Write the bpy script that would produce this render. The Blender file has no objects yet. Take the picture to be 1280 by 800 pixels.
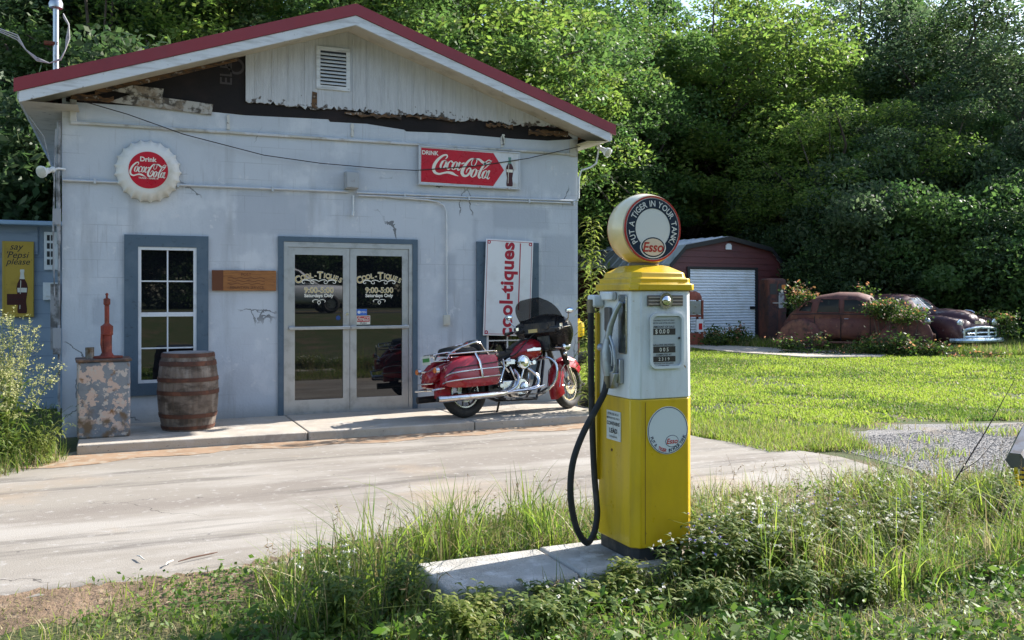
import bpy, math, random
import numpy as np
from mathutils import Vector, Matrix
R = math.radians
random.seed(7)
S = bpy.context.scene
COL = S.collection

# ------------------------------------------------------------------ camera, sky, sun, exposure
CAM = (-2.66, -11.49, 1.63)
FPX = 1130.0
YAW = math.atan2(.3999, .9166)
cam = bpy.data.cameras.new('camera'); camo = bpy.data.objects.new('camera', cam); COL.objects.link(camo)
camo.location = CAM; camo.rotation_euler = (R(90), 0, -YAW)
cam.sensor_width = 36; cam.lens = 36 * FPX / 1280; cam.shift_y = -32 / 1280
cam.clip_start = .05; cam.clip_end = 2000
S.camera = camo
SUN_EL, SUN_AZ = R(33), R(82)          # azimuth clockwise from +Y
w = bpy.data.worlds.new('World'); S.world = w; w.use_nodes = True
nt = w.node_tree; bg = nt.nodes['Background']
sky = nt.nodes.new('ShaderNodeTexSky'); sky.sky_type = 'NISHITA'; sky.sun_disc = False
sky.sun_elevation = SUN_EL; sky.sun_rotation = SUN_AZ
nt.links.new(sky.outputs[0], bg.inputs[0]); bg.inputs[1].default_value = .12
sl = bpy.data.lights.new('sun', 'SUN'); sl.energy = 4.9; sl.angle = R(.53); sl.color = (1, .95, .88)
so = bpy.data.objects.new('sun', sl); COL.objects.link(so); so.location = (30, 5, 30)
sd = Vector((math.sin(SUN_AZ) * math.cos(SUN_EL), math.cos(SUN_AZ) * math.cos(SUN_EL), math.sin(SUN_EL)))
so.rotation_euler = sd.to_track_quat('Z', 'Y').to_euler()
S.view_settings.view_transform = 'Standard'; S.view_settings.look = 'None'
S.view_settings.exposure = 1.38; S.view_settings.gamma = 1
S.view_settings.use_curve_mapping = False
S.cycles.max_bounces = 7; S.cycles.diffuse_bounces = 3; S.cycles.glossy_bounces = 3
S.cycles.transparent_max_bounces = 12; S.cycles.transmission_bounces = 5
S.cycles.use_denoising = True
S.cycles.caustics_reflective = False; S.cycles.caustics_refractive = False

# ------------------------------------------------------------------ helpers
def _ray(px, py):
    r = (px - 640) / FPX
    return (.3999 + .9166 * r, .9166 - .3999 * r, -(py - 368) / FPX)
def AY(px, py, y=0.):
    "world point on the upright plane Y=y seen at a photo pixel"
    d = _ray(px, py); t = (y - CAM[1]) / d[1]
    return Vector((CAM[0] + d[0] * t, y, CAM[2] + d[2] * t))
def AZ(px, py, z=0.):
    d = _ray(px, py); t = (z - CAM[2]) / d[2]
    return Vector((CAM[0] + d[0] * t, CAM[1] + d[1] * t, z))
def AD(px, py, dep):
    d = _ray(px, py)
    return Vector((CAM[0] + d[0] * dep, CAM[1] + d[1] * dep, CAM[2] + d[2] * dep))

def fr(o, u, v):
    u = Vector(u).normalized(); v = Vector(v).normalized(); w_ = u.cross(v)
    m = Matrix((u, v, w_)).transposed().to_4x4(); m.translation = Vector(o)
    return m
FRONT = fr((0, 0, 0), (1, 0, 0), (0, 0, 1))       # u = +x, v = +z, w = -y

class MB:
    def __init__(s, M=None): s.v = []; s.f = []; s.m = []; s.M = M
    def add(s, vs, fs, m=0, M=None):
        n = len(s.v)
        if M is not None: vs = [M @ Vector(p) for p in vs]
        if s.M is not None: vs = [s.M @ Vector(p) for p in vs]
        s.v += [tuple(p) for p in vs]; s.f += [tuple(i + n for i in f) for f in fs]; s.m += [m] * len(fs)
        return s
    def box(s, a, b, m=0, M=None):
        x0, y0, z0 = (min(p, q) for p, q in zip(a, b)); x1, y1, z1 = (max(p, q) for p, q in zip(a, b))
        vs = [(x0,y0,z0),(x1,y0,z0),(x1,y1,z0),(x0,y1,z0),(x0,y0,z1),(x1,y0,z1),(x1,y1,z1),(x0,y1,z1)]
        return s.add(vs, [(0,3,2,1),(4,5,6,7),(0,1,5,4),(1,2,6,5),(2,3,7,6),(3,0,4,7)], m, M)
    def prism(s, poly, w0, w1, m=0, M=FRONT):
        "polygon in (u,v) given a thickness between w0 and w1"
        n = len(poly); ar = sum(poly[i][0]*poly[(i+1)%n][1] - poly[(i+1)%n][0]*poly[i][1] for i in range(n))
        if ar < 0: poly = poly[::-1]
        vs = [(u, v, w0) for u, v in poly] + [(u, v, w1) for u, v in poly]
        fs = [tuple(range(n))[::-1], tuple(range(n, 2*n))] + [(i, (i+1) % n, n + (i+1) % n, n + i) for i in range(n)]
        return s.add(vs, fs, m, M)
    def ring(s, c, r0, r1, w0, w1, n=48, m=0, M=FRONT, ev=1.):
        vs = []; fs = []
        for i in range(n):
            a = 2*math.pi*i/n; ca, sa = math.cos(a), math.sin(a)*ev
            vs += [(c[0]+r0*ca, c[1]+r0*sa, w1), (c[0]+r1*ca, c[1]+r1*sa, w1), (c[0]+r1*ca, c[1]+r1*sa, w0), (c[0]+r0*ca, c[1]+r0*sa, w0)]
        for i in range(n):
            a, b = 4*i, 4*((i+1) % n)
            fs += [(a, a+1, b+1, b), (a+1, a+2, b+2, b+1), (a+3, a, b, b+3)]
        return s.add(vs, fs, m, M)
    def disc(s, c, r, w0, w1, n=40, m=0, M=FRONT, ev=1.):
        return s.prism([(c[0]+r*math.cos(2*math.pi*i/n), c[1]+ev*r*math.sin(2*math.pi*i/n)) for i in range(n)], w0, w1, m, M)
    def tube(s, pts, r, n=8, m=0, M=None, caps=True, flat=1.):
        pts = [Vector(p) for p in pts]; k = len(pts)
        rs = r if isinstance(r, (list, tuple)) else [r]*k
        vs = []; fs = []; prev = None
        for i in range(k):
            t = (pts[min(i+1, k-1)] - pts[max(i-1, 0)]).normalized()
            if prev is None:
                a = Vector((0, 0, 1)) if abs(t.z) < .9 else Vector((1, 0, 0))
                u = t.cross(a).normalized()
            else:
                u = (prev - t*prev.dot(t)); u = u.normalized() if u.length > 1e-6 else t.orthogonal().normalized()
            prev = u; v = t.cross(u)
            for j in range(n):
                an = 2*math.pi*j/n
                vs.append(pts[i] + (u*math.cos(an)*flat + v*math.sin(an))*rs[i])
        for i in range(k-1):
            for j in range(n):
                a, b = i*n+j, i*n+(j+1) % n
                fs.append((a, b, b+n, a+n))
        if caps: fs += [tuple(range(n))[::-1], tuple(range((k-1)*n, k*n))]
        return s.add(vs, fs, m, M)
    def lathe(s, prof, c=(0,0,0), axis='z', n=28, m=0, M=None):
        vs = []; fs = []; k = len(prof)
        for r, h in prof:
            for j in range(n):
                a = 2*math.pi*j/n; x, y = r*math.cos(a), r*math.sin(a)
                p = (x, y, h) if axis == 'z' else ((h, x, y) if axis == 'x' else (y, h, x))
                vs.append((c[0]+p[0], c[1]+p[1], c[2]+p[2]))
        for i in range(k-1):
            for j in range(n):
                a, b = i*n+j, i*n+(j+1) % n
                fs.append((a, b, b+n, a+n))
        if prof[0][0] > 1e-4: fs.append(tuple(range(n))[::-1])
        if prof[-1][0] > 1e-4: fs.append(tuple(range((k-1)*n, k*n)))
        return s.add(vs, fs, m, M)
    def loft(s, rings, m=0, caps=True, M=None, closed=True):
        n = len(rings[0]); vs = [p for r in rings for p in r]; fs = []
        for i in range(len(rings)-1):
            for j in range(n if closed else n-1):
                a, b = i*n+j, i*n+(j+1) % n
                fs.append((a, b, b+n, a+n))
        if caps and closed: fs += [tuple(range(n))[::-1], tuple(range((len(rings)-1)*n, len(rings)*n))]
        return s.add(vs, fs, m, M)
    def ball(s, c, r, m=0, n=12, M=None):
        rx, ry, rz = r if isinstance(r, (tuple, list)) else (r, r, r)
        vs = []; fs = []; k = max(6, n*2//3)
        for i in range(k+1):
            p = math.pi*i/k
            for j in range(n):
                a = 2*math.pi*j/n
                vs.append((c[0]+rx*math.sin(p)*math.cos(a), c[1]+ry*math.sin(p)*math.sin(a), c[2]-rz*math.cos(p)))
        for i in range(k):
            for j in range(n):
                a, b = i*n+j, i*n+(j+1) % n
                fs.append((a, b, b+n, a+n))
        return s.add(vs, fs, m, M)
    def torus(s, c, R0, r, axis='y', n=28, k=10, m=0, M=None, rz=None):
        rz = rz or r
        prof = [(R0 + r*math.cos(2*math.pi*i/k), rz*math.sin(2*math.pi*i/k)) for i in range(k+1)]
        return s.lathe(prof[:-1] + [prof[0]], c, axis, n, m, M) if False else s._tor(prof[:-1], c, axis, n, m, M)
    def _tor(s, prof, c, axis, n, m, M):
        vs = []; fs = []; k = len(prof)
        for r, h in prof:
            for j in range(n):
                a = 2*math.pi*j/n; x, y = r*math.cos(a), r*math.sin(a)
                p = (x, y, h) if axis == 'z' else ((h, x, y) if axis == 'x' else (y, h, x))
                vs.append((c[0]+p[0], c[1]+p[1], c[2]+p[2]))
        for i in range(k):
            for j in range(n):
                a, b = i*n+j, i*n+(j+1) % n; a2, b2 = ((i+1) % k)*n+j, ((i+1) % k)*n+(j+1) % n
                fs.append((a, b, b2, a2))
        return s.add(vs, fs, m, M)
    def text(s, t, size, c=(0, 0), w0=0., m=0, M=FRONT, bold=0., shear=0., th=.002, sx=1., align='c', rot=0., spacing=1.):
        vs, fs, (x0, x1, y0, y1) = glyphs(t, bold, shear, spacing)
        cx = (x0+x1)/2 if align == 'c' else (x0 if align == 'l' else x1); cy = (y0+y1)/2 if align == 'c' else .35
        ca, sa = math.cos(rot), math.sin(rot); out = []
        for x, y in vs:
            a, b = (x-cx)*size*sx, (y-cy)*size
            out.append((c[0]+a*ca-b*sa, c[1]+a*sa+b*ca, w0+th))
        return s.add(out, fs, m, M)
    def arc_text(s, t, size, c, r, a0, a1, w0=0., m=0, M=FRONT, bold=0., sx=1., inward=False, th=.002, ev=1.):
        "letters spread along a circle, a0 -> a1 in degrees"
        ws = [glyph_w(ch, bold)*sx + .12 for ch in t]; tot = sum(ws); acc = 0
        for ch, wd in zip(t, ws):
            f = (acc + wd/2)/tot; acc += wd
            if ch == ' ': continue
            a = R(a0 + (a1-a0)*f)
            p = (c[0]+r*math.cos(a), c[1]+ev*r*math.sin(a))
            s.text(ch, size, p, w0, m, M, bold, 0, th, sx, 'm' if False else 'g', a + (R(90) if inward else -R(90)))
        return s
    def stroke(s, pts, ws, w0=0., m=0, M=FRONT, th=.002, sub=6, T=None):
        "a brush stroke of changing width through pts (Catmull-Rom)"
        P = [Vector((p[0], p[1])) for p in pts]
        if not isinstance(ws, (list, tuple)): ws = [ws]*len(P)
        out = []; wl = []
        for i in range(len(P)-1):
            p0, p1, p2, p3 = P[max(i-1, 0)], P[i], P[i+1], P[min(i+2, len(P)-1)]
            for k in range(sub):
                t = k/sub
                out.append(.5*((2*p1) + (p2-p0)*t + (2*p0-5*p1+4*p2-p3)*t*t + (3*p1-p0-3*p2+p3)*t**3)); wl.append(ws[i]+(ws[i+1]-ws[i])*t)
        out.append(P[-1]); wl.append(ws[-1]); vs = []
        for i, p in enumerate(out):
            d = (out[min(i+1, len(out)-1)] - out[max(i-1, 0)])
            d = d.normalized() if d.length > 1e-9 else Vector((1, 0)); q = Vector((-d.y, d.x))*wl[i]/2
            for e in (p+q, p-q):
                e = T(e) if T else e
                vs.append((e[0], e[1], w0+th))
        return s.add(vs, [(2*i, 2*i+1, 2*i+3, 2*i+2) for i in range(len(out)-1)], m, M)
    def build(s, name, mats, parent=None, smooth=35, bevel=0., loc=None, seg=2):
        me = bpy.data.meshes.new(name); me.from_pydata(s.v, [], s.f)
        if not isinstance(mats, (list, tuple)): mats = [mats]
        for q in mats: me.materials.append(q)
        if len(mats) > 1: me.polygons.foreach_set('material_index', s.m)
        me.update()
        if smooth:
            me.polygons.foreach_set('use_smooth', [True]*len(me.polygons))
            me.set_sharp_from_angle(angle=R(smooth))
        o = bpy.data.objects.new(name, me); COL.objects.link(o)
        if loc is not None: o.location = loc
        if parent is not None: o.parent = parent
        if bevel:
            b = o.modifiers.new('edge', 'BEVEL'); b.width = bevel; b.segments = seg; b.limit_method = 'ANGLE'; b.angle_limit = R(40)
        return o

_G = {}
def glyphs(t, bold, shear, spacing=1.):
    k = (t, bold, shear, spacing)
    if k not in _G:
        c = bpy.data.curves.new('txt', 'FONT'); c.body = t; c.size = 1; c.offset = bold; c.shear = shear; c.resolution_u = 4; c.space_character = spacing
        o = bpy.data.objects.new('txt', c); COL.objects.link(o)
        bpy.context.view_layer.update()
        me = bpy.data.meshes.new_from_object(o.evaluated_get(bpy.context.evaluated_depsgraph_get()))
        vs = [(v.co.x, v.co.y) for v in me.vertices]; fs = [tuple(p.vertices) for p in me.polygons]
        bpy.data.objects.remove(o); bpy.data.curves.remove(c); bpy.data.meshes.remove(me)
        if not vs: vs = [(0, 0)]
        xs = [v[0] for v in vs]; ys = [v[1] for v in vs]
        _G[k] = (vs, fs, (min(xs), max(xs), min(ys), max(ys)))
    return _G[k]
def glyph_w(ch, bold):
    if ch == ' ': return .22
    b = glyphs(ch, bold, 0)[2]
    return b[1]-b[0]
# single letters of an arc are centred sideways but share one base line
_old_text = MB.text
def _text(s, t, size, c=(0,0), w0=0., m=0, M=FRONT, bold=0., shear=0., th=.002, sx=1., align='c', rot=0., spacing=1.):
    if align != 'g': return _old_text(s, t, size, c, w0, m, M, bold, shear, th, sx, align, rot, spacing)
    vs, fs, (x0, x1, y0, y1) = glyphs(t, bold, shear); cx = (x0+x1)/2; cy = .35
    ca, sa = math.cos(rot), math.sin(rot)
    out = [(c[0]+(x-cx)*size*sx*ca-(y-cy)*size*sa, c[1]+(x-cx)*size*sx*sa+(y-cy)*size*ca, w0+th) for x, y in vs]
    return s.add(out, fs, m, M)
MB.text = _text

def tag(o, label=None, cat=None, group=None, kind=None):
    if label: o['label'] = label
    if cat: o['category'] = cat
    if group: o['group'] = group
    if kind: o['kind'] = kind
    return o
def empty(name, loc=(0,0,0), rz=0., label=None, cat=None, group=None, rot=None):
    o = bpy.data.objects.new(name, None); COL.objects.link(o); o.location = loc; o.rotation_euler = rot if rot else (0, 0, rz)
    o.empty_display_size = .1
    return tag(o, label, cat, group)
def copy_tree(o, parent=None):
    c = o.copy(); COL.objects.link(c); c.parent = parent
    for ch in [x for x in bpy.data.objects if x.parent == o]: copy_tree(ch, c)
    return c
def raw_mesh(name, verts, nper, mat, count, parent=None, matidx=None, mats=None):
    "fast mesh from numpy verts made of count faces with nper corners each, no shared corners"
    me = bpy.data.meshes.new(name); nv = len(verts)
    me.vertices.add(nv); me.vertices.foreach_set('co', np.asarray(verts, np.float32).ravel())
    me.loops.add(count*nper); me.loops.foreach_set('vertex_index', np.arange(count*nper, dtype=np.int32))
    me.polygons.add(count); me.polygons.foreach_set('loop_start', np.arange(0, count*nper, nper, dtype=np.int32))
    me.polygons.foreach_set('loop_total', np.full(count, nper, np.int32))
    for q in (mats or [mat]): me.materials.append(q)
    if matidx is not None: me.polygons.foreach_set('material_index', np.asarray(matidx, np.int32))
    me.update(calc_edges=True)
    return me
def link(name, me, parent=None, loc=(0,0,0)):
    o = bpy.data.objects.new(name, me); COL.objects.link(o); o.location = loc; o.parent = parent
    return o

# ------------------------------------------------------------------ materials
def mat(name, base, rough=.6, metal=0., layers=(), bump=(), spec=.5, alpha=None, coat=0., trans=0., ior=1.45, rvar=0.):
    """layers: (colour, scale, lo, hi[, (sx,sy,sz)[, detail]]) noise-masked colours over base; bump: (scale, strength[, stretch])"""
    m = bpy.data.materials.new(name); m.use_nodes = True; t = m.node_tree; N = t.nodes; L = t.links
    b = N['Principled BSDF']; b.inputs['Roughness'].default_value = rough; b.inputs['Metallic'].default_value = metal
    b.inputs['Specular IOR Level'].default_value = spec; b.inputs['IOR'].default_value = ior
    b.inputs['Coat Weight'].default_value = coat; b.inputs['Transmission Weight'].default_value = trans
    b.inputs['Coat Roughness'].default_value = .08
    if alpha is not None: b.inputs['Alpha'].default_value = alpha
    tc = N.new('ShaderNodeTexCoord')
    def noise(scale, stretch=(1,1,1), det=6, off=0., rough_=.6):
        mp = N.new('ShaderNodeMapping'); mp.inputs['Scale'].default_value = stretch; mp.inputs['Location'].default_value = (off, off*.7, off*1.3)
        L.new(tc.outputs['Object'], mp.inputs[0]); n = N.new('ShaderNodeTexNoise'); n.inputs['Scale'].default_value = scale
        n.inputs['Detail'].default_value = det; n.inputs['Roughness'].default_value = rough_; L.new(mp.outputs[0], n.inputs['Vector'])
        return n.outputs['Fac']
    cur = None
    rgb = N.new('ShaderNodeRGB'); rgb.outputs[0].default_value = (*base, 1); cur = rgb.outputs[0]
    for i, l in enumerate(layers):
        col, sc, lo, hi = l[:4]; st = l[4] if len(l) > 4 else (1,1,1); det = l[5] if len(l) > 5 else 6
        f = noise(sc, st, det, 3.1*i+1)
        mr = N.new('ShaderNodeMapRange'); mr.inputs['From Min'].default_value = lo; mr.inputs['From Max'].default_value = hi; L.new(f, mr.inputs[0])
        mx = N.new('ShaderNodeMix'); mx.data_type = 'RGBA'; L.new(mr.outputs[0], mx.inputs[0]); L.new(cur, mx.inputs[6]); mx.inputs[7].default_value = (*col, 1)
        cur = mx.outputs[2]
    L.new(cur, b.inputs['Base Color'])
    if rvar:
        f = noise(9, (1,1,1), 5, 20); mr = N.new('ShaderNodeMapRange'); mr.inputs['To Min'].default_value = max(0, rough-rvar); mr.inputs['To Max'].default_value = min(1, rough+rvar)
        mr.inputs['From Min'].default_value = .3; mr.inputs['From Max'].default_value = .7
        L.new(f, mr.inputs[0]); L.new(mr.outputs[0], b.inputs['Roughness'])
    if bump:
        f = noise(bump[0], bump[2] if len(bump) > 2 else (1,1,1), 8, 9); bn = N.new('ShaderNodeBump'); bn.inputs['Strength'].default_value = bump[1]
        bn.inputs['Distance'].default_value = bump[3] if len(bump) > 3 else .01
        L.new(f, bn.inputs['Height']); L.new(bn.outputs[0], b.inputs['Normal'])
    m['cur'] = 0
    return m
def leafmat(name, c1, c2, c3, tr=.45, rough=.55, scale=.6, spec=.35):
    m = bpy.data.materials.new(name); m.use_nodes = True; t = m.node_tree; N = t.nodes; L = t.links
    b = N['Principled BSDF']; out = N['Material Output']; b.inputs['Roughness'].default_value = rough; b.inputs['Specular IOR Level'].default_value = spec
    tc = N.new('ShaderNodeTexCoord'); n = N.new('ShaderNodeTexNoise'); n.inputs['Scale'].default_value = scale; L.new(tc.outputs['Object'], n.inputs['Vector'])
    mr = N.new('ShaderNodeMapRange'); mr.inputs['From Min'].default_value = .38; mr.inputs['From Max'].default_value = .62; L.new(n.outputs['Fac'], mr.inputs[0])
    mx = N.new('ShaderNodeMix'); mx.data_type = 'RGBA'; mx.inputs[6].default_value = (*c1, 1); mx.inputs[7].default_value = (*c2, 1); L.new(mr.outputs[0], mx.inputs[0])
    g = N.new('ShaderNodeNewGeometry'); mr2 = N.new('ShaderNodeMapRange'); mr2.inputs['From Min'].default_value = .55; mr2.inputs['From Max'].default_value = 1.
    L.new(g.outputs['Random Per Island'], mr2.inputs[0])
    mx2 = N.new('ShaderNodeMix'); mx2.data_type = 'RGBA'; mx2.inputs[7].default_value = (*c3, 1); L.new(mr2.outputs[0], mx2.inputs[0]); L.new(mx.outputs[2], mx2.inputs[6])
    L.new(mx2.outputs[2], b.inputs['Base Color'])
    tl = N.new('ShaderNodeBsdfTranslucent')
    hs = N.new('ShaderNodeHueSaturation'); hs.inputs['Hue'].default_value = .512; hs.inputs['Saturation'].default_value = 1.05; hs.inputs['Value'].default_value = 1.7
    L.new(mx2.outputs[2], hs.inputs['Color']); L.new(hs.outputs[0], tl.inputs['Color'])
    ms = N.new('ShaderNodeMixShader'); ms.inputs[0].default_value = tr; L.new(b.outputs[0], ms.inputs[1]); L.new(tl.outputs[0], ms.inputs[2]); L.new(ms.outputs[0], out.inputs[0])
    return m
def basecol(m):  # socket that currently feeds Base Color, to add a further node
    b = m.node_tree.nodes['Principled BSDF']; return b, b.inputs['Base Color'].links[0].from_socket
def overlay(m, fac_builder, col):
    t = m.node_tree; b, cur = basecol(m); f = fac_builder(t.nodes, t.links)
    mx = t.nodes.new('ShaderNodeMix'); mx.data_type = 'RGBA'; t.links.new(f, mx.inputs[0]); t.links.new(cur, mx.inputs[6])
    mx.inputs[7].default_value = (*col, 1); t.links.new(mx.outputs[2], b.inputs['Base Color'])
def mathn(N, L, op, a, b=None, c=None, clamp=False):
    n = N.new('ShaderNodeMath'); n.operation = op; n.use_clamp = clamp
    for i, x in enumerate((a, b, c)):
        if x is None: continue
        if isinstance(x, (int, float)): n.inputs[i].default_value = x
        else: L.new(x, n.inputs[i])
    return n.outputs[0]
def patch_mask(x0, x1, z0, z1, soft=.02, strength=1.):
    "a painted-over patch on an upright wall, uneven edge"
    def f(N, L):
        tc = N.new('ShaderNodeTexCoord'); sp = N.new('ShaderNodeSeparateXYZ'); L.new(tc.outputs['Object'], sp.inputs[0])
        n = N.new('ShaderNodeTexNoise'); n.inputs['Scale'].default_value = 12; L.new(tc.outputs['Object'], n.inputs['Vector'])
        j = mathn(N, L, 'MULTIPLY_ADD', n.outputs['Fac'], .05, -.025)
        X = mathn(N, L, 'ADD', sp.outputs['X'], j); Z = mathn(N, L, 'ADD', sp.outputs['Z'], j)
        dx = mathn(N, L, 'ABSOLUTE', mathn(N, L, 'SUBTRACT', X, (x0+x1)/2)); dz = mathn(N, L, 'ABSOLUTE', mathn(N, L, 'SUBTRACT', Z, (z0+z1)/2))
        a = mathn(N, L, 'DIVIDE', mathn(N, L, 'SUBTRACT', (x1-x0)/2, dx), soft, clamp=True)
        b = mathn(N, L, 'DIVIDE', mathn(N, L, 'SUBTRACT', (z1-z0)/2, dz), soft, clamp=True)
        return mathn(N, L, 'MULTIPLY', mathn(N, L, 'MULTIPLY', a, b), strength)
    return f
def crack_mask(scale, width, msc, mlo, mhi, distort=.3):
    def f(N, L):
        tc = N.new('ShaderNodeTexCoord'); n = N.new('ShaderNodeTexNoise'); n.inputs['Scale'].default_value = 3; n.inputs['Detail'].default_value = 6
        L.new(tc.outputs['Object'], n.inputs['Vector'])
        va = N.new('ShaderNodeVectorMath'); va.operation = 'MULTIPLY_ADD'; L.new(n.outputs['Color'], va.inputs[0]); va.inputs[1].default_value = (distort,)*3; L.new(tc.outputs['Object'], va.inputs[2])
        v = N.new('ShaderNodeTexVoronoi'); v.feature = 'DISTANCE_TO_EDGE'; v.inputs['Scale'].default_value = scale; L.new(va.outputs[0], v.inputs['Vector'])
        a = mathn(N, L, 'LESS_THAN', v.outputs['Distance'], width)
        q = N.new('ShaderNodeTexNoise'); q.inputs['Scale'].default_value = msc; L.new(tc.outputs['Object'], q.inputs['Vector'])
        mr = N.new('ShaderNodeMapRange'); mr.inputs['From Min'].default_value = mlo; mr.inputs['From Max'].default_value = mhi; L.new(q.outputs['Fac'], mr.inputs[0])
        return mathn(N, L, 'MULTIPLY', a, mr.outputs[0])
    return f

K = {}
K['chrome'] = mat('chrome', (.75,.76,.78), .12, 1., [((.35,.25,.18), 14, .6, .8)], rvar=.08)
K['steel'] = mat('steel', (.42,.43,.45), .35, 1., [((.2,.15,.12), 9, .55, .8)], rvar=.1)
K['alu'] = mat('aluminium', (.5,.51,.52), .42, .75, [((.3,.3,.3), 6, .5, .8)], (60, .05))
K['black'] = mat('black_paint', (.012,.012,.014), .28, 0, [((.05,.045,.04), 12, .55, .8)], rvar=.1)
K['rubber'] = mat('rubber', (.018,.018,.018), .75, 0, [((.06,.055,.05), 7, .5, .75)], (80, .1))
K['rust'] = mat('rust', (.11,.04,.022), .85, .1, [((.2,.07,.03), 6, .45, .65), ((.05,.025,.02), 11, .5, .7)], (50, .35))
K['white'] = mat('white_enamel', (.72,.74,.75), .35, 0, [((.55,.55,.52), 5, .5, .8), ((.3,.17,.07), 22, .7, .76)], rvar=.08)
K['redsign'] = mat('red_enamel', (.5,.006,.022), .3, 0, [((.38,.01,.02), 4, .45, .75), ((.5,.08,.08), 30, .7, .8)], rvar=.08)
K['navy'] = mat('navy_paint', (.012,.025,.07), .35)
K['inkred'] = mat('red_ink', (.5,.008,.01), .45)
K['inkblack'] = mat('black_ink', (.02,.02,.022), .5)
K['cream'] = mat('cream_ink', (.75,.72,.62), .5)
K['gold'] = mat('gold_leaf_paint', (.55,.42,.17), .45, .1)
K['glass'] = mat('dark_window_glass', (.006,.007,.009), .015, 0, spec=.8, ior=1.62)
K['lamp_glass'] = mat('lamp_glass', (.5,.5,.45), .1, 0, coat=.5)
# ------------------------------------------------------------------ setting: ground, driveway, gravel, pavement, road behind the camera
def hgt(x, y):
    t = min(1, max(0, (-14.5 - y)/8)); return .85*t*t*(3-2*t)
def grid(name, xs, ys, z, m):
    vs = [(x, y, hgt(x, y)+z) for y in ys for x in xs]; n = len(xs)
    fs = [(j*n+i, j*n+i+1, (j+1)*n+i+1, (j+1)*n+i) for j in range(len(ys)-1) for i in range(n-1)]
    return MB().add(vs, fs).build(name, m)
m_soil = mat('grassy_soil', (.062,.075,.022), .95, 0, [((.13,.095,.055), .9, .52, .66), ((.045,.07,.015), 2.5, .5, .6), ((.19,.14,.085), 9, .62, .72)], (30, .8, (1,1,1), .03))
xs = [-400,-120,-60,-40] + [i for i in range(-30, 61, 3)] + [75,120,400]
ys = [-400,-120,-60,-40,-34,-30] + [-27+i*.75 for i in range(0, 20)] + [-11,-8,-4,0,5,10,20,40,80,160,400]
tag(grid('ground', xs, ys, -.004, m_soil), kind='structure')

m_conc = mat('worn_concrete', (.25,.225,.19), .88, 0,
    [((.19,.165,.14), .45, .5, .68, (.5,2,1)), ((.32,.295,.26), .9, .5, .66, (.6,2.2,1)), ((.31,.245,.175), .6, .55, .72, (1,1,1)), ((.10,.088,.076), 1.4, .54, .72, (.3,2.6,1), 9), ((.33,.31,.285), 14, .58, .72), ((.10,.09,.08), 9, .68, .72), ((.13,.12,.11), 60, .68, .72), ((.50,.48,.45), 1.1, .70, .78, (.6,2,1))], (90, .35, (1,1,1), .012))
overlay(m_conc, crack_mask(.45, .002, .5, .53, .58, .5), (.08,.07,.06))
m_slab = mat('pavement_concrete', (.42,.37,.305), .85, 0, [((.30,.27,.235), 1.5, .5, .68), ((.46,.42,.37), 5, .5, .65), ((.2,.18,.16), 40, .64, .7)], (70, .5, (1,1,1), .015))
drv = [(-14,-6.35),(-6,-6.2),(-3.2,-6.08),(-2.6,-6.0),(-2.0,-6.1),(-1.6,-5.93),(-1.1,-5.9),(-.6,-6.1),(.6,-6.15),(1.9,-6.1),(3.2,-6.0),(3.75,-5.4),(3.9,-4.6),(3.72,-3.9),(3.35,-3.1),(3.3,-1.9),(3.5,-.2),(3.6,6),(3.0,6),(3.0,-1.2),(-3.04,-1.2),(-3.4,-1.7),(-4.5,-1.9),(-14,-1.5)]
tag(MB().prism(drv, -.05, .022, 0, Matrix.Identity(4)).build('driveway', m_conc, smooth=0), kind='structure')
m_grav = mat('gravel', (.22,.21,.205), .9, 0, [((.34,.33,.32), 38, .5, .58), ((.10,.095,.09), 45, .52, .6), ((.3,.24,.17), 1.2, .56, .7)], (60, 1.0, (1,1,1), .03))
grv = [(3.9,-6.3),(4.3,-4.3),(4.6,-3.7),(5.0,-3.1),(5.5,-3.3),(6.2,-3.0),(7.4,-3.4),(8.6,-3.7),(10,-3.6),(14,-3.9),(24,-4.2),(30,-4.5),(30,-7.6),(14,-7.2),(8,-6.9),(5,-6.6)]
tag(MB().prism(grv, -.05, .0, 0, Matrix.Identity(4)).build('gravel_path', m_grav, smooth=0), kind='structure')
# loose stones on the gravel
rng = np.random.default_rng(5)
def stones(n, reg, smin, smax):
    P = []
    while len(P) < n:
        x, y = rng.uniform(reg[0], reg[1]), rng.uniform(reg[2], reg[3])
        P.append((x, y))
    P = np.array(P); s = rng.uniform(smin, smax, (n, 1, 1)); b = np.array([(1,0,0),(0,1,0),(-1,0,0),(0,-1,0),(0,0,.8),(0,0,-.4)], float)
    jit = rng.uniform(.6, 1.2, (n, 6, 1)); V = b[None]*jit*s; a = rng.uniform(0, 6.3, n); ca, sa = np.cos(a), np.sin(a)
    X = V[:,:,0]*ca[:,None]-V[:,:,1]*sa[:,None]; Yy = V[:,:,0]*sa[:,None]+V[:,:,1]*ca[:,None]
    V[:,:,0] = X+P[:,0:1]; V[:,:,1] = Yy+P[:,1:2]; V[:,:,2] += s[:,:,0]*.3
    T = [(0,1,4),(1,2,4),(2,3,4),(3,0,4)]
    return V[:, np.array(T).ravel()].reshape(-1, 3), n*4
V, n = stones(42000, (4.2, 13, -6.5, -3.6), .004, .010)
tag(link('loose_gravel', raw_mesh('loose_gravel', V, 3, mat('stone', (.25,.245,.24), .9, 0, [((.14,.135,.13), 30, .45, .55), ((.36,.35,.33), 22, .55, .65)]), n)), 'small grey loose stones scattered over the gravel strip', 'gravel', kind='stuff')

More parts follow.
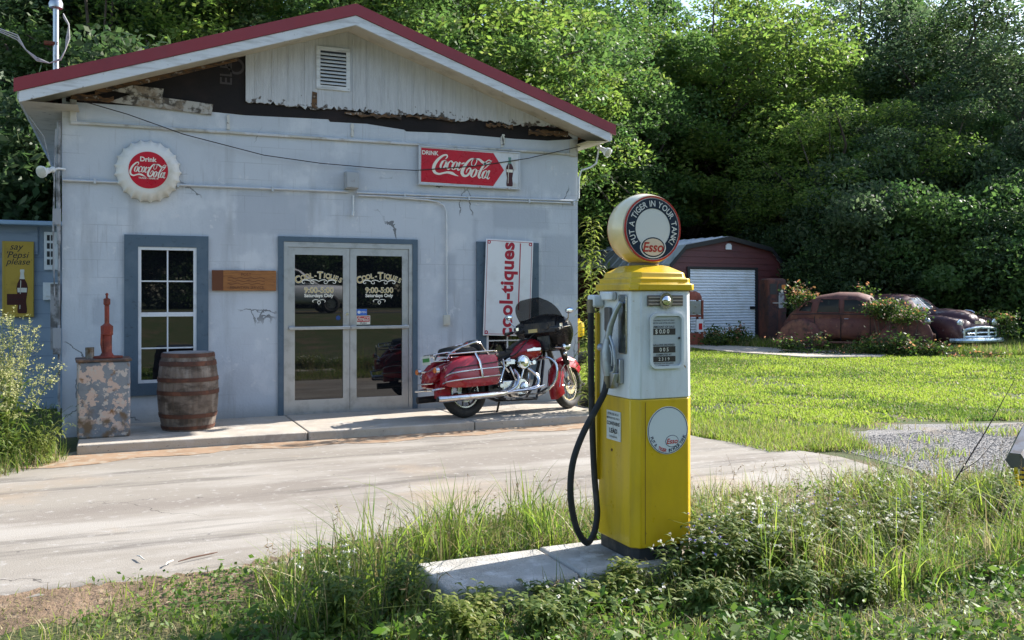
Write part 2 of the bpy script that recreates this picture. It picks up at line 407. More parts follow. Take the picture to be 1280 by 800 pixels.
m_brown = mat('brown_soil', (.20,.135,.085), .95, 0, [((.11,.075,.045), 3, .45, .65), ((.28,.21,.14), 9, .55, .7)], (35,.9,(1,1,1),.03))
_r = random.Random(4); _e = [(-9,-6.35),(-6,-6.2),(-3.2,-6.08),(-2.6,-6.0),(-2.0,-6.1),(-1.6,-5.93),(-1.1,-5.9),(-.6,-6.1),(.6,-6.15),(1.9,-6.1),(3.2,-6.0)]; _t, _b = [], []
for (x0,y0),(x1,y1) in zip(_e,_e[1:]):
    for k in range(12):
        t = k/12; x, y = x0+(x1-x0)*t, y0+(y1-y0)*t; _t.append((x, y+.06+_r.uniform(0,.10)+.08*math.sin(x*3))); _b.append((x, y-.35-_r.uniform(0,.2)))
_n = len(_t); tag(MB().add([(x,y,.027) for x,y in _t]+[(x,y,-.002) for x,y in _b]+[(x,y+.004,-.02) for x,y in _t], [(i+1,i,_n+i,_n+i+1) for i in range(_n-1)]+[(i,i+1,2*_n+i+1,2*_n+i) for i in range(_n-1)]).build('soil_verge', m_brown, smooth=0), kind='structure')
# dirt washed against the pavement
_t = [(-3.5+.1*i, -1.52-.16-.16*abs(math.sin(i*.31))-.1*abs(math.sin(i*.11+1))-_r.uniform(0,.05)-(.25*max(0,1-i/12))) for i in range(62)]; _b = [(2.7,-1.45),(-3.5,-1.45)]
tag(MB().prism(_t+_b, -.05, .0265, 0, Matrix.Identity(4)).build('soil_drift', mat('tan_dirt', (.30,.20,.125), .95, 0, [((.23,.15,.09), 4, .45, .65), ((.31,.25,.185), 9, .5, .6)], (50,.6)), smooth=0), kind='structure')
# pavement along the shop front, cut by joints, a real step above the driveway
pv = MB()
js = [-3.04,-.74,1.22,3.02]
for a, b in zip(js, js[1:]): pv.box((a+.006, -1.5 + (.02 if a < -2 else 0), -.05), (b-.006, -.002, .12))
tag(pv.build('pavement', m_slab, bevel=.012), kind='structure')
m_asph = mat('asphalt', (.055,.055,.056), .85, 0, [((.08,.078,.075), 3, .5, .7)], (60, .6))
rd = MB(); rd.box((-120,-33,.78), (120,-25.5,.856)); tag(rd.build('road', m_asph), kind='structure')
rl = MB(); rl.box((-120,-29.35,.857), (120,-29.2,.861)); rl.box((-120,-29.05,.857), (120,-28.9,.861))
tag(rl.build('road_marking', mat('yellow_line', (.55,.38,.05), .7)), kind='structure')
# slab in front of the shed
sb = MB(); sb.prism([(13.2,12.9),(19.6,10.6),(18.7,8.3),(15.2,5.9),(13.4,6.6),(12.9,9)], -.05, .05, 0, Matrix.Identity(4))
tag(sb.build('concrete_pad', m_slab), kind='structure')
# ------------------------------------------------------------------ the shop
m_wall = mat('painted_block', (.50,.535,.58), .8, 0,
    [((.455,.485,.53), 1.1, .45, .65), ((.57,.595,.63), 2.2, .53, .64), ((.35,.365,.39), .8, .58, .76, (3,3,.5)), ((.57,.585,.61), 7, .64, .68, (1,1,1), 9), ((.36,.37,.39), 5, .60, .78, (6,1,.3)), ((.40,.37,.33), 30, .7, .76), ((.60,.61,.62), 3.5, .68, .70, (1,1,1), 10), ((.33,.35,.38), 55, .69, .72)], (45, .3, (1,1,1), .012))
for p in [(2.05,2.95,2.52,2.86), (-1.35,-.45,2.35,2.92), (1.35,1.55,1.6,2.2), (1.75,1.86,1.3,2.7), (-2.95,-2.65,1.25,1.62), (2.8,3.35,1.6,2.5)]:
    overlay(m_wall, patch_mask(*p, soft=.05, strength=.65), (.37,.40,.45))
overlay(m_wall, patch_mask(-3.24,3.4,-.2,.3, soft=.15, strength=.55), (.30,.285,.26))
overlay(m_wall, crack_mask(.9, .006, .9, .55, .60, .35), (.16,.17,.18))
# a hint of the block joints where the paint is thin
_t = m_wall.node_tree
def joints(N, L):
    tc = N.new('ShaderNodeTexCoord'); sp = N.new('ShaderNodeSeparateXYZ'); L.new(tc.outputs['Object'], sp.inputs[0])
    cb = N.new('ShaderNodeCombineXYZ'); L.new(sp.outputs['X'], cb.inputs[0]); L.new(sp.outputs['Z'], cb.inputs[1])
    br = N.new('ShaderNodeTexBrick'); br.inputs['Scale'].default_value = 1; br.inputs['Brick Width'].default_value = .41; br.inputs['Row Height'].default_value = .203
    br.inputs['Mortar Size'].default_value = .004; br.inputs['Mortar Smooth'].default_value = .3; L.new(cb.outputs[0], br.inputs['Vector'])
    n = N.new('ShaderNodeTexNoise'); n.inputs['Scale'].default_value = 1.3; L.new(tc.outputs['Object'], n.inputs['Vector'])
    mr = N.new('ShaderNodeMapRange'); mr.inputs['From Min'].default_value = .5; mr.inputs['From Max'].default_value = .62; L.new(n.outputs['Fac'], mr.inputs[0])
    return mathn(N, L, 'MULTIPLY', mathn(N, L, 'MULTIPLY', br.outputs['Fac'], mr.outputs[0]), .38)
overlay(m_wall, joints, (.2,.21,.23))

m_trimblue = mat('slate_blue_paint', (.075,.115,.155), .6, 0, [((.1,.14,.18), 4, .5, .7), ((.05,.07,.09), 20, .6, .7)], (60,.15))
m_redmetal = mat('red_roof_metal', (.25,.032,.04), .4, .0, [((.19,.03,.038), 1.5, .5, .7)], rvar=.1)
m_fascia = mat('white_board', (.62,.64,.66), .65, 0, [((.42,.42,.42), 3, .5, .7, (1,3,8)), ((.2,.17,.14), 16, .64, .72)], (70,.2))
m_siding = mat('weathered_white_siding', (.50,.51,.53), .8, 0, [((.40,.405,.42), 3, .46, .7, (9,1,.5)), ((.56,.57,.59), 9, .5, .7, (8,1,.6)), ((.30,.29,.28), 16, .66, .74, (7,1,.5))], (60,.3,(4,1,.5)))
def low_rot(N, L):
    tc = N.new('ShaderNodeTexCoord'); sp = N.new('ShaderNodeSeparateXYZ'); L.new(tc.outputs['Object'], sp.inputs[0])
    n = N.new('ShaderNodeTexNoise'); n.inputs['Scale'].default_value = 16; n.inputs['Detail'].default_value = 8; L.new(tc.outputs['Object'], n.inputs['Vector'])
    h = mathn(N, L, 'MULTIPLY', mathn(N, L, 'SUBTRACT', 4.14, sp.outputs['Z']), 1.5)
    return mathn(N, L, 'MULTIPLY', mathn(N, L, 'SUBTRACT', mathn(N, L, 'ADD', h, n.outputs['Fac']), .72, clamp=True), 14, clamp=True)
overlay(m_siding, low_rot, (.10,.085,.075))
m_felt = mat('black_felt', (.010,.008,.009), .9, 0, [((.022,.015,.015), 2, .5, .7), ((.14,.13,.12), 60, .74, .78)], (20,.3))
m_rotwood = mat('rotten_wood', (.14,.075,.035), .9, 0, [((.04,.03,.025), 9, .45, .6, (1,1,4)), ((.35,.33,.3), 14, .6, .68)], (50,.6))

shop = empty('roadside_shop', (0,0,0), 0, 'pale grey block shop with red edged gable roof, peeling gable end and glass double doors', 'shop building')
# front wall with real openings
holes = [(-2.45,-1.78,.57,2.2), (-.76,.91,.12,2.29), (1.95,2.62,.57,2.2)]
xs = sorted({-3.24, 3.38, *[h[0] for h in holes], *[h[1] for h in holes]}); zs = sorted({-.1, 3.93, *[h[2] for h in holes], *[h[3] for h in holes]})
wl = MB()
for x0, x1 in zip(xs, xs[1:]):
    for z0, z1 in zip(zs, zs[1:]):
        if any(h[0]-.001 <= x0 and x1 <= h[1]+.001 and h[2]-.001 <= z0 and z1 <= h[3]+.001 for h in holes): continue
        wl.add([(x0,0,z0),(x1,0,z0),(x1,0,z1),(x0,0,z1)], [(0,1,2,3)])
for x0, x1, z0, z1 in holes:
    wl.add([(x0,0,z0),(x1,0,z0),(x1,0,z1),(x0,0,z1),(x0,.2,z0),(x1,.2,z0),(x1,.2,z1),(x0,.2,z1)], [(0,4,5,1),(1,5,6,2),(2,6,7,3),(3,7,4,0)])
wl.box((-3.24,.2,-.1), (-3.04,9,3.6)); wl.box((3.18,.2,-.1), (3.38,9,3.6)); wl.box((-3.24,9,-.1), (3.38,9.2,3.6))
wl.add([(-3.24,0,-.1),(-3.24,.2,-.1),(-3.24,.2,3.93),(-3.24,0,3.93)], [(0,3,2,1)]); wl.add([(3.38,0,-.1),(3.38,.2,-.1),(3.38,.2,3.93),(3.38,0,3.93)], [(0,1,2,3)])
wl.add([(-3.04,.21,.0),(3.18,.21,.0),(3.18,.21,3.9),(-3.04,.21,3.9)], [(0,1,2,3)])
wl.build('wall', m_wall, shop, smooth=0)

# roof: thin red metal over boards
RX, RZ = .04, 5.21; LX, LZ = -3.68, 3.93; QX, QZ = 3.72, 3.985
def slope(x): return LZ + (x-LX)/(RX-LX)*(RZ-LZ) if x < RX else QZ + (QX-x)/(QX-RX)*(RZ-QZ)
def band(mb, top, bot, y0, y1, m=0, x0=LX, x1=QX):
    pts = [(x0, slope(x0)+top)] + ([(RX, RZ+top)] if x0 < RX < x1 else []) + [(x1, slope(x1)+top), (x1, slope(x1)+bot)] + ([(RX, RZ+bot)] if x0 < RX < x1 else []) + [(x0, slope(x0)+bot)]
    mb.prism(pts, -y1, -y0, m)
rf = MB(); band(rf, 0, -.035, -.47, 9.5)
for k in range(20):      # standing ribs
    y = -.2+k*.5; band(rf, .018, .0, y, y+.03)
roof = rf.build('roof', m_redmetal, shop)
t_ = MB(); band(t_, .012, -.13, -.5, -.472); t_.build('rake_trim', m_redmetal, roof, smooth=0)
f_ = MB(); band(f_, -.135, -.25, -.485, -.45, x0=LX+.05, x1=QX-.08); f_.build('fascia', m_fascia, roof, smooth=0)
MB().box((LX+.03,-.445,LZ-.2), (LX+.055,9.4,LZ-.04)).build('eave_board', m_fascia, roof); MB().box((QX-.055,-.445,QZ-.2), (QX-.03,9.4,QZ-.04)).build('eave_board', m_fascia, roof)
s_ = MB(); band(s_, -.2, -.215, -.448, -.004, x0=LX+.06, x1=QX-.09)
s_.add([(LX+.06,-.44,LZ-.21),(-3.06,-.44,LZ-.21),(-3.06,9,LZ-.21),(LX+.06,9,LZ-.21)], [(0,1,2,3)]); s_.add([(3.3,-.44,QZ-.23),(QX-.06,-.44,QZ-.21),(QX-.06,9,QZ-.21),(3.3,9,QZ-.23)], [(0,1,2,3)])
s_.build('soffit', mat('cream_soffit', (.50,.46,.39), .7, 0, [((.36,.32,.26), 4, .5, .7), ((.1,.08,.06), 12, .66, .72)]), roof, smooth=0)
# gable end: siding with a gap of bare felt on the left
g_ = MB(); xsd = [-1.22 + .0]
edge = [(-1.22, 4.0)] + [(-1.22+.033*i, 3.985+random.uniform(-.012,.012)+.015*math.sin(i*.21)+(.03 if (i*7)%23 < 3 else 0)) for i in range(1, 131)] + [(3.12, 3.985)]
g_.prism(edge + [(3.2, slope(3.2)-.212), (RX, RZ-.212), (-1.22, slope(-1.22)-.212)], .002, .03)
for k in range(21):
    x = -1.1 + .2*k + random.uniform(-.01,.01)
    if abs(x) > 9: continue
    if not (-.42 < x < .14): g_.box((x,-.036,4.04), (x+.014,-.0305,min(slope(x)-.225, slope(x+.014)-.225)))
g_.box((.105,-.04,3.99), (.14,-.0305,slope(.12)-.22))
gable = g_.build('gable_siding', m_siding, shop, smooth=0)
ft = MB(); ft.prism([(-3.2,3.83),(-1.9,3.85),(-1.22,3.83),(-.2,3.86),(-.18,3.83),(.3,3.84),(.8,3.8),(.83,3.78),(1.4,3.80),(2.4,3.79),(2.9,3.80),(3.25,3.84),(3.3,3.86),(3.1,3.985),(1.0,4.01),(-1.22,4.0),(-1.22,slope(-1.22)-.22),(-3.2,slope(-3.2)-.22)], -.004, .0015)
ft.build('roofing_felt', m_felt, shop, smooth=0)
ft2 = MB(); ft2.text("ELE", .2, (-1.45,4.33), .002, 0, FRONT, .01, rot=R(90)); ft2.ring((-1.33,4.42), .07, .1, .002, .004, 20); ft2.build('felt_print', mat('faded_print', (.06,.052,.055), .9), shop, smooth=0)
rb = MB()
rb.prism([(-2.75,3.86),(-1.62,3.80),(-1.6,3.93),(-2.5,3.98)], .004, .03, 0); rb.prism([(-2.72,3.99),(-2.18,3.93),(-2.16,4.06),(-2.5,4.07)], .032, .05, 0)
rb.build('loose_board', mat('peeling_board', (.40,.38,.35), .85, 0, [((.08,.07,.06), 14, .46, .56), ((.25,.2,.15), 5, .5, .6)], (40,.5)), shop, smooth=0)
rw = MB(); random.seed(3)
def ragged(x0, x1, z0, z1, n=14):
    top = [(x0+(x1-x0)*i/n, z1+random.uniform(-.02,.02)) for i in range(n+1)]; bot = [(x1-(x1-x0)*i/n, z0+random.uniform(-.02,.02)) for i in range(n+1)]
    return top+bot
for pl_, a_, b_ in ((ragged(.0,.75,3.93,3.97), .032, .045), (ragged(.82,1.5,3.955,3.99), .032, .042), (ragged(1.95,2.35,3.93,3.965), .032, .045), ([(-.42,3.97),(-.35,3.98),(-.35,4.18),(-.41,4.19)], .031, .036),
        (ragged(2.6,3.2,3.87,3.93), .004, .05), (ragged(-3.15,-2.7,3.86,3.92,8), .004, .04), ([(-2.9,3.93),(-2.5,4.06),(-1.3,4.49),(-1.3,4.52),(-2.9,4.0)], .004, .03)):
    MB().prism(pl_, a_, b_).build('rotten_board', m_rotwood, shop, smooth=0)
# plaster belt, corner scabs, drips of old mortar
bt = MB(); bt.prism([(-3.15,3.575),(3.3,3.615),(3.3,3.645),(-3.15,3.61)], .001, .035, 0); bt.box((-3.16,-.03,3.57), (-3.09,-.001,3.86)); bt.box((3.24,-.03,3.6), (3.37,-.001,3.84))
bt.build('belt_moulding', mat('belt_paint', (.47,.46,.42), .75, 0, [((.3,.28,.25), 8, .5, .65), ((.55,.56,.58), 3, .5, .6)], (50,.3)), shop, bevel=.008)
m_mort = mat('old_mortar', (.58,.57,.53), .9, 0, [((.2,.18,.16), 20, .55, .65)], (60,.6))
for x, a, b in ((-1.42,3.64,3.82), (.11,3.66,3.83), (2.2,3.66,3.81), (2.22,3.70,3.84)):
    MB().prism([(x-.018+random.uniform(-.006,.006), a+(b-a)*k/8) for k in range(9)]+[(x+.016+random.uniform(-.008,.006), b-(b-a)*k/8) for k in range(9)], .0, .016).build('mortar_drip', m_mort, shop)

# gable vent
vt = MB(); X0, X1, Z0, Z1 = -.36, .07, 4.23, 4.77
vt.box((X0,-.05,Z0),(X0+.05,-.031,Z1)); vt.box((X1-.05,-.05,Z0),(X1,-.031,Z1)); vt.box((X0+.05,-.05,Z1-.05),(X1-.05,-.031,Z1)); vt.box((X0+.05,-.05,Z0),(X1-.05,-.031,Z0+.05))
vent = vt.build('gable_vent', m_fascia, shop, smooth=0)
vb = MB(); vb.box((X0+.05,-.034,Z0+.05),(X1-.05,-.031,Z1-.05)); vb.build('vent_hole', K['inkblack'], vent)
for k in range(9):
    z = Z0+.065+k*.046; sm = MB(); sm.add([(X0+.05,-.055,z),(X1-.05,-.055,z),(X1-.05,-.036,z+.03),(X0+.05,-.036,z+.03),(X0+.05,-.057,z+.008),(X1-.05,-.057,z+.008)], [(0,1,2,3),(0,4,5,1),(4,3,2,5)])
    if k == 0: s0 = sm
    else: s0.add(sm.v, sm.f)
s0.build('louver', m_fascia, vent, smooth=0)
# windows
m_winwhite = mat('white_window_vinyl', (.66,.68,.70), .45, 0, [((.5,.5,.5), 6, .55, .7)])
def window(x0, x1, z0, z1, tx0, tx1, tz0, tz1, name='window'):
    tr = MB(); tr.box((tx0,-.03,tz0),(x0,-.001,tz1)); tr.box((x1,-.03,tz0),(tx1,-.001,tz1)); tr.box((x0,-.03,z1),(x1,-.001,tz1)); tr.box((x0,-.03,tz0),(x1,-.001,z0))
    o = tr.build('window', m_trimblue, shop, smooth=0)
    fm = MB(); w_ = .035; zm = (z0+z1)/2-.02
    fm.box((x0,-.02,z0),(x0+w_,.03,z1)); fm.box((x1-w_,-.02,z0),(x1,.03,z1)); fm.box((x0+w_,-.02,z1-w_),(x1-w_,.03,z1)); fm.box((x0+w_,-.02,z0),(x1-w_,.03,z0+w_)); fm.box((x0+w_,-.015,zm),(x1-w_,.028,zm+.05))
    xm = (x0+x1)/2
    for a, b in ((z0+w_, zm), (zm+.05, z1-w_)):
        fm.box((xm-.008,-.004,a),(xm+.008,.02,b)); c = (a+b)/2; fm.box((x0+w_,-.003,c-.008),(xm-.008,.019,c+.008)); fm.box((xm+.008,-.003,c-.008),(x1-w_,.019,c+.008))
    fm.build('frame', m_winwhite, o, smooth=0)
    gl = MB(); gl.box((x0+w_,.021,z0+w_),(x1-w_,.026,zm)); gl.box((x0+w_,.021,zm+.05),(x1-w_,.026,z1-w_)); gl.build('pane', K['glass'], o, smooth=0)
    return o
window(-2.44,-1.79,.585,2.19, -2.59,-1.655,.44,2.33)
window(1.96,2.61,.585,2.19, 1.82,2.75,.44,2.35)
# door
dt = MB(); dt.box((-.83,-.03,.121),(-.762,-.001,2.355)); dt.box((.912,-.03,.121),(.98,-.001,2.355)); dt.box((-.762,-.03,2.292),(.912,-.001,2.355))
dt.build('door_trim', m_trimblue, shop, smooth=0)
df = MB(); df.box((-.759,-.02,.122),(-.71,.1,2.289)); df.box((.861,-.02,.122),(.909,.1,2.289)); df.box((-.71,-.02,2.225),(.861,.1,2.289)); df.box((-.71,-.015,.121),(.861,.1,.14))
df.build('door_frame', K['alu'], shop, smooth=0)
LW = (-.707, .073); RW = (.079, .858)
def gold_text(mb):
    pass
def scroll(mb, cx, cz, k, M, m):
    for sgn in (-1, 1):
        pts = [(0,.0),(.04,.02),(.09,.025),(.13,.0),(.12,-.03),(.085,-.03),(.08,-.005),(.1,.005)]
        mb.stroke([(cx+sgn*p[0]*k, cz+p[1]*k) for p in pts], [.006*k*2,.014*k,.014*k,.012*k,.01*k,.01*k,.008*k,.004*k], .0, m, M, .003)
        pts = [(.13,.0),(.18,.02),(.23,.02),(.26,-.005),(.245,-.03),(.22,-.025),(.22,-.005)]
        mb.stroke([(cx+sgn*p[0]*k, cz+p[1]*k) for p in pts], [.012*k,.018*k,.018*k,.014*k,.01*k,.008*k,.004*k], .0, m, M, .003)
def slab_letter(mb, ch, size, p, rot, w0, M, m):
    mb.text(ch, size, p, w0, m, M, .035, 0, .002, .85, 'g', rot)
for i, (a, b) in enumerate((LW, RW)):
    d = MB(); st = .085
    d.box((a,-.006,.142),(a+st,.05,2.222)); d.box((b-st,-.006,.142),(b,.05,2.222)); d.box((a+st,-.006,2.13),(b-st,.05,2.222)); d.box((a+st,-.006,.142),(b-st,.05,.30)); 
    door = d.build('door', K['alu'], shop, smooth=0)
    g = MB(); g.box((a+st,.01,.30),(b-st,.02,2.13)); g.build('pane', K['glass'], door, smooth=0)
    h = MB(); h.box((a+.005,-.06,1.185),(b-.005,-.03,1.225)); h.box((a+.02,-.03,1.18),(a+.06,-.0065,1.23)); h.box((b-.06,-.03,1.18),(b-.02,-.0065,1.23)); h.build('push_bar', K['alu'], door, bevel=.006)
    cx = (a+b)/2; LM = fr((0,.0095,0),(1,0,0),(0,0,1))
    sg = MB()
    word = 'COOL-TIQUES'; ws = [1.35 if c in 'CT' and k in (0,5) else .95 for k, c in enumerate(word)]; ws[4] = .7; ws[6] = .6; tot = sum(ws); acc = 0
    for k, (c, wd) in enumerate(zip(word, ws)):
        f = (acc+wd/2)/tot; acc += wd; ang = R(118 - 56*f); rr = .64; p = (cx+rr*math.cos(ang), 1.86-rr+.045+rr*math.sin(ang)-.03)
        big = k in (0, 5); s1 = .125 if big else .088
        sg.text(c, s1, p, .0, 0, LM, .045, 0, .001, .92, 'g', ang-R(90)); sg.text(c, s1, p, .0, 1, LM, .012, 0, .002, .92, 'g', ang-R(90))
    scroll(sg, cx, 1.795, .82, LM, 0)
    sg.text('9:00-5:00', .1, (cx, 1.685), 0, 0, LM, .035, 0, .001); sg.text('9:00-5:00', .1, (cx, 1.685), 0, 1, LM, .006, 0, .002)
    sg.text('Saturdays Only', .06, (cx, 1.61), 0, 0, LM, .03, 0, .001)
    for sgn in (-1,1):
        sg.stroke([(cx,1.50),(cx+sgn*.02,1.53),(cx,1.55),(cx+sgn*.04,1.565),(cx+sgn*.08,1.55),(cx+sgn*.07,1.53)], .008, 0, 0, LM, .001)
    sg.build('gold_lettering', [K['cream'], K['gold']], door, smooth=0)
    if i == 1:
        stk = MB(); stk.box((a+st+.002,.006,1.36),(a+st+.14,.0095,1.44)); stk.text('OPEN', .035, (a+st+.085,1.40), 0, 1, fr((0,.005,0),(1,0,0),(0,0,1)), .01); stk.disc((a+st+.035,1.4), .02, 0, .001, 16, 1, fr((0,.0055,0),(1,0,0),(0,0,1)))
        stk.build('blue_sticker', [mat('blue_sticker', (.04,.14,.5), .4), K['white']], door, smooth=0)
    if i == 0:
        lk = MB(); lk.disc((b-.035, 1.38), .018, 0, .02, 16, 0, fr((0,-.006,0),(1,0,0),(0,0,1))); lk.build('lock', K['chrome'], door)
        bs = MB(); bs.disc((b-st-.06,1.33), .03, 0, .002, 16, 0, LM); bs.build('round_sticker', mat('dim_blue_sticker', (.02,.06,.2), .4), door)
DOOR_R = door
# conduits, junction box, outlet, overhead wire, down pipe of cables
cd = MB(); r_ = .014
cd.tube([(-3.23,-.03,2.93),(-1.9,-.03,2.935),(.05,-.03,2.945)], r_, 8); cd.tube([(.16,-.03,2.94),(1.9,-.03,2.95),(3.36,-.03,2.965)], r_, 8); cd.tube([(.18,-.034,2.905),(1.5,-.034,2.915),(3.25,-.034,2.93)], .011, 8)
cd.tube([(.6,-.03,2.90),(1.1,-.03,2.885),(1.25,-.03,2.87),(1.34,-.03,2.82),(1.38,-.03,2.74),(1.385,-.03,1.36)], .011, 8)
cd.tube([(.11,-.03,2.66),(.115,-.03,2.9)], .012, 8); cd.tube([(.10,-.045,2.64),(.11,-.045,2.70)], .02, 8)
for x in (-2.9,-2.0,-.9,.8,1.7,2.6,3.3): cd.box((x-.012,-.05,2.905),(x+.012,-.001,2.965))
cd.tube([(3.36,-.03,2.965),(3.36,-.05,3.05),(3.36,-.05,3.3)], .012, 8)
cd.build('conduit', mat('painted_conduit', (.50,.53,.56), .45, .3, [((.62,.62,.62), 5, .5, .7)], rvar=.1), shop)
jb = MB(); jb.box((-.0,-.11,2.98),(.17,-.001,3.2)); jb.box((.01,-.125,2.99),(.16,-.1102,3.19)); jb.build('junction_box', mat('grey_box_paint', (.34,.36,.38), .5, 0, [((.25,.22,.2), 10, .6, .7)]), shop, bevel=.006)
ot = MB(); ot.box((1.345,-.045,1.22),(1.43,-.001,1.355)); ot.box((1.365,-.05,1.24),(1.41,-.0455,1.335)); ot.build('outlet_box', mat('beige_outlet', (.55,.53,.46), .5), shop, bevel=.005)
wr = MB(); pts = [AY(*p, -.06) for p in [(105,127),(160,143),(230,168),(330,194),(400,204),(480,211),(520,213),(600,207),(660,198),(725,183)]]
wr.tube(pts, .006, 5); wr.build('overhead_wire', K['inkblack'], shop)
ks = MB()
ks.tube([(-3.27,-.03,2.2),(-3.28,-.03,2.9),(-3.27,-.02,3.6)], .022, 8); ks.tube([(-3.31,-.06,1.5),(-3.33,-.05,2.4),(-3.30,-.07,3.5)], .008, 6); ks.tube([(-3.34,.1,1.9),(-3.31,-.02,2.9),(-3.42,-.1,3.4),(-3.56,-.2,3.6)], .006, 6)
ks.box((-3.36,.02,1.0),(-3.26,.2,1.75)); ks.tube([(-3.27,-.03,.3),(-3.27,-.03,2.2)], .014, 8); ks.box((-3.33,-.06,.95),(-3.25,.0,1.25)); ks.box((-3.33,-.07,2.42),(-3.25,.0,2.6))
ks.build('corner_cable_run', mat('grey_cable', (.3,.31,.33), .6, 0, [((.1,.1,.1), 5, .5, .6)]), shop)

# service mast with drooping cables
mast = empty('service_mast', (-3.24, 1.0, 3.8), 0, 'galvanised service mast with weather head and drooping cables above the left roof edge', 'service mast')
mp = AY(70, 88, .6); top = AY(70, 10, .6)
q = Vector(mast.location)
mm = MB(); mm.tube([Vector((mp.x, .6, 3.75))-q, Vector((mp.x, .6, top.z))-q], .032, 12); mm.build('pole', K['steel'], mast)
mh = MB(); c0 = Vector((mp.x, .6, top.z))-q; mh.lathe([(.055,0),(.075,.01),(.08,.06),(.06,.11),(.025,.135),(.0,.14)], (c0.x, c0.y, c0.z-.01), n=16); mh.build('weather_head', K['steel'], mast)
ca = MB()
for k in range(3):
    pr = [AY(*p, .55) for p in [(79,17+k*2),(86,30+k),(87-k*2,48),(82,62),(76,73+k),(62,79),(46,76-2*k),(32,62),(22,44+3*k),(0,36+2*k)]] + [AY(-60, 20+4*k, .5), AY(-200, -10, .3)]
    ca.tube([p-q for p in pr], .007, 5)
ca.build('cable', mat('weathered_cable', (.4,.4,.4), .6), mast)
cl = MB(); p = AY(62,54,.6)-q; cl.box((p.x-.06,p.y-.03,p.z-.02),(p.x+.09,p.y+.03,p.z+.02)); cl.build('bracket', K['rust'], mast, bevel=.004)

# flood lights
def flood(loc, dirs, label, grp, arm):
    o = empty('flood_light', loc, 0, label, 'flood light', grp)
    for d in dirs:
        d = Vector(d).normalized(); M_ = fr((0,0,0), d.orthogonal(), d.cross(d.orthogonal())); M_ = d.to_track_quat('Z','Y').to_matrix().to_4x4(); M_.translation = d*.03
        h = MB(); h.lathe([(.02,0),(.032,.03),(.036,.08),(.062,.12),(.068,.15),(.066,.152)], n=18, M=M_); hd = h.build('lamp_head', K['white'], o)
        g = MB(); g.lathe([(.064,.1525),(.04,.16),(.0,.163)], n=18, M=M_); g.build('lens', K['lamp_glass'], hd)
    b = MB(); b.tube(arm, .013, 8); b.ball((0,0,0), .035); b.build('bracket', K['white'], o)
    return o
lp = AY(749,184,-.15)
flood(lp, [(.35,-.75,-.5),(.8,-.1,-.45)], 'white twin flood light under the right end of the roof', None, [Vector(p)-lp for p in [(3.37,-.05,3.0),(3.37,-.06,3.3),(3.4,-.08,3.4),(3.52,-.12,3.44),(3.6,-.15,3.5),lp]])
lp = AY(66,212,-.1)
flood(lp, [(-.55,-.7,-.25)], 'single white flood light at the left wall corner', None, [(0,0,0),(.06,.03,.02),(.12,.08,.02)])

# signs on the front
def script_word(mb, T, w0, m, M):
    "the flowing drink script, traced in its own plane"
    S_ = lambda pts, ws: mb.stroke(pts, ws, w0, m, M, .002, 6, T)
    S_([(325,285),(345,258),(338,236),(300,245),(248,290),(210,345),(192,405),(205,450),(250,468),(300,455),(350,443),(400,450),(435,466),(475,480)], [8,14,18,22,30,34,34,32,24,20,26,34,20,2])
    def loop(cx, cy, rx, ry, sl=.35, wd=(24,10), a0=90, n=14):
        pts = []; ws = []
        for i in range(n+1):
            a = R(a0+360*i/n); x = rx*math.cos(a); y = ry*math.sin(a); pts.append((cx+x-y*sl, cy+y)); ws.append(wd[0] if abs(math.cos(a)) > .5 else wd[1])
        S_(pts, ws)
    loop(302,352,26,50); S_([(318,302),(332,318),(352,318)], [8,9,5])
    S_([(402,325),(398,308),(378,308),(352,345),(344,385),(360,404),(395,380)], [18,16,10,22,24,14,6])
    loop(430,358,24,48); S_([(492,308),(474,350),(462,388),(474,408),(502,385)], [20,24,22,14,5])
    S_([(506,330),(542,314)], [16,16])
    S_([(652,342),(628,340),(622,305),(645,262),(676,262),(682,290),(660,335),(640,345)], [10,10,10,10,12,10,10,8])
    S_([(668,258),(620,262),(575,305),(532,375),(514,430),(530,466),(568,468),(602,430),(614,390),(600,372),(575,392),(560,430)], [12,18,26,36,38,34,24,24,20,12,12,8])
    S_([(668,258),(712,262),(752,292),(800,306),(838,288),(862,264)], [12,26,32,22,14,3])
    loop(650,430,25,50)
    S_([(690,400),(720,395)], [8,4])
    S_([(838,262),(808,268),(765,325),(725,400),(706,460),(716,486),(745,462)], [16,10,22,26,26,16,5])
    S_([(846,262),(838,300),(790,352),(752,385)], [12,14,10,5])
    loop(776,440,24,48); S_([(832,385),(815,430),(803,470),(816,490),(838,470)], [20,24,22,14,4])
def bottle(mb, cx, z0, h, wd, w0, M, m0, m1, m2):
    P = [(0,.30),(.02,.40),(.1,.42),(.28,.34),(.42,.42),(.58,.5),(.68,.42),(.78,.22),(.88,.16),(.93,.15),(.94,.19),(1,.18)]
    def seg(a, b, m, w_):
        pr = [p for p in P if a <= p[0] <= b]; mb.prism([(cx-p[1]*wd, z0+p[0]*h) for p in pr] + [(cx+p[1]*wd, z0+p[0]*h) for p in pr[::-1]], w0, w0+w_, m, M)
    seg(0, .78, m0, .002); seg(.78, .93, m1, .0022); seg(.93, 1, m1, .0024)
    mb.prism([(cx-.4*wd, z0+.48*h),(cx+.4*wd, z0+.48*h),(cx+.42*wd, z0+.58*h),(cx-.42*wd, z0+.58*h)], w0+.002, w0+.003, m2, M)
    mb.stroke([(cx-.2*wd, z0+.1*h),(cx-.17*wd, z0+.4*h),(cx-.12*wd, z0+.75*h)], .06*wd, w0+.002, m2, M, .001)
m_cola = mat('cola_brown', (.06,.012,.015), .3); m_green = mat('bottle_green', (.12,.25,.2), .3)
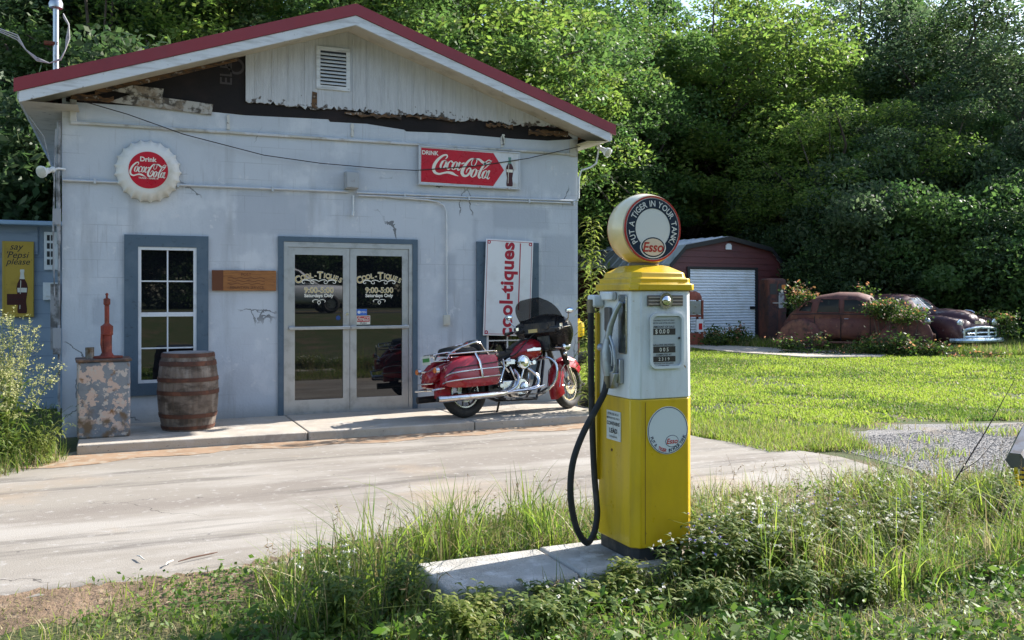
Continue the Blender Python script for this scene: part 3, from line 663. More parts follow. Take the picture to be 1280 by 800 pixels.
sgn = empty('tin_sign', (1.72,-.05,3.34), 0, 'long red and white tin drink sign with arrow and bottle, high on the wall', 'sign')
SM = fr((0,0,0),(1,0,-.008),(.008,0,1))
pl = MB(); pl.box((-.72,.0,-.245),(.72,.03,.245)); pl.build('panel', mat('white_sign_enamel', (.62,.64,.66), .35, 0, [((.5,.48,.44), 6, .5, .7), ((.25,.12,.06), 14, .72, .77)]), sgn, bevel=.006)
fm = MB()
for a, b in (((-.735,-.012,-.26),(-.715,.032,.26)), ((.715,-.012,-.26),(.735,.032,.26)), ((-.715,-.012,.24),(.715,.032,.26)), ((-.715,-.012,-.26),(.715,.032,-.24))): fm.box(a, b)
fm.build('rim', mat('sign_rim', (.5,.52,.55), .4, .2, [((.25,.16,.1), 12, .6, .72)]), sgn, bevel=.004)
ar = MB(); ar.prism([(-.7,-.225),(.33,-.225),(.49,.0),(.33,.225),(-.7,.225)], .001, .003, 0, SM); ar.build('arrow', K['redsign'], sgn, smooth=0)
lt = MB(); sc_ = 1.44/1130.
script_word(lt, lambda e: (-.745+(e[0]-20)*1.06/870*1.03, (372-e[1])*.47/420), .003, 0, SM); lt.text('DRINK', .075, (-.575,.165), .003, 0, SM, .03)
lt.build('lettering', K['cream'], sgn, smooth=0)
bo = MB(); bottle(bo, .575, -.215, .40, .115, .001, SM, 0, 1, 2); bo.build('bottle_picture', [m_cola, m_green, K['cream']], sgn, smooth=0)

cap = empty('bottle_cap_sign', (-2.33,-.01,3.08), 0, 'round white crimped bottle cap sign with a red disc, left on the wall', 'sign')
cp = MB(); n = 63; vs = []; CR = .35
prof = [(.0,.12),(.25,.118),(.29,.105),(.325,.07),(.345,.03),(.35,.0)]
rings = []
for r0, w0 in prof:
    ring = []
    for j in range(126):
        a = 2*math.pi*j/126; k = (.5+.5*math.cos(21*a)); rr = r0*(1 + (.07*k**4 if r0 > .32 else (.02*k if r0 > .28 else 0)))
        ring.append((rr*math.cos(a), -w0, rr*math.sin(a)))
    rings.append(ring)
cp.loft(rings, caps=False); cp.build('cap', mat('cap_white', (.70,.69,.66), .35, 0, [((.55,.52,.45), 3, .5, .7), ((.3,.2,.12), 16, .72, .78)]), cap, smooth=50)
rd_ = MB(); CM = fr((0,-.12,0),(1,0,0),(0,0,1)); rd_.disc((0,.0), .215, .0005, .003, 48, 0, CM); rd_.build('red_disc', K['redsign'], cap, smooth=0)
lt = MB(); script_word(lt, lambda e: (-.2+(e[0]-185)*.40/680, -.005+(370-e[1])*.40/600), .003, 0, CM); lt.text('Drink', .075, (0,.125), .003, 0, CM, .03); lt.text('TRADE - MARK \u00ae', .028, (.0,-.095), .003, 0, CM, .02)
lt.build('lettering', K['cream'], cap, smooth=0)
# small drink sticker on the door
stk = MB(); x = RW[0]+.087; stk.box((x,.005,1.24),(x+.18,.0095,1.355)); LM2 = fr((0,.0048,0),(1,0,0),(0,0,1))
stk.prism([(x+.008,1.275),(x+.172,1.275),(x+.172,1.347),(x+.008,1.347)], 0, .0005, 1, LM2); script_word(stk, lambda e: (x+.012+(e[0]-185)*.156/680, 1.312+(370-e[1])*.15/680), .0005, 0, LM2); stk.text('PUSH', .035, (x+.09,1.257), .0, 2, LM2, .01)
stk.build('push_sticker', [K['cream'], K['redsign'], K['inkblack']], DOOR_R, smooth=0)

# carved plank sign
pk = empty('wooden_plaque', (-1.235,-.01,1.80), 0, 'orange brown carved wooden plank sign between the left window and the doors', 'sign')
b = MB(); b.box((-.38,-.025,-.125),(.38,0,.125)); pb = b.build('board', mat('orange_wood', (.32,.13,.035), .6, 0, [((.2,.075,.02), 8, .45, .65, (1,1,10)), ((.1,.035,.015), 20, .6, .7, (.5,1,8))], (60,.3,(1,1,8))), pk, bevel=.006)
b = MB(); PM = fr((0,-.025,0),(1,0,0),(0,0,1)); b.text('POST', .05, (.02,.075), 0, 0, PM, .01)
for k in range(3): b.stroke([(-.2+.04*i, .03-.035*k+.008*math.sin(i*2.1+k)) for i in range(12)], .007, 0, 0, PM, .001)
b.text('FOUNTAIN SERVICE', .045, (.03,-.085), 0, 0, PM, .01); b.box((-.378,-.027,-.123),(-.25,-.0255,.123))
b.build('carving', mat('burnt_wood', (.12,.04,.015), .7), pb, smooth=0)

# tall banner sign
bn = empty('banner_sign', (2.27,-.06,1.72), 0, 'tall white sign with upright red lettering hung over the right window', 'sign')
bn.rotation_euler = (0, R(2.0), 0)
b = MB(); b.box((-.355,-.012,-.66),(.355,.0,.66)); b.build('panel', mat('white_board_sign', (.70,.71,.72), .45, 0, [((.6,.6,.6), 3, .5, .7)]), bn, bevel=.01)
b = MB(); BM = fr((0,-.012,0),(1,0,0),(0,0,1)); b.text('cool-tiques', .27, (.0,-.02), 0, 0, BM, .036, 0, .001, 1.0, 'c', R(90), 1.06); b.box((.15,-.0135,-.3),(.165,-.0125,.62)); 
for a, c in (((-.335,-.64),(-.329,.64)), ((.329,-.64),(.335,.64)), ((-.329,.634),(.329,.64)), ((-.329,-.64),(.329,-.634))): b.box((a[0],-.0132,a[1]),(c[0],-.0122,c[1]))
for sx_ in (-1,1):
    for sz_ in (-1,1): b.ring((sx_*.31,sz_*.615), .012, .026, 0, .0015, 12, 0, BM)
b.build('lettering', mat('banner_red', (.36,.01,.03), .5), bn, smooth=0)

# blue annex set back on the left
m_annex = mat('blue_grey_block', (.29,.36,.44), .8, 0, [((.19,.25,.33), 1.5, .45, .65), ((.28,.34,.42), 5, .55, .7)], (50,.2))
overlay(m_annex, lambda N, L: _ann(N, L), (.16,.21,.28)) if False else None
an = empty('annex', (-6.2,3,0), 0, 'low blue grey block annex set back at the left of the shop', 'annex building')
b = MB(); b.box((-5.5,0,-.1),(2.9,5,2.6)); 
b.build('wall', m_annex, an)
jn = MB()
for k in range(13): jn.box((-5.5,-.003,.15+.2*k),(2.7,-.0005,.156+.2*k)) if .15+.2*k < 2.2 else None
jn.build('block_joint', mat('joint_blue', (.17,.22,.29), .85), an, smooth=0)
b = MB(); b.box((-5.7,-.25,2.6),(2.92,5.2,2.66)); b.build('roof_edge', mat('blue_metal', (.3,.42,.55), .45), an, bevel=.01)
b = MB(); b.box((-5.5,-.03,2.2),(2.5,-.0005,2.6)); b.build('upper_board', mat('blue_board', (.26,.32,.40), .75, 0, [((.2,.25,.32), 4, .5, .7, (1,1,6))]), an)
av = MB(); p = AY(65,300,2.97); x0 = p.x+6.2; av.box((x0-.1,-.05,1.98),(x0+.1,-.031,2.52)); avo = av.build('wall_vent', K['white'], an, bevel=.004)
av = MB(); 
for k in range(4):
    for s_ in (-1,1): av.box((x0-.02+s_*.025-.018,-.053,2.05+.115*k),(x0-.02+s_*.025+.018,-.0505,2.13+.115*k))
av.build('vent_slot', K['inkblack'], avo)
av = MB(); p = AY(64,357,2.97); x0 = p.x+6.2; av.box((x0-.1,-.09,1.55),(x0+.1,-.001,1.8)); av.box((x0-.07,-.1,1.6),(x0+.07,-.091,1.68)); av.build('meter_box', K['white'], an, bevel=.01)
ss = AY(22,349,2.95)
sg2 = empty('bottle_sign', (ss.x+.02, 2.96, ss.z), 0, 'tall mustard yellow tin sign with a dark bottle on the blue annex', 'sign')
b = MB(); b.box((-.25,-.02,-.62),(.22,0,.62)); b.build('panel', mat('mustard', (.52,.34,.045), .45, 0, [((.42,.27,.04), 5, .5, .7), ((.15,.07,.03), 14, .66, .74)]), sg2, bevel=.006)
b = MB(); BM = fr((-.015,-.02,0),(1,0,0),(0,0,1))
for a, c in (((-.222,-.605),(-.205,.605)), ((.205,-.605),(.222,.605)), ((-.205,.588),(.205,.605)), ((-.205,-.605),(.205,-.588))): b.box((a[0]-.015,-.026,a[1]),(c[0]-.015,-.0205,c[1]))
b.build('rim', mat('yellow_rim', (.5,.36,.06), .4), sg2)
b = MB(); bottle(b, .06, -.56, .72, .17, .0005, BM, 0, 1, 2); b.box((-.18,-.0245,-.42),(.07,-.0235,-.24)); b.build('bottle_picture', [m_cola, K['cream'], K['cream']], sg2, smooth=0)
b = MB(); b.text('say', .15, (-.02,.5), 0, 0, BM, .005, .3, .001); b.text("'Pepsi", .15, (.0,.385), 0, 0, BM, .005, .3, .001); b.text("please'", .14, (.02,.275), 0, 0, BM, .005, .3, .001); b.text('ANTIQUE DEALER', .028, (-.04,-.33), .004, 0, BM, .01)
b.build('lettering', K['inkblack'], sg2, smooth=0)

sg2.scale = (.84, 1, .86)
# ------------------------------------------------------------------ yellow pump and its island
m_isl = mat('island_concrete', (.40,.38,.345), .85, 0, [((.22,.20,.175), 2, .48, .7), ((.55,.53,.5), 7, .52, .66), ((.15,.14,.12), 25, .64, .72)], (60,.6,(1,1,1),.02))
b = MB(); b.box((-1.12,-7.14,-.05),(-.36,-6.60,.115)); b.box((-.352,-7.15,-.05),(.9,-6.59,.12)); b.box((.906,-7.14,-.05),(1.35,-6.6,.125))
tag(b.build('pump_island', m_isl, bevel=.02), 'low white grey concrete island half hidden by weeds under the yellow pump', 'concrete island')
m_py = mat('yellow_enamel', (.62,.40,.012), .35, 0, [((.50,.31,.012), 2.5, .5, .7, (1,1,.5)), ((.28,.15,.02), 26, .68, .74), ((.40,.26,.03), .9, .56, .7, (3,3,.4))], rvar=.1)
m_pw = mat('white_pump_enamel', (.66,.69,.71), .32, 0, [((.56,.57,.57), 3, .5, .7, (2,2,.5)), ((.32,.2,.09), 24, .67, .72), ((.47,.46,.43), 1.2, .56, .72, (3,3,.35))], rvar=.1)
pump = empty('fuel_pump', (.2,-6.89,.12), 0, 'restored yellow and white antique fuel pump with a round globe on top, in the foreground', 'fuel pump')
HW, HD = .205, .225
def octo(hw, hd, c):
    return [(-hw+c,-hd),(hw-c,-hd),(hw,-hd+c),(hw,hd-c),(hw-c,hd),(-hw+c,hd),(-hw,hd-c),(-hw,-hd+c)]
def shell(mb, levels, m=0):
    mb.loft([[(x, y, z) for x, y in octo(hw, hd, c)] for hw, hd, c, z in levels], m)
b = MB(); shell(b, [(HW-.015,HD-.015,.03,0),(HW-.015,HD-.015,.03,.075)]); b.build('base', mat('black_base', (.03,.03,.032), .7, 0, [((.12,.1,.08), 8, .5, .7)]), pump, bevel=.005)
b = MB(); shell(b, [(HW,HD,.045,.076),(HW,HD,.045,.915)]); lo_ = b.build('lower_panel', m_py, pump, bevel=.006)
b = MB(); shell(b, [(HW,HD,.045,.917),(HW-.004,HD-.004,.045,1.53)]); up_ = b.build('upper_panel', m_pw, pump, bevel=.006)
b = MB(); 
shell(b, [(HW+.012,HD+.012,.04,1.532),(HW+.012,HD+.012,.04,1.57),(HW-.004,HD-.004,.04,1.572),(HW-.004,HD-.004,.04,1.602),(HW-.022,HD-.022,.04,1.604),(HW-.026,HD-.03,.04,1.635),(.12,.12,.04,1.675),(.095,.095,.03,1.68)])
capo = b.build('top_cap', m_py, pump, bevel=.006)
b = MB(); 
for sgn in (-1,): 
    for k in range(3): b.box((-.03+.03*k-.006,-HD-.012,1.50-.0),( -.03+.03*k+.006,-HD-.004,1.502))
b = MB(); b.lathe([(.085,1.676),(.09,1.69),(.078,1.70),(.078,1.722),(.086,1.73),(.086,1.742)], n=28); b.build('globe_collar', mat('dull_collar', (.22,.2,.17), .5, .6, [((.1,.07,.05), 10, .5, .7)]), pump)
# globe: a thick drum with a lens at each face
GZ = 1.893 + .0; GR = .212
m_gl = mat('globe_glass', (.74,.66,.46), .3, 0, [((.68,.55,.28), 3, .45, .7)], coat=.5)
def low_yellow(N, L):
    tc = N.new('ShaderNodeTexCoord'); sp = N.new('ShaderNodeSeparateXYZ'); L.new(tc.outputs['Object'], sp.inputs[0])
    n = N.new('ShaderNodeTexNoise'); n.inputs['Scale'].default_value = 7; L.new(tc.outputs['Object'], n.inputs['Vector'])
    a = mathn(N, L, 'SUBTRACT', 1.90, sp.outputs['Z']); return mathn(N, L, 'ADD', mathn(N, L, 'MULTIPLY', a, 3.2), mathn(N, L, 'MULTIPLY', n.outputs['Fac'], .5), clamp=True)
overlay(m_gl, low_yellow, (.66,.40,.03))  # yellow cap's bounce light painted in low down, besides the paler faded top
b = MB(); T_ = .085
prof = [(0,-T_-.012),(.12,-T_-.010),(GR*.885,-T_),(GR*.905,-T_-.004),(GR*.93,-T_-.002),(GR*.975,-T_*.6),(GR,-T_*.2),(GR,T_*.2),(GR*.975,T_*.6),(GR*.93,T_+.002),(GR*.905,T_+.004),(.12,T_+.010),(0,T_+.012)]
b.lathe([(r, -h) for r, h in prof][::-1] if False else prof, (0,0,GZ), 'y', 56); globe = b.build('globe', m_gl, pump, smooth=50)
b = MB(); b.tube([(.0+GR*1.004*math.cos(a), 0, GZ+GR*1.004*math.sin(a)) for a in [R(70+4*i) for i in range(10)]], .0035, 5); b.build('globe_seam', K['rust'], globe)
def face(side):
    s_ = -1 if side == 'front' else 1
    M_ = fr((0, s_*(T_+.012), GZ), (-s_,0,0), (0,0,1))
    f = MB(); r0 = GR*.905
    f.disc((0,0), r0, -.006, .001, 56, 0, M_)                        # white plate
    f.ring((0,0), r0*.945, r0*1.0, -.004, .003, 56, 1, M_)            # red rim
    f.ring((0,0), r0*.615, r0*.925, .001, .0025, 56, 2, M_)           # navy band
    f.arc_text('PUT A TIGER IN YOUR TANK!', .050, (0,0), r0*.765, 217, -37, .0026, 0, M_, .014, .88)
    # lower navy field, oval with the name
    f.prism([(r0*.93*math.cos(a), r0*.93*math.sin(a)) for a in [R(222+8*i) for i in range(13)]] , .001, .0024, 2, M_)
    f.disc((0,-r0*.56), .088, .0026, .0032, 40, 0, M_, ev=.74); f.disc((0,-r0*.56), .080, .0033, .0038, 40, 2, M_, ev=.72); f.disc((0,-r0*.56), .072, .0039, .0044, 40, 3, M_, ev=.70)
    f.text('Esso', .078, (0,-r0*.56), .0044, 1, M_, .022, .22, .001, 1.0)
    return f
m_gw = mat('lens_white', (.68,.67,.64), .3, 0, [((.58,.56,.5), 6, .5, .7)], coat=.5); m_cr = mat('lens_cream', (.70,.56,.42), .3, coat=.5)
m_rimred = mat('lens_red', (.42,.03,.02), .3, coat=.5); m_nv = mat('lens_navy', (.01,.02,.045), .25, coat=.5)
face('front').build('lens', [m_gw, m_rimred, m_nv, m_cr], globe, smooth=0); face('back').build('lens', [m_gw, m_rimred, m_nv, m_cr], globe, smooth=0)

# front plate: light boss with stripes, dial window
PF = fr((0,-HD,0),(1,0,0),(0,0,1))
b = MB(); 
for s_ in (-1,1):
    b = MB(); x0, x1 = (.035, .118); b.prism([(s_*x0,1.445),(s_*x1,1.445),(s_*x1,1.505),(s_*x0,1.505)], .0, .006, 0, PF)
    for k in range(3): b.prism([(s_*x0,1.452+.019*k),(s_*(x1-.004),1.452+.019*k),(s_*(x1-.004),1.459+.019*k),(s_*x0,1.459+.019*k)], .006, .011, 1, PF)
    b.build('wing_badge', [mat('badge_dark', (.12,.10,.09), .5, .3), mat('badge_copper', (.42,.34,.29), .4, .4, [((.3,.3,.3), 10, .5, .6)])], pump, smooth=0)
b = MB(); b.ring((0,1.475), .03, .045, 0, .016, 28, 0, PF); b.lathe([(.03,0),(.026,.014),(.015,.022),(0,.025)], (0,0,0), 'z', 24, 0, PF @ Matrix.Translation((0,1.475,.008))); b.build('lamp_boss', K['chrome'], pump)
def rrect(cx, cy, w_, h_, r, n=6):
    P = []
    for qx, qy, a0 in ((1,1,0),(-1,1,90),(-1,-1,180),(1,-1,270)):
        for i in range(n+1):
            a = R(a0+90*i/n); P.append((cx+qx*(w_/2-r)+r*math.cos(a), cy+qy*(h_/2-r)+r*math.sin(a)))
    return P
b = MB(); o_ = rrect(.01,1.245,.225,.315,.04); i_ = rrect(.01,1.245,.195,.285,.03)
n = len(o_); vs = [(x,y,.0) for x,y in o_]+[(x,y,.014) for x,y in o_]+[(x,y,.014) for x,y in i_]+[(x,y,.002) for x,y in i_]
fs = [(k*n+i, k*n+(i+1)%n, (k+1)*n+(i+1)%n, (k+1)*n+i) for k in range(3) for i in range(n)]
b.add(vs, fs, 0, PF); dial = b.build('dial_bezel', m_pw, pump)
b = MB(); b.prism(i_, .0005, .003, 0, PF); dw = b.build('dial_plate', mat('dial_grey', (.42,.45,.46), .4, 0, [((.36,.38,.38), 4, .5, .7)]), dial, smooth=0)
b = MB(); xx = -.01
for z, h_ in ((1.298,.036),(1.196,.036),(1.142,.032)): b.prism([(xx-.078,z-h_/2),(xx+.078,z-h_/2),(xx+.078,z+h_/2),(xx-.078,z+h_/2)], .003, .0045, 0, PF)
b.text('AMOUNT OF SALE', .017, (xx,1.326), .0035, 1, PF, .02); b.text('GALLONS DELIVERED', .015, (xx,1.223), .0035, 1, PF, .02); b.text('COMPUTED AT', .015, (xx,1.167), .0035, 1, PF, .02)
b.text('THIS PRICE STARTS AT ZERO', .011, (xx,1.362), .0035, 1, PF, .01); b.text('BEFORE AND AFTER DELIVERY', .011, (xx,1.347), .0035, 1, PF, .01)
b.text('NO SALES TAX INCLUDED', .011, (xx,1.118), .0035, 1, PF, .01)
b.text('COMPUTER', .014, (xx,1.103), .0035, 1, PF, .01); 
b.text('$ 0.0 0', .034, (xx-.012,1.298), .0046, 2, PF, .01); b.text('0 0 5', .03, (xx,1.196), .0046, 2, PF, .01); b.text('2 3 1 9', .026, (xx,1.142), .0046, 2, PF, .01)
b.disc((.093,1.26), .007, .003, .008, 10, 0, PF)
b.build('dial_figures', [mat('dial_black', (.03,.025,.022), .5), K['inkblack'], K['cream']], dw, smooth=0)
# round picture sign on the yellow panel: rim, words and small oval only
b = MB(); b.disc((.018,.735), .136, .0, .004, 48, 0, PF); b.ring((.018,.735), .129, .1325, .004, .005, 48, 1, PF)
b.arc_text('PUT A', .027, (.018,.735), .114, 196, 228, .0042, 1, PF, .014, .9, True); b.arc_text('TIGER', .027, (.018,.735), .114, 235, 265, .0042, 2, PF, .014, .9, True); b.arc_text('IN YOUR TANK', .027, (.018,.735), .114, 272, 344, .0042, 1, PF, .014, .9, True)
b.disc((.045,.672), .044, .0042, .005, 30, 1, PF, ev=.78); b.disc((.045,.672), .041, .005, .0056, 30, 0, PF, ev=.76); b.text('Esso', .041, (.045,.672), .0057, 2, PF, .018, .2, .001)
b.build('round_decal', [mat('decal_white', (.62,.66,.68), .35, coat=.3), K['navy'], K['inkred']], pump, smooth=0)
b = MB(); b.prism([(-.132,.10),(-.129,.10),(-.129,.90),(-.132,.90)], .0003, .001, 0, PF); b.prism([(-.145,.30),(.145,.30),(.145,.303),(-.145,.303)], .0003, .001, 0, PF) if False else None; b.build('panel_seam', K['rust'], pump, smooth=0)
b = MB(); b.disc((-.02,.60), .008, .0, .004, 10, 0, fr((-HW,0,0),(0,-1,0),(0,0,1))); b.build('screw', K['rust'], pump)
# left side: lead notice, chrome recess, nozzle boot, hose
PL = fr((-HW,0,0),(0,-1,0),(0,0,1))
b = MB(); b.prism([(-.075,.66),(.085,.66),(.085,.83),(-.075,.83)], .0005, .005, 0, PL); 
b.text('FOR USE AS A', .02, (.005,.812), .005, 1, PL, .01); b.text('MOTOR FUEL ONLY', .016, (.005,.788), .005, 1, PL, .01); b.text('CONTAINS', .029, (.005,.757), .005, 1, PL, .02); b.text('LEAD', .038, (.005,.715), .005, 1, PL, .025); b.text('TETRAETHYL', .016, (.005,.68), .005, 1, PL, .01)
b.build('lead_notice', [mat('notice_white', (.55,.58,.58), .45, 0, [((.4,.42,.42), 12, .55, .7)]), K['inkblack']], pump, smooth=0)
b = MB(); b.prism(rrect(.105,1.34,.09,.34,.015), .0005, .006, 0, PL); b.build('chrome_recess', mat('old_chrome', (.5,.5,.48), .15, 1, [((.25,.2,.13), 12, .5, .7)], (12,.3)), pump, bevel=.004)
b = MB(); b.prism(rrect(-.05,1.365,.06,.14,.01), .0005, .02, 0, PL); b.build('switch_plate', mat('dark_steel', (.14,.13,.125), .45, .6), pump, bevel=.004)
b = MB(); b.prism(rrect(-.155,1.47,.085,.075,.02), .0005, .07, 0, PL); b.prism(rrect(-.03,1.50,.13,.05,.015), .0005, .035, 0, PL); b.build('hose_outlet', m_pw, pump, bevel=.008)
Lo = lambda p: (p[0]-.2, p[1]+6.89, p[2]-.12)
b = MB(); b.prism([(-.02,1.06),(.11,1.06),(.10,1.02),(.055,.965),(.03,1.0)], .01, .06, 0, PL); b.prism([(.085,1.0),(.115,1.0),(.115,1.14),(.085,1.14)], .0005, .03, 0, PL); b.build('nozzle_boot', K['steel'], pump, bevel=.004)
nz = MB()
P3 = lambda u, v, w_: (-HW-w_, -u, v)
nz.tube([P3(.035,1.04,.055),P3(.03,1.10,.058),P3(.02,1.18,.06),P3(.028,1.25,.055)], [.028,.034,.032,.024], 12)
nz.tube([P3(.028,1.25,.055),P3(.05,1.33,.05),P3(.09,1.42,.035),P3(.115,1.465,.02)], [.022,.018,.015,.014], 12)
nz.tube([P3(.012,1.19,.058),P3(-.04,1.20,.06)], [.024,.02], 12); nz.ball(P3(-.045,1.20,.06), .024)
nz.tube([P3(.035,1.05,.055),P3(.10,1.07,.055),P3(.115,1.12,.055),P3(.085,1.22,.055),P3(.05,1.27,.055)], .0085, 8, flat=1)
nz.tube([P3(.045,1.12,.055),P3(.075,1.10,.055),P3(.08,1.17,.055),P3(.05,1.22,.055)], .006, 8)
nz.build('nozzle', mat('grey_nozzle', (.30,.33,.36), .4, .6, [((.2,.18,.16), 12, .5, .7)]), pump)
hs = MB(); hp = [Lo(p) for p in [(-.075,-6.74,1.57),(-.075,-6.74,1.3),(-.07,-6.745,.9),(-.065,-6.76,.6),(-.06,-6.78,.42),(-.065,-6.80,.33),(-.10,-6.83,.24),(-.155,-6.87,.20),(-.20,-6.90,.21),(-.265,-6.93,.29),(-.31,-6.95,.42),(-.325,-6.96,.56),(-.305,-6.96,.70),(-.24,-6.95,.84),(-.14,-6.93,.98),(-.085,-6.925,1.07),(-.065,-6.925,1.17)]]
def smooth_path(P, sub=4):
    P = [Vector(p) for p in P]; out = []
    for i in range(len(P)-1):
        p0, p1, p2, p3 = P[max(i-1,0)], P[i], P[i+1], P[min(i+2,len(P)-1)]
        for k in range(sub):
            t = k/sub; out.append(.5*((2*p1)+(p2-p0)*t+(2*p0-5*p1+4*p2-p3)*t*t+(3*p1-p0-3*p2+p3)*t**3))
    return out+[P[-1]]
hs.tube(smooth_path(hp, 5), .0185, 12); hs.build('hose', K['rubber'], pump)
m_br = mat('brass_dull', (.18,.15,.1), .5, .6); MB().tube([Lo((-.072,-6.925,1.09)), Lo((-.065,-6.925,1.175))], .021, 12).build('hose_ferrule', m_br, pump); MB().tube([Lo((-.075,-6.74,1.52)),Lo((-.075,-6.74,1.6))], .024, 12).build('hose_ferrule', m_br, pump)
b = MB(); b.box((-HW-.02,HD-.06,.4),(-HW-.0005,HD-.035,1.4)); b.build('side_rail', m_py, pump)
b = MB(); b.tube([(HW+.012,-.08,1.60),(HW+.035,-.08,1.595),(HW+.04,-.08,1.55),(HW+.012,-.08,1.54)], .006, 6); b.build('latch', K['steel'], pump)
# ------------------------------------------------------------------ things on the pavement
# peeling cabinet
cb = empty('metal_cabinet', (-2.80,-.86,.12), R(3), 'small peeling pink and blue metal cabinet under the red hand pump', 'cabinet')
m_peel = mat('peeling_paint', (.20,.22,.245), .8, 0, [((.13,.15,.18), 5, .45, .7), ((.50,.38,.32), 8.5, .52, .53, (1,1,1), 12), ((.46,.41,.37), 15, .58, .59, (1,1,1), 12), ((.20,.10,.04), 7, .59, .66, (1,1,1), 10)], (9,.5,(1,1,1),.012))
def low_rust(N, L):
    tc = N.new('ShaderNodeTexCoord'); sp = N.new('ShaderNodeSeparateXYZ'); L.new(tc.outputs['Object'], sp.inputs[0]); n = N.new('ShaderNodeTexNoise'); n.inputs['Scale'].default_value = 9; n.inputs['Detail'].default_value = 7; L.new(tc.outputs['Object'], n.inputs['Vector'])
    return mathn(N, L, 'MULTIPLY', mathn(N, L, 'SUBTRACT', mathn(N, L, 'SUBTRACT', n.outputs['Fac'], mathn(N, L, 'MULTIPLY', sp.outputs['Z'], .45)), .42, clamp=True), 6, clamp=True)
overlay(m_peel, low_rust, (.15,.10,.06))
b = MB(); b.box((-.255,-.2,.0),(.255,.2,.80)); b.build('body', m_peel, cb, bevel=.02)
b = MB(); b.box((-.27,-.215,.801),(.27,.215,.83)); b.build('top', mat('dark_top', (.07,.05,.045), .8, 0, [((.2,.12,.08), 6, .5, .65)], (30,.4)), cb, bevel=.008)
hpump = empty('hand_pump', (-2.765,-.88,.95), 0, 'rusty red cast iron hand pump standing on the peeling cabinet', 'hand pump')
m_hp = mat('red_iron', (.20,.035,.022), .7, .1, [((.10,.03,.02), 6, .45, .65), ((.28,.08,.04), 14, .55, .7)], (40,.3))
b = MB(); b.prism([(.17*math.cos(R(45*i+22)), .14*math.sin(R(45*i+22))) for i in range(8)], .0, .02, 0, Matrix.Identity(4)); b.build('base_plate', m_hp, hpump, bevel=.005)
b = MB(); b.lathe([(.075,.02),(.055,.05),(.05,.06),(.05,.24),(.062,.25),(.062,.26),(.05,.262)], n=16); b.lathe([(.06,.26),(.062,.34),(.035,.36),(.026,.37)], n=6); b.build('barrel_body', m_hp, hpump)
b = MB(); b.tube([(0,0,.36),(0,0,.56)], .024, 12); b.tube([(0,0,.56),(0,0,.575),(0,0,.63),(0,0,.64)], [.02,.034,.034,.018], 12); b.tube([(0,0,.64),(0,0,.675)], .012, 8); b.ball((0,0,.68), .016); b.build('stem', m_hp, hpump)
b = MB(); b.tube([(-.04,-.03,.06),(-.055,-.045,.15),(-.05,-.04,.25)], .01, 8); b.build('side_pipe', m_hp, hpump)
tc_ = empty('tin_can', (-2.93,-.93,.95), 0, 'small rusty open tin can beside the hand pump', 'tin can')
b = MB(); b.lathe([(.0,.0),(.044,.0),(.044,.005),(.0425,.03),(.044,.05),(.0425,.07),(.044,.09),(.044,.115),(.046,.118),(.041,.118),(.041,.02),(.0,.02)], n=20); b.build('can_body', mat('tin', (.2,.18,.16), .6, .5, [((.1,.06,.03), 14, .45, .6)]), tc_)

# barrel
br = empty('wooden_barrel', (-1.93,-.68,.12), R(20), 'weathered grey oak barrel with rusty hoops below the left window', 'barrel')
m_oak = mat('grey_oak', (.14,.11,.09), .85, 0, [((.24,.205,.175), 6, .5, .65, (1.5,1.5,.25)), ((.06,.045,.035), 3.2, .5, .62, (1,1,2.2)), ((.10,.07,.05), 30, .55, .7, (1,1,.12))], (40,.6,(1,1,.12),.01))
H = .86
def brad(z): return .275 + .052*(1-((z-H/2)/(H/2))**2)
b = MB(); ns = 30
rings = []
for k in range(13):
    z = H*k/12; ring = []
    for j in range(ns*4):
        a = 2*math.pi*j/(ns*4); g = .0045 if j % 4 == 0 else 0; r = brad(z)-g - .003*random.random()*(j % 4 == 1)
        ring.append((r*math.cos(a), r*math.sin(a), z))
    rings.append(ring)
b.loft(rings, caps=False); b.build('stave', m_oak, br, smooth=20)
b = MB(); b.lathe([(0,H-.03),(.262,H-.03)], n=40); b.lathe([(.262,H-.03),(.262,H-.002),(.27,H)], n=40); b.build('barrel_head', mat('barrel_top', (.24,.24,.25), .8, 0, [((.14,.12,.1), 5, .5, .65)], (30,.4)), br)
for z0, z1 in ((.02,.055),(.145,.19),(.40,.445),(.545,.59),(.72,.77),(.815,.855)):
    h = MB(); h.lathe([(brad(z0)+.001,z0),(brad(z0)+.006,z0),(brad(z1)+.006,z1),(brad(z1)+.001,z1)], n=60); h.build('hoop', mat('rusty_hoop', (.09,.038,.025), .7, .3, [((.15,.06,.035), 6, .5, .65), ((.06,.03,.022), 12, .5, .65)], (40,.3)) if z0 < .03 else bpy.data.materials['rusty_hoop'], br)

# old tyres leaning behind the corner plant
def tyre(loc, rot, label, grp='old tyres beside the right wall corner'):
    o = empty('old_tyre', loc, 0, label, 'tyre', grp, rot=rot)
    b = MB(); b.torus((0,0,0), .24, .085, 'y', 32, 12, rz=.09); b.build('tread', K['rubber'], o)
    return o
tyre((3.56,.0,.50), (R(-12),0,R(-35)), 'black tyre leaning on the right wall corner behind the tall plant')
tyre((3.78,.05,.09), (R(90),0,0), 'black tyre lying flat on the ground by the right wall corner')
# small yellow box sign on the far side, glimpsed through the plant
b = empty('yellow_can', (3.62,.45,0), 0, 'small yellow can on a rusty post glimpsed past the right wall corner', 'oil can')
q = MB(); q.tube([(0,0,0),(0,0,1.0)], .025, 8); q.build('post', K['rust'], b)
q = MB(); q.lathe([(0,1.0),(.09,1.0),(.095,1.01),(.095,1.2),(.09,1.21),(.03,1.24),(.03,1.27),(0,1.27)], n=20); q.build('can_body', m_py, b)

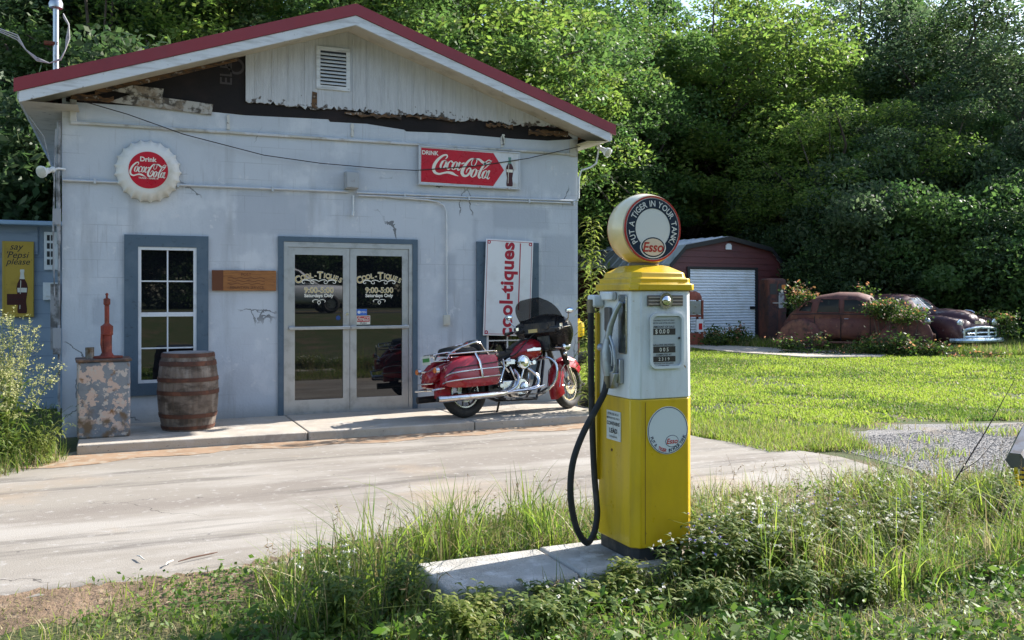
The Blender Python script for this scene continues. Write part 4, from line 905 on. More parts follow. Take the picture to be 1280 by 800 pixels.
# litter on the drive
lm = mat('pale_stick', (.5,.48,.43), .8); ld = mat('dry_leaf', (.10,.05,.03), .8)
def stick(px, py, ln, ang, m, label):
    p = AZ(px, py, .04); b = MB(); b.tube([(-ln/2,0,.004),(-ln/6,.004,.008),(ln/3,-.003,.006),(ln/2,.002,.004)], [.003,.005,.0045,.002], 6)
    o = b.build('stick', m, loc=(p.x,p.y,.036)); o.rotation_euler = (0,0,ang); tag(o, label, 'stick')
stick(568,0+0,0,0,lm,'') if False else None
stick(176,697,.12,R(-70),lm,'thin dark stick lying left of the white stick on the drive'); stick(212,703,.10,R(60),lm,'short white stick lying upright to the view on the drive'); stick(248,696,.26,R(25),ld,'longest brown twig lying right of the white stick on the drive')

# broken guard post with striped tape at the right edge
gp = empty('warning_post', (3.93,-6.58,0), 0, 'grey metal can tipped on yellow and black striped legs at the right edge', 'warning post')
b = MB(); b.tube([(-.17,-.02,.33),(.30,.20,.47)], [.075,.10], 6); b.build('can_body', mat('grey_can', (.16,.17,.19), .45, .5, [((.1,.08,.06), 8, .5, .7)]), gp, smooth=0)
m_tape = mat('striped_tape', (.68,.48,.01), .45)
def stripes(N, L):
    tc = N.new('ShaderNodeTexCoord'); wv = N.new('ShaderNodeTexWave'); wv.inputs['Scale'].default_value = 9; wv.bands_direction = 'Z'; wv.inputs['Distortion'].default_value = 2; L.new(tc.outputs['Object'], wv.inputs[0])
    return mathn(N, L, 'GREATER_THAN', wv.outputs['Fac'], .62)
m_tape2 = mat('striped_tape_black', (.68,.48,.01), .45); overlay(m_tape2, stripes, (.02,.02,.02))
b = MB(); b.tube([(-.17,-.02,.27),(-.10,.02,.15),(-.03,.02,.02),(-.02,.02,-.02)], [.028,.032,.03,.03], 8, flat=.5); b.build('leg', m_tape, gp)
b = MB(); b.tube([(.06,.02,-.02),(.02,.05,.12),(.06,.08,.25),(.10,.1,.34)], [.05,.055,.04,.035], 8, flat=.6); b.build('leg', m_tape2, gp)
# ------------------------------------------------------------------ touring motorcycle
bk = empty('motorcycle', (1.24,-1.13,.12), 0, 'red and chrome touring motorcycle with black fairing parked on the pavement', 'motorcycle')
bk.rotation_euler = (R(-7), 0, R(11))
m_red = mat('red_paint', (.30,.006,.016), .25, 0, [((.36,.02,.03), 4, .5, .7), ((.22,.02,.025), 9, .6, .75)], coat=.6, rvar=.08)
m_seat = mat('black_vinyl', (.015,.015,.016), .5, 0, [((.05,.045,.04), 6, .5, .7)], (60,.2))
m_dark = mat('dark_cast', (.035,.035,.038), .5, .6, [((.1,.08,.06), 10, .5, .7)])
m_dchr = mat('pitted_chrome', (.62,.62,.63), .2, 1, [((.25,.14,.08), 8, .55, .75)], rvar=.1)
m_am = mat('amber_lens', (.55,.13,.01), .2, coat=.5); m_rl = mat('red_lens', (.3,.005,.005), .15, coat=.5)
def fin(mb, name, mt, par=bk, **k): return mb.build(name, mt, par, **k)
def wheel(x, r, w_, steer=0):
    M_ = Matrix.Translation((x,0,r)) @ Matrix.Rotation(steer, 4, 'Z')
    b = MB(M_); b.torus((0,0,0), r-w_*.5, w_*.5, 'y', 40, 12, rz=w_*.52); wl_ = fin(b, 'wheel', K['rubber'])
    b = MB(M_); b.torus((0,0,0), r-w_*.95, .012, 'y', 40, 8, rz=.03)
    for s_ in (-1,1): b.ring((0,0), r-w_*1.06, r-w_*.9, -.002, .002, 40, 0, M=fr((0,s_*.03,0),(1,0,0),(0,0,1)))
    b.build('rim', m_dchr, wl_)
    b = MB(M_); b.lathe([(.0,-.07),(.03,-.07),(.035,-.05),(.05,-.03),(.05,.03),(.035,.05),(.03,.07),(0,.07)], axis='y', n=20)
    for k in range(10):
        a = 2*math.pi*k/10; b.tube([(.04*math.cos(a),0,.04*math.sin(a)), ((r-w_)*math.cos(a+.12),0,(r-w_)*math.sin(a+.12))], [.013,.009], 6)
    b.build('spoke', m_dark if x < .5 else m_dchr, wl_)
    b = MB(M_); b.ring((0,0), .07, .125, -.003, .003, 32, 0, fr((0,-.055,0),(1,0,0),(0,0,1))); b.build('brake_disc', m_dchr, wl_)
    return wl_
WB = 1.60; RR = .315; ST = R(20)
wheel(0, RR, .13); wheel(WB, RR, .115, ST)
# rear fender, body of the tail
def fender(x, r, w_, a0, a1, mb, steer=0, n=18, m=0):
    M_ = Matrix.Translation((x,0,RR)) @ Matrix.Rotation(steer, 4, 'Z'); rings = []
    for i in range(n+1):
        a = R(a0+(a1-a0)*i/n); ring = []
        for j in range(9):
            t = -1+2*j/8; yy = w_*math.copysign(abs(t)**.8, t); rr = r - .15*abs(t)**4
            ring.append((rr*math.cos(a), yy, rr*math.sin(a)))
        for j in range(8,-1,-1):
            t = -1+2*j/8; yy = (w_-.006)*math.copysign(abs(t)**.8, t); rr = r-.008 - .15*abs(t)**4
            ring.append((rr*math.cos(a), yy, rr*math.sin(a)))
        rings.append(ring)
    mb.loft(rings, m, M=M_)
b = MB(); fender(0, .40, .095, 40, 188, b); fin(b, 'rear_fender', m_red)
b = MB(); fender(WB, .378, .092, 38, 208, b, ST); fin(b, 'front_fender', m_red)
b = MB(); fender(WB, .378, .02, 30, 60, b, ST); M_ = Matrix.Translation((WB,0,RR)) @ Matrix.Rotation(ST,4,'Z')
b = MB(M_)
for s_ in (-1,1): b.tube([(-.33,s_*.095,-.02),(-.26,s_*.1,.20),(-.08,s_*.1,.33),(.1,s_*.098,.32)], .006, 6)
fin(b, 'fender_trim', m_dchr)
# fork and headlight nacelle
b = MB(M_)
for s_ in (-1,1):
    b.tube([(-.0,s_*.105,.0),(-.10,s_*.105,.22)], .034, 12); b.tube([(-.09,s_*.105,.20),(-.33,s_*.105,.68)], .027, 12)
b.tube([(0,-.13,0),(0,.13,0)], .016, 8)
fin(b, 'fork', m_dchr)
b = MB(M_); 
for s_ in (-1,1): b.tube([(-.12,s_*.105,.27),(-.30,s_*.105,.62)], .038, 12)
fin(b, 'fork_cover', K['black'])
# tank: lofted teardrop
b = MB(); rings = []
for x, hw, z0, z1 in ((.66,.03,.70,.745),(.70,.085,.68,.78),(.78,.13,.665,.85),(.88,.16,.655,.905),(.98,.17,.655,.935),(1.06,.165,.67,.94),(1.14,.13,.70,.92),(1.19,.06,.75,.87)):
    ring = []
    for j in range(20):
        a = 2*math.pi*j/20; c, s_ = math.cos(a), math.sin(a); ring.append((x, hw*math.copysign(abs(c)**.75, c), (z0+z1)/2+(z1-z0)/2*math.copysign(abs(s_)**.8, s_)))
    rings.append(ring)
b.loft(rings); tank = fin(b, 'fuel_tank', m_red, smooth=60)
b = MB()
for s_ in (-1,): 
    TM = fr((.98, s_*.171, .79),(1,0,.06),(0,0,1)); b.prism([(-.11,-.012),(.10,-.018),(.11,.015),(.03,.02),(.0,.03),(-.03,.02),(-.11,.012)], -.006, .006, 0, TM)
b.build('tank_badge', m_dchr, tank)
b = MB(); b.lathe([(.03,.935),(.032,.945),(.02,.955),(0,.957)], (1.0,.0,0), n=16); b.build('tank_cap', m_dchr, tank)
# seat with pillion, tapered
b = MB(); rings = []
for x, hw, zc, h in ((-.28,.06,.80,.02),(-.26,.13,.81,.05),(-.12,.165,.82,.065),(.06,.165,.82,.065),(.12,.16,.80,.055),(.17,.165,.755,.06),(.32,.175,.735,.06),(.45,.15,.735,.055),(.58,.09,.745,.045),(.72,.05,.77,.03),(.78,.03,.78,.015)):
    rings.append([(x, hw*math.copysign(abs(math.cos(2*math.pi*j/18))**.7, math.cos(2*math.pi*j/18)), zc+h*math.copysign(abs(math.sin(2*math.pi*j/18))**.8, math.sin(2*math.pi*j/18))) for j in range(18)])
b.loft(rings); fin(b, 'seat', m_seat, smooth=60)
b = MB(); b.tube(smooth_path([(-.30,-.15,.72),(-.22,-.16,.81),(.05,-.175,.90),(.16,-.17,.90),(.22,-.175,.82),(.30,-.17,.74)]), .012, 8); b.tube(smooth_path([(-.30,.15,.72),(-.22,.16,.81),(.05,.175,.90),(.16,.17,.90),(.22,.175,.82),(.30,.17,.74)]), .012, 8); b.tube(smooth_path([(.14,-.17,.90),(.16,-.1,.93),(.17,0,.935),(.16,.1,.93),(.14,.17,.90)]), .018, 8); fin(b, 'grab_rail', m_dchr)
b = MB(); b.loft([[(x, hw*math.copysign(abs(math.cos(2*math.pi*j/16))**.6, math.cos(2*math.pi*j/16)), zc+h*math.copysign(abs(math.sin(2*math.pi*j/16))**.6, math.sin(2*math.pi*j/16))) for j in range(16)] for x, hw, zc, h in ((.17,.12,.80,.02),(.18,.15,.84,.05),(.215,.15,.86,.06),(.235,.12,.85,.03))]); fin(b, 'backrest', m_seat, smooth=60)
# saddlebags
def bag(s_):
    y0, y1 = .16, .34; b = MB(); rings = []
    prof = [(-.42,.40,.50),(-.40,.385,.60),(-.30,.375,.70),(-.15,.37,.745),(.15,.375,.76),(.30,.385,.755),(.335,.40,.72),(.34,.45,.60)]
    for x, z0, z1 in prof:
        ins = .03 if x < -.38 or x > .33 else 0
        P = [(y0,z0+.02),(y0+.02,z0+ins*.3),(y1-.04,z0+ins*.3),(y1-ins,z0+.04),(y1-ins,(z0+z1)/2),(y1-.015-ins,z1-.05),(y1-.05,z1-.01),(y0+.02,z1),(y0,z1-.02)]
        rings.append([(x, s_*p[0], p[1]) for p in (P if s_ > 0 else P[::-1])])
    b.loft(rings); o = fin(b, 'saddlebag', m_red, smooth=40)
    b = MB(); b.loft([[(x, s_*(y1+.0015-(.03 if x < -.38 or x > .33 else 0)), z+.004) for z in (zl-.006, zl+.006)] + [(x, s_*(y1-.01-(.03 if x < -.38 or x > .33 else 0)), z+.004) for z in (zl+.006, zl-.006)] for x, zl in ((-.40,.52),(-.3,.60),(.3,.65))]); b.build('lid_seam', m_dark, o)
    b = MB()
    yo = s_*(y1+.02)
    b.tube(smooth_path([(-.30,s_*.14,.77),(-.29,s_*.28,.775),(.28,s_*.28,.79),(.34,s_*.25,.76),(.345,s_*.16,.72)]), .009, 8)
    b.tube(smooth_path([(-.42,s_*(y1-.06),.50),(-.36,yo,.545),(.0,yo,.575),(.34,yo,.59)]), .0085, 8)
    b.tube(smooth_path([(-.44,s_*(y1-.08),.43),(-.38,yo,.455),(.0,yo,.475),(.32,yo,.49)]), .0085, 8)
    b.tube([(.02,s_*.28,.785),(.035,yo,.66),(.06,yo,.48)], .014, 8, flat=1); b.tube([(.42,s_*.28,.68),(.38,yo,.58),(.30,yo,.40)], .012, 8)
    b.build('guard_rail', m_dchr, o)
    return o
bag(-1); bag(1)
b = MB(); b.tube(smooth_path([(-.46,-.12,.78),(-.46,.12,.78),(-.30,.14,.80),(-.15,.14,.80)]), .009, 8); b.tube([(-.46,-.12,.78),(-.30,-.14,.80),(-.15,-.14,.80)], .009, 8); b.tube([(-.46,-.12,.78),(-.46,-.13,.70),(-.2,-.15,.70)], .009, 8); b.tube([(-.38,-.12,.79),(-.38,.12,.79)], .007, 8); fin(b, 'luggage_rack', m_dchr)
# tail
b = MB(); b.loft([[(x, hw*math.copysign(abs(math.cos(2*math.pi*j/14))**.6, math.cos(2*math.pi*j/14)), zc+h*math.copysign(abs(math.sin(2*math.pi*j/14))**.6, math.sin(2*math.pi*j/14))) for j in range(14)] for x, hw, zc, h in ((-.52,.05,.50,.04),(-.50,.09,.50,.07),(-.40,.11,.54,.09),(-.25,.10,.60,.08))]); fin(b, 'tail_section', m_red, smooth=60)
b = MB(); b.ball((-.50,0,.54), (.03,.06,.045)); fin(b, 'tail_light', m_rl)
for s_ in (-1,1):
    b = MB(); b.tube([(-.44,s_*.10,.58),(-.47,s_*.19,.59)], .012, 8); b.lathe([(.0,-.05),(.035,-.04),(.04,0),(.0,.005)], (-.47,s_*.22,.59), 'x', 16); bl = fin(b, 'turn_signal', m_dchr)
    b = MB(); b.lathe([(.034,0),(.028,.02),(0,.028)][::-1], (-.485,s_*.22,.59), 'x', 16); b = MB(); b.ball((-.515,s_*.22,.59), (.018,.034,.034)); b.build('lens', m_am, bl)
b = MB(); b.box((-.50,-.09,.665),(-.492,.09,.775)); pt = fin(b, 'licence_plate', mat('plate_white', (.55,.56,.5), .5))
b = MB(); b.box((-.502,-.085,.70),(-.5002,.085,.745)); b.build('plate_print', mat('plate_green', (.06,.22,.06), .5), pt)
b = MB(); b.tube([(-.56,-.2,.36),(-.56,.2,.36)], .012, 8); b.tube([(-.56,-.2,.36),(-.40,-.22,.38)], .012, 8); b.tube([(-.56,.2,.36),(-.40,.22,.38)], .012, 8); b.tube([(-.53,-.18,.44),(-.53,.18,.44)], .009, 8); fin(b, 'rear_bumper', m_dchr)
# frame
b = MB()
for s_ in (-1,1):
    b.tube([(0,s_*.1,.315),(.35,s_*.11,.25),(.55,s_*.12,.18),(1.0,s_*.12,.17),(1.12,s_*.08,.35),(1.25,s_*.03,.78)], .02, 8); b.tube([(.05,s_*.11,.32),(.3,s_*.12,.62),(.62,s_*.05,.72),(1.25,0,.86)], .02, 8); b.tube([(.0,s_*.12,.33),(.12,s_*.13,.62)], .03, 10)
b.box((.30,-.10,.22),(.52,.10,.62)); fin(b, 'frame', K['black'])
# engine: V twin
b = MB(); b.lathe([(.0,-.13),(.10,-.13),(.125,-.11),(.13,.11),(.10,.13),(0,.13)], (.78,0,.33), 'y', 24); b.box((.50,-.12,.25),(.72,.11,.42)); b.lathe([(0,-.155),(.06,-.15),(.075,-.13),(.075,-.1)], (.82,0,.32), 'y', 20); eng = fin(b, 'engine', m_dchr, bevel=.012)
for tilt in (-24, 22):
    Mx = Matrix.Translation((.78,-.0,.33)) @ Matrix.Rotation(R(tilt), 4, 'Y')
    b = MB(Mx); b.box((-.055,-.065,.08),(.055,.065,.34))
    for k in range(9): b.box((-.075,-.09,.12+.021*k),(.075,.09,.131+.021*k))
    b.build('cylinder_fins', m_dark, eng)
    b = MB(Mx); b.box((-.07,-.085,.31),(.07,.085,.37)); b.box((-.055,-.075,.37),(.055,.075,.395)); b.tube([(-.03,-.115,.02),(-.03,-.105,.3)], .016, 8); b.build('rocker_cover', m_dchr, eng, bevel=.012)
b = MB(); b.lathe([(.0,-.065),(.05,-.062),(.085,-.045),(.092,-.02),(.092,.02)], (.80,-.14,.64), 'y', 28); b.ring((0,0), .07, .076, 0, .004, 24, 0, fr((.80,-.195,.64),(1,0,0),(0,0,1))); b.build('air_cleaner', K['chrome'], eng)
b = MB(); b.tube([(.60,-.12,.52),(.48,-.13,.66),(.62,-.15,.67)], .02, 8); b.lathe([(0,-.06),(.03,-.06),(.035,.03)], (.98,-.10,.63), 'y', 14); b.lathe([(0,-.06),(.028,-.06),(.03,.03)], (.42,-.16,.36), 'y', 14); b.ball((.42,-.17,.36), .035); b.box((.55,-.16,.62),(.68,-.11,.68)); b.box((.92,-.14,.60),(1.0,-.09,.65)); b.build('engine_covers', m_dchr, eng, bevel=.01)
b = MB(); b.tube(smooth_path([(.70,-.10,.55),(.72,-.16,.45),(.66,-.18,.34),(.5,-.19,.27)]), .022, 10); b.tube(smooth_path([(.92,-.09,.56),(1.02,-.15,.45),(.98,-.18,.33),(.75,-.19,.29),(.5,-.19,.27)]), .022, 10); b.tube([(.5,-.19,.27),(.45,-.20,.265),(.2,-.24,.26),(-.50,-.28,.25),(-.53,-.28,.25)], [.03,.04,.043,.043,.035], 14); b.tube([(1.08,-.2,.33),(.9,-.21,.29),(.5,-.19,.28)], .018, 8); ex = fin(b, 'exhaust_pipe', m_dchr)
b = MB(); b.tube([(-.54,-.28,.25),(-.505,-.28,.25)], .030, 12); b.tube([(-.50,.28,.25),(.5,.19,.27)], .042, 12); b.build('exhaust_tip', m_dark, ex)
b = MB()
for s_ in (-1,1): b.tube(smooth_path([(1.10,s_*.06,.66),(1.16,s_*.22,.68),(1.22,s_*.30,.58),(1.20,s_*.30,.40),(1.10,s_*.22,.26),(1.02,s_*.10,.20)]), .017, 10)
fin(b, 'crash_bar', m_dchr)
b = MB(); b.box((.66,-.36,.225),(.98,-.22,.24)); b.tube([(.98,-.22,.24),(1.06,-.30,.30)], .012, 8); fin(b, 'footboard', m_dark, bevel=.006); b = MB(); b.box((.66,.22,.225),(.98,.36,.24)); fin(b, 'footboard', m_dark, bevel=.006)
b = MB(); b.tube([(.60,.12,.2),(.62,.27,-.035)], .014, 8); b.box((.57,.25,-.045),(.67,.31,-.035)); fin(b, 'kickstand', m_dark)
# steering group: fairing, bars, screen, mirrors, lights
G = Matrix.Translation((WB,0,RR)) @ Matrix.Rotation(ST,4,'Z') @ Matrix.Translation((-.37,0,.62))
b = MB(G); rings = []
for x, hw, z0, z1 in ((-.16,.35,.05,.14),(-.12,.42,.0,.25),(-.04,.425,-.08,.28),(.05,.39,-.16,.28),(.15,.31,-.20,.25),(.22,.20,-.16,.19),(.25,.07,-.05,.10)):
    ring = []
    for j in range(28):
        a = 2*math.pi*j/28; c, s_ = math.cos(a), math.sin(a)
        ring.append((x - .05*abs(c)**2, hw*math.copysign(abs(c)**.8, c), (z0+z1)/2+(z1-z0)/2*math.copysign(abs(s_)**.9, s_) + .03*(1-abs(c))))
    rings.append(ring)
b.loft(rings); fa = fin(b, 'fairing', K['black'], smooth=60)
b = MB(G); b.box((-.19,-.24,.06),(-.15,.24,.20)); b.lathe([(.05,-.2),(.05,-.185),(0,-.19)], (0,-.1,.14), 'x', 16); fpn = b.build('dash_panel', m_dark, fa, bevel=.01)
b = MB(G); b.prism([(-.17,.075),(-.03,.075),(-.03,.12),(-.17,.12)], 0, .004, 0, fr((-.192,0,0),(0,-1,0),(0,0,1))); b.build('dash_strip', K['gold'], fa)
# smoked screen, curved sheet with thickness
b = MB(G); rings = []
for i in range(9):
    t = i/8; zz = .20+.29*t; xx = .0-.24*t; hw = .34*math.sqrt(max(.02, 1-(t*.93)**3.2)); ring = []
    for j in range(15):
        u = -1+2*j/14; ring.append((xx-.11*u*u, hw*u, zz+.03*(1-u*u)))
    rings.append(ring)
vs = [p for r in rings for p in r]; fs = [(i*15+j, i*15+j+1, (i+1)*15+j+1, (i+1)*15+j) for i in range(8) for j in range(14)]
b.add(vs, fs)
m_smoke = bpy.data.materials.new('smoked_screen'); m_smoke.use_nodes = True; t_ = m_smoke.node_tree; bsd = t_.nodes['Principled BSDF']; bsd.inputs['Base Color'].default_value = (.03,.03,.032,1); bsd.inputs['Roughness'].default_value = .06
tp = t_.nodes.new('ShaderNodeBsdfTransparent'); tp.inputs[0].default_value = (.48,.47,.46,1); mxs = t_.nodes.new('ShaderNodeMixShader'); mxs.inputs[0].default_value = .2
t_.links.new(tp.outputs[0], mxs.inputs[1]); t_.links.new(bsd.outputs[0], mxs.inputs[2]); t_.links.new(mxs.outputs[0], t_.nodes['Material Output'].inputs[0])
sc = b.build('windscreen', m_smoke, fa, smooth=60); so_ = sc.modifiers.new('thick', 'SOLIDIFY'); so_.thickness = .004
b = MB(G); b.tube([(xx, y, z) for xx, y, z in [(.0-.11*u*u-.015, .34*u, .235+.03*(1-u*u)) for u in [-1+.2*k for k in range(11)]]], .012, 6); b.build('screen_trim', K['chrome'] if False else m_dark, fa)
b = MB(G)
b.tube(smooth_path([(-.02,-.06,.04),(-.06,-.16,.13),(-.12,-.30,.14),(-.24,-.38,.10),(-.36,-.40,.08)]), .012, 8); b.tube(smooth_path([(-.02,.06,.04),(-.06,.16,.13),(-.12,.30,.14),(-.24,.38,.10),(-.36,.40,.08)]), .012, 8)
for s_ in (-1,1): b.tube([(-.22,s_*.42,.11),(-.20,s_*.47,.115),(-.32,s_*.46,.10)], .006, 6); b.box((-.20,s_*.34-.02,.09),(-.14,s_*.34+.02,.16))
hb = fin(b, 'handlebar', m_dchr)
for s_ in (-1,1):
    b = MB(G); b.tube([(-.25,s_*.385,.10),(-.38,s_*.405,.075)], .02, 10); b.build('grip', K['rubber'], hb)
    b = MB(G); b.tube([(-.16,s_*.36,.14),(-.18,s_*.44,.22),(-.20,s_*.46,.27)], .007, 6); b.ball((-.185,s_*.47,.31), (.018,.065,.04)); mr_ = fin(b, 'mirror', m_dchr)
    b = MB(G); b.ball((-.197,s_*.47,.31), (.010,.058,.034)); b.build('mirror_glass', mat('mirror_face', (.75,.8,.85), .03, 1) if s_ < 0 else bpy.data.materials['mirror_face'], mr_)
b = MB(G); b.lathe([(.0,-.04),(.05,-.03),(.07,.02),(.078,.05),(.075,.06)], (.19,0,.03), 'x', 24); hl = fin(b, 'headlight', m_dchr)
b = MB(G); b.ball((.25,0,.03), (.012,.073,.073)); b.build('lens', K['lamp_glass'], hl)
for s_ in (-1,1):
    b = MB(G); b.tube([(-.0,s_*.08,-.13),(.04,s_*.20,-.14)], .012, 8); b.lathe([(.0,-.06),(.035,-.05),(.055,.0),(.058,.025),(.05,.03)], (.06,s_*.22,-.13), 'x', 18); b.ball((.03,s_*.22,-.22), .028); hl = fin(b, 'passing_lamp', m_dchr)
    b = MB(G); b.ball((.088,s_*.22,-.13), (.01,.05,.05)); b.build('lens', K['lamp_glass'], hl)
b = MB(G); b.box((-.12,-.10,-.16),(.02,.10,.03)); fin(b, 'fork_clamp', K['black'], bevel=.01)
b = MB(); b.tube(smooth_path([(.68,-.06,.72),(.75,-.12,.76),(1.0,-.12,.97),(1.2,-.1,1.03)]), .008, 6); b.tube(smooth_path([(1.1,.1,.6),(1.2,.15,.75),(1.2,.2,1.0)]), .008, 6); fin(b, 'cable', K['rubber'])
b = MB(); b.box((.62,-.07,.76),(1.12,.07,.80)) ; b.loft([[(x, y, z) for y, z in ((-.05,zt-.03),(.05,zt-.03),(.05,zt),(-.05,zt))] for x, zt in ((.70,.82),(.8,.885),(.92,.93),(1.05,.952),(1.15,.93))]); fin(b, 'tank_console', m_seat)
# ------------------------------------------------------------------ maroon shed, rusty pumps, old cars, truck across the road
SA = math.atan2(.3999,.9166)      # camera heading helpers for far things
def shed_build():
    fl = AD(838, 430, 29.7); o = empty('storage_shed', (fl.x, fl.y, 0), R(4), 'maroon metal storage shed with barn style roof and white roll-up door', 'shed')
    W = 4.05; D = 9.0; zb = 2.63; z1 = 3.22; z2 = 3.56; k = .46
    m_mar = mat('maroon_siding', (.115,.034,.034), .5, .1, [((.085,.028,.029), 2, .5, .7)]); m_blk = mat('black_trim', (.015,.015,.017), .5)
    b = MB(); 
    n = 17
    for i in range(n):       # lapped boards on the gable, each course tilted
        za = zb/n*i if False else i*(z2-.05)/n; zc = (i+1)*(z2-.05)/n
        def half(z):
            if z <= zb: return W/2
            if z <= z1: return W/2-(z-zb)/(z1-zb)*k
            return (W/2-k)*(z2-z)/(z2-z1)
        ha, hc = half(za), half(zc); c = W/2
        pieces = [(c-ha, c-hc, c+ha, c+hc)] if za > 2.45 else [(0, 0, .62, .62), (3.04, 3.04, W, W)]
        for a0, a1, b0, b1 in pieces: b.add([(a0,-.025,za),(b0,-.025,za),(b1,-.005,zc),(a1,-.005,zc)], [(0,1,2,3)]); b.add([(a0,-.025,za),(b0,-.025,za),(b0,0,za),(a0,0,za)], [(3,2,1,0)])
    for i in range(13):
        za, zc = i*zb/13, (i+1)*zb/13; b.add([(-.02,0,za),(-.02,D,za),(0,D,zc),(0,0,zc)], [(3,2,1,0)]); b.add([(W+.02,0,za),(W+.02,D,za),(W,D,zc),(W,0,zc)], [(0,1,2,3)])
    b.add([(0,D,0),(W,D,0),(W,D,zb),(0,D,zb)], [(1,0,3,2)]); b.build('wall', m_mar, o, smooth=0)
    b = MB(); m_rf = mat('grey_blue_roof', (.55,.58,.62), .4, .2, [((.3,.33,.38), 3, .5, .7)])
    prof = [(-.1,zb-.06),(k,z1),(W/2,z2),(W-k,z1),(W+.1,zb-.06)]; top = [(x,z+.05) for x,z in prof]
    b.prism(prof+top[::-1], -D-.1, .12); 
    for q in range(18):
        yy = .3+q*.5; b.prism([(x,z+.0505) for x,z in prof]+[(x,z+.075) for x,z in prof[::-1]], -yy-.03, -yy)
    b.build('roof', m_rf, o, smooth=0)
    b = MB(); prof2 = [(x,z-.10) for x,z in prof]; b.prism(prof2+[(x,z+.052) for x,z in prof][::-1], .121, .15)
    b.box((.55,-.06,0),(.64,-.03,2.56)); b.box((3.02,-.06,0),(3.11,-.03,2.56)); b.box((.64,-.06,2.48),(3.02,-.03,2.56)); b.box((0-.03,-.04,0),(.05,-.026,zb)); b.box((W-.05,-.04,0),(W+.03,-.026,zb)); b.build('trim', m_blk, o, smooth=0)
    b = MB(); nn = 26
    for i in range(nn):
        za, zc = .06+i*2.42/nn, .06+(i+1)*2.42/nn; zm = (za+zc)/2
        b.add([(.64,-.01,za),(3.02,-.01,za),(3.02,-.035,zm),(.64,-.035,zm),(3.02,-.01,zc),(.64,-.01,zc)], [(0,1,2,3),(3,2,4,5)])
    b.box((.64,-.04,.0),(3.02,-.01,.06)); d = b.build('roll_door', mat('white_roll_door', (.80,.82,.84), .45, 0, [((.7,.7,.68), 2, .5, .7)]), o, smooth=0)
    b = MB(); b.box((2.82,-.07,1.12),(3.0,-.036,1.22)); b.build('latch', m_blk, d)
    b = MB(); b.prism([(W/2-.1,3.16),(W/2+.1,3.16),(W/2+.1,3.30),(W/2+.05,3.36),(W/2-.05,3.36),(W/2-.1,3.30)], .02, .06); b.build('gable_vent', K['white'], o); o.scale = (1.2,1,1)
shed_build()

def old_pump(loc, rz, hh, mcol, label, dark):
    o = empty('rusty_fuel_pump', loc, rz, label, 'fuel pump', None)
    b = MB(); w_, d_ = .36, .26
    b.loft([[(x, y, z) for x, y in rrect(0,0,2*ww,2*dd,.05,3)] for ww, dd, z in ((w_,d_,0),(w_,d_,.08),(w_-.015,d_-.01,.09),(w_-.015,d_-.01,hh-.12),(w_-.03,d_-.03,hh-.04),(w_-.10,d_-.08,hh))]); b.build('body', mcol, o, smooth=40, bevel=.01)
    F_ = fr((0,-d_+.01,0),(1,0,0),(0,0,1))
    b = MB(); b.prism([(.02,hh-.42),(.29,hh-.42),(.29,hh-.17),(.02,hh-.17)], .0, .012, 0, F_); b.prism([(-.29,hh-.50),(-.05,hh-.50),(-.05,hh-.17),(-.29,hh-.17)], .0, .012, 0, F_); b.build('dial_window', K['inkblack'], o)
    b = MB(); b.prism([(.14,hh-.33),(.28,hh-.33),(.28,hh-.20),(.14,hh-.20)], .013, .016, 0, F_); b.build('orange_sticker', mat('orange_sticker', (.6,.2,.03), .5), o)
    b = MB(); b.prism(rrect(.13,hh-.72,.20,.42,.05,4), .0, .012, 0, F_); b.prism([(.04,hh-.50),(.22,hh-.50),(.22,hh-.44),(.04,hh-.44)], .0, .01, 0, F_); b.build('sale_plate', mat('faded_plate', (.30,.31,.31), .6, 0, [((.12,.1,.09), 9, .5, .6)]), o)
    b = MB(); b.disc((.12,hh-.40), .05, .0, .05, 20, 0, F_); b.build('lamp_boss', K['steel'], o)
    b = MB(); b.prism([(-.20,hh-.78),(.34,hh-.78),(.34,hh-.75),(-.20,hh-.75)], .013, .03, 0, F_); b.build('trim_band', K['steel'], o)
    b = MB(); b.prism([(-.02,.1),(0,.1),(0,hh-.55),(-.02,hh-.55)], -.001, .004, 0, F_); b.build('panel_seam', K['inkblack'], o)
    return o
m_r2 = mat('brown_rust', (.06,.028,.024), .8, .1, [((.13,.045,.03), 3, .45, .65, (1,1,.4)), ((.03,.02,.022), 6, .5, .65)], (30,.3))
m_r3 = mat('orange_rust', (.30,.085,.05), .8, .1, [((.2,.06,.04), 4, .45, .65)], (30,.3))
p = AZ(966, 433); old_pump((p.x, p.y, .05), R(-4), 2.08, m_r2, 'tall brown rusted fuel pump at the right side of the shed door', True)
p = AD(866, 430, 28.6)
o = empty('rusty_fuel_pump', (p.x, p.y, 0), R(-10), 'orange red rusted fuel pump frame just left of the white shed door', 'fuel pump')
b = MB(); 
for sx_ in (-.24,.24):
    for sy_ in (-.18,.18): b.box((sx_-.03,sy_-.03,0),(sx_+.03,sy_+.03,1.45))
b.box((-.27,-.21,0),(.27,.21,.06)); b.box((-.27,-.21,.92),(.27,.21,.98)); b.box((-.20,-.17,.06),(.20,.17,.4)); b.loft([[(.27*c,.21*s_,z) for c, s_ in [(math.copysign(abs(math.cos(R(22.5*i)))**.6, math.cos(R(22.5*i))), math.copysign(abs(math.sin(R(22.5*i)))**.6, math.sin(R(22.5*i)))) for i in range(16)]] if kk == 0 else [(.27*q*c,.21*q*s_,z) for c, s_ in [(math.copysign(abs(math.cos(R(22.5*i)))**.7, math.cos(R(22.5*i))), math.copysign(abs(math.sin(R(22.5*i)))**.7, math.sin(R(22.5*i)))) for i in range(16)]] for kk, q, z in ((0,1,1.45),(1,1.0,1.55),(1,.8,1.66),(1,.35,1.73))]); b.build('frame', m_r3, o)
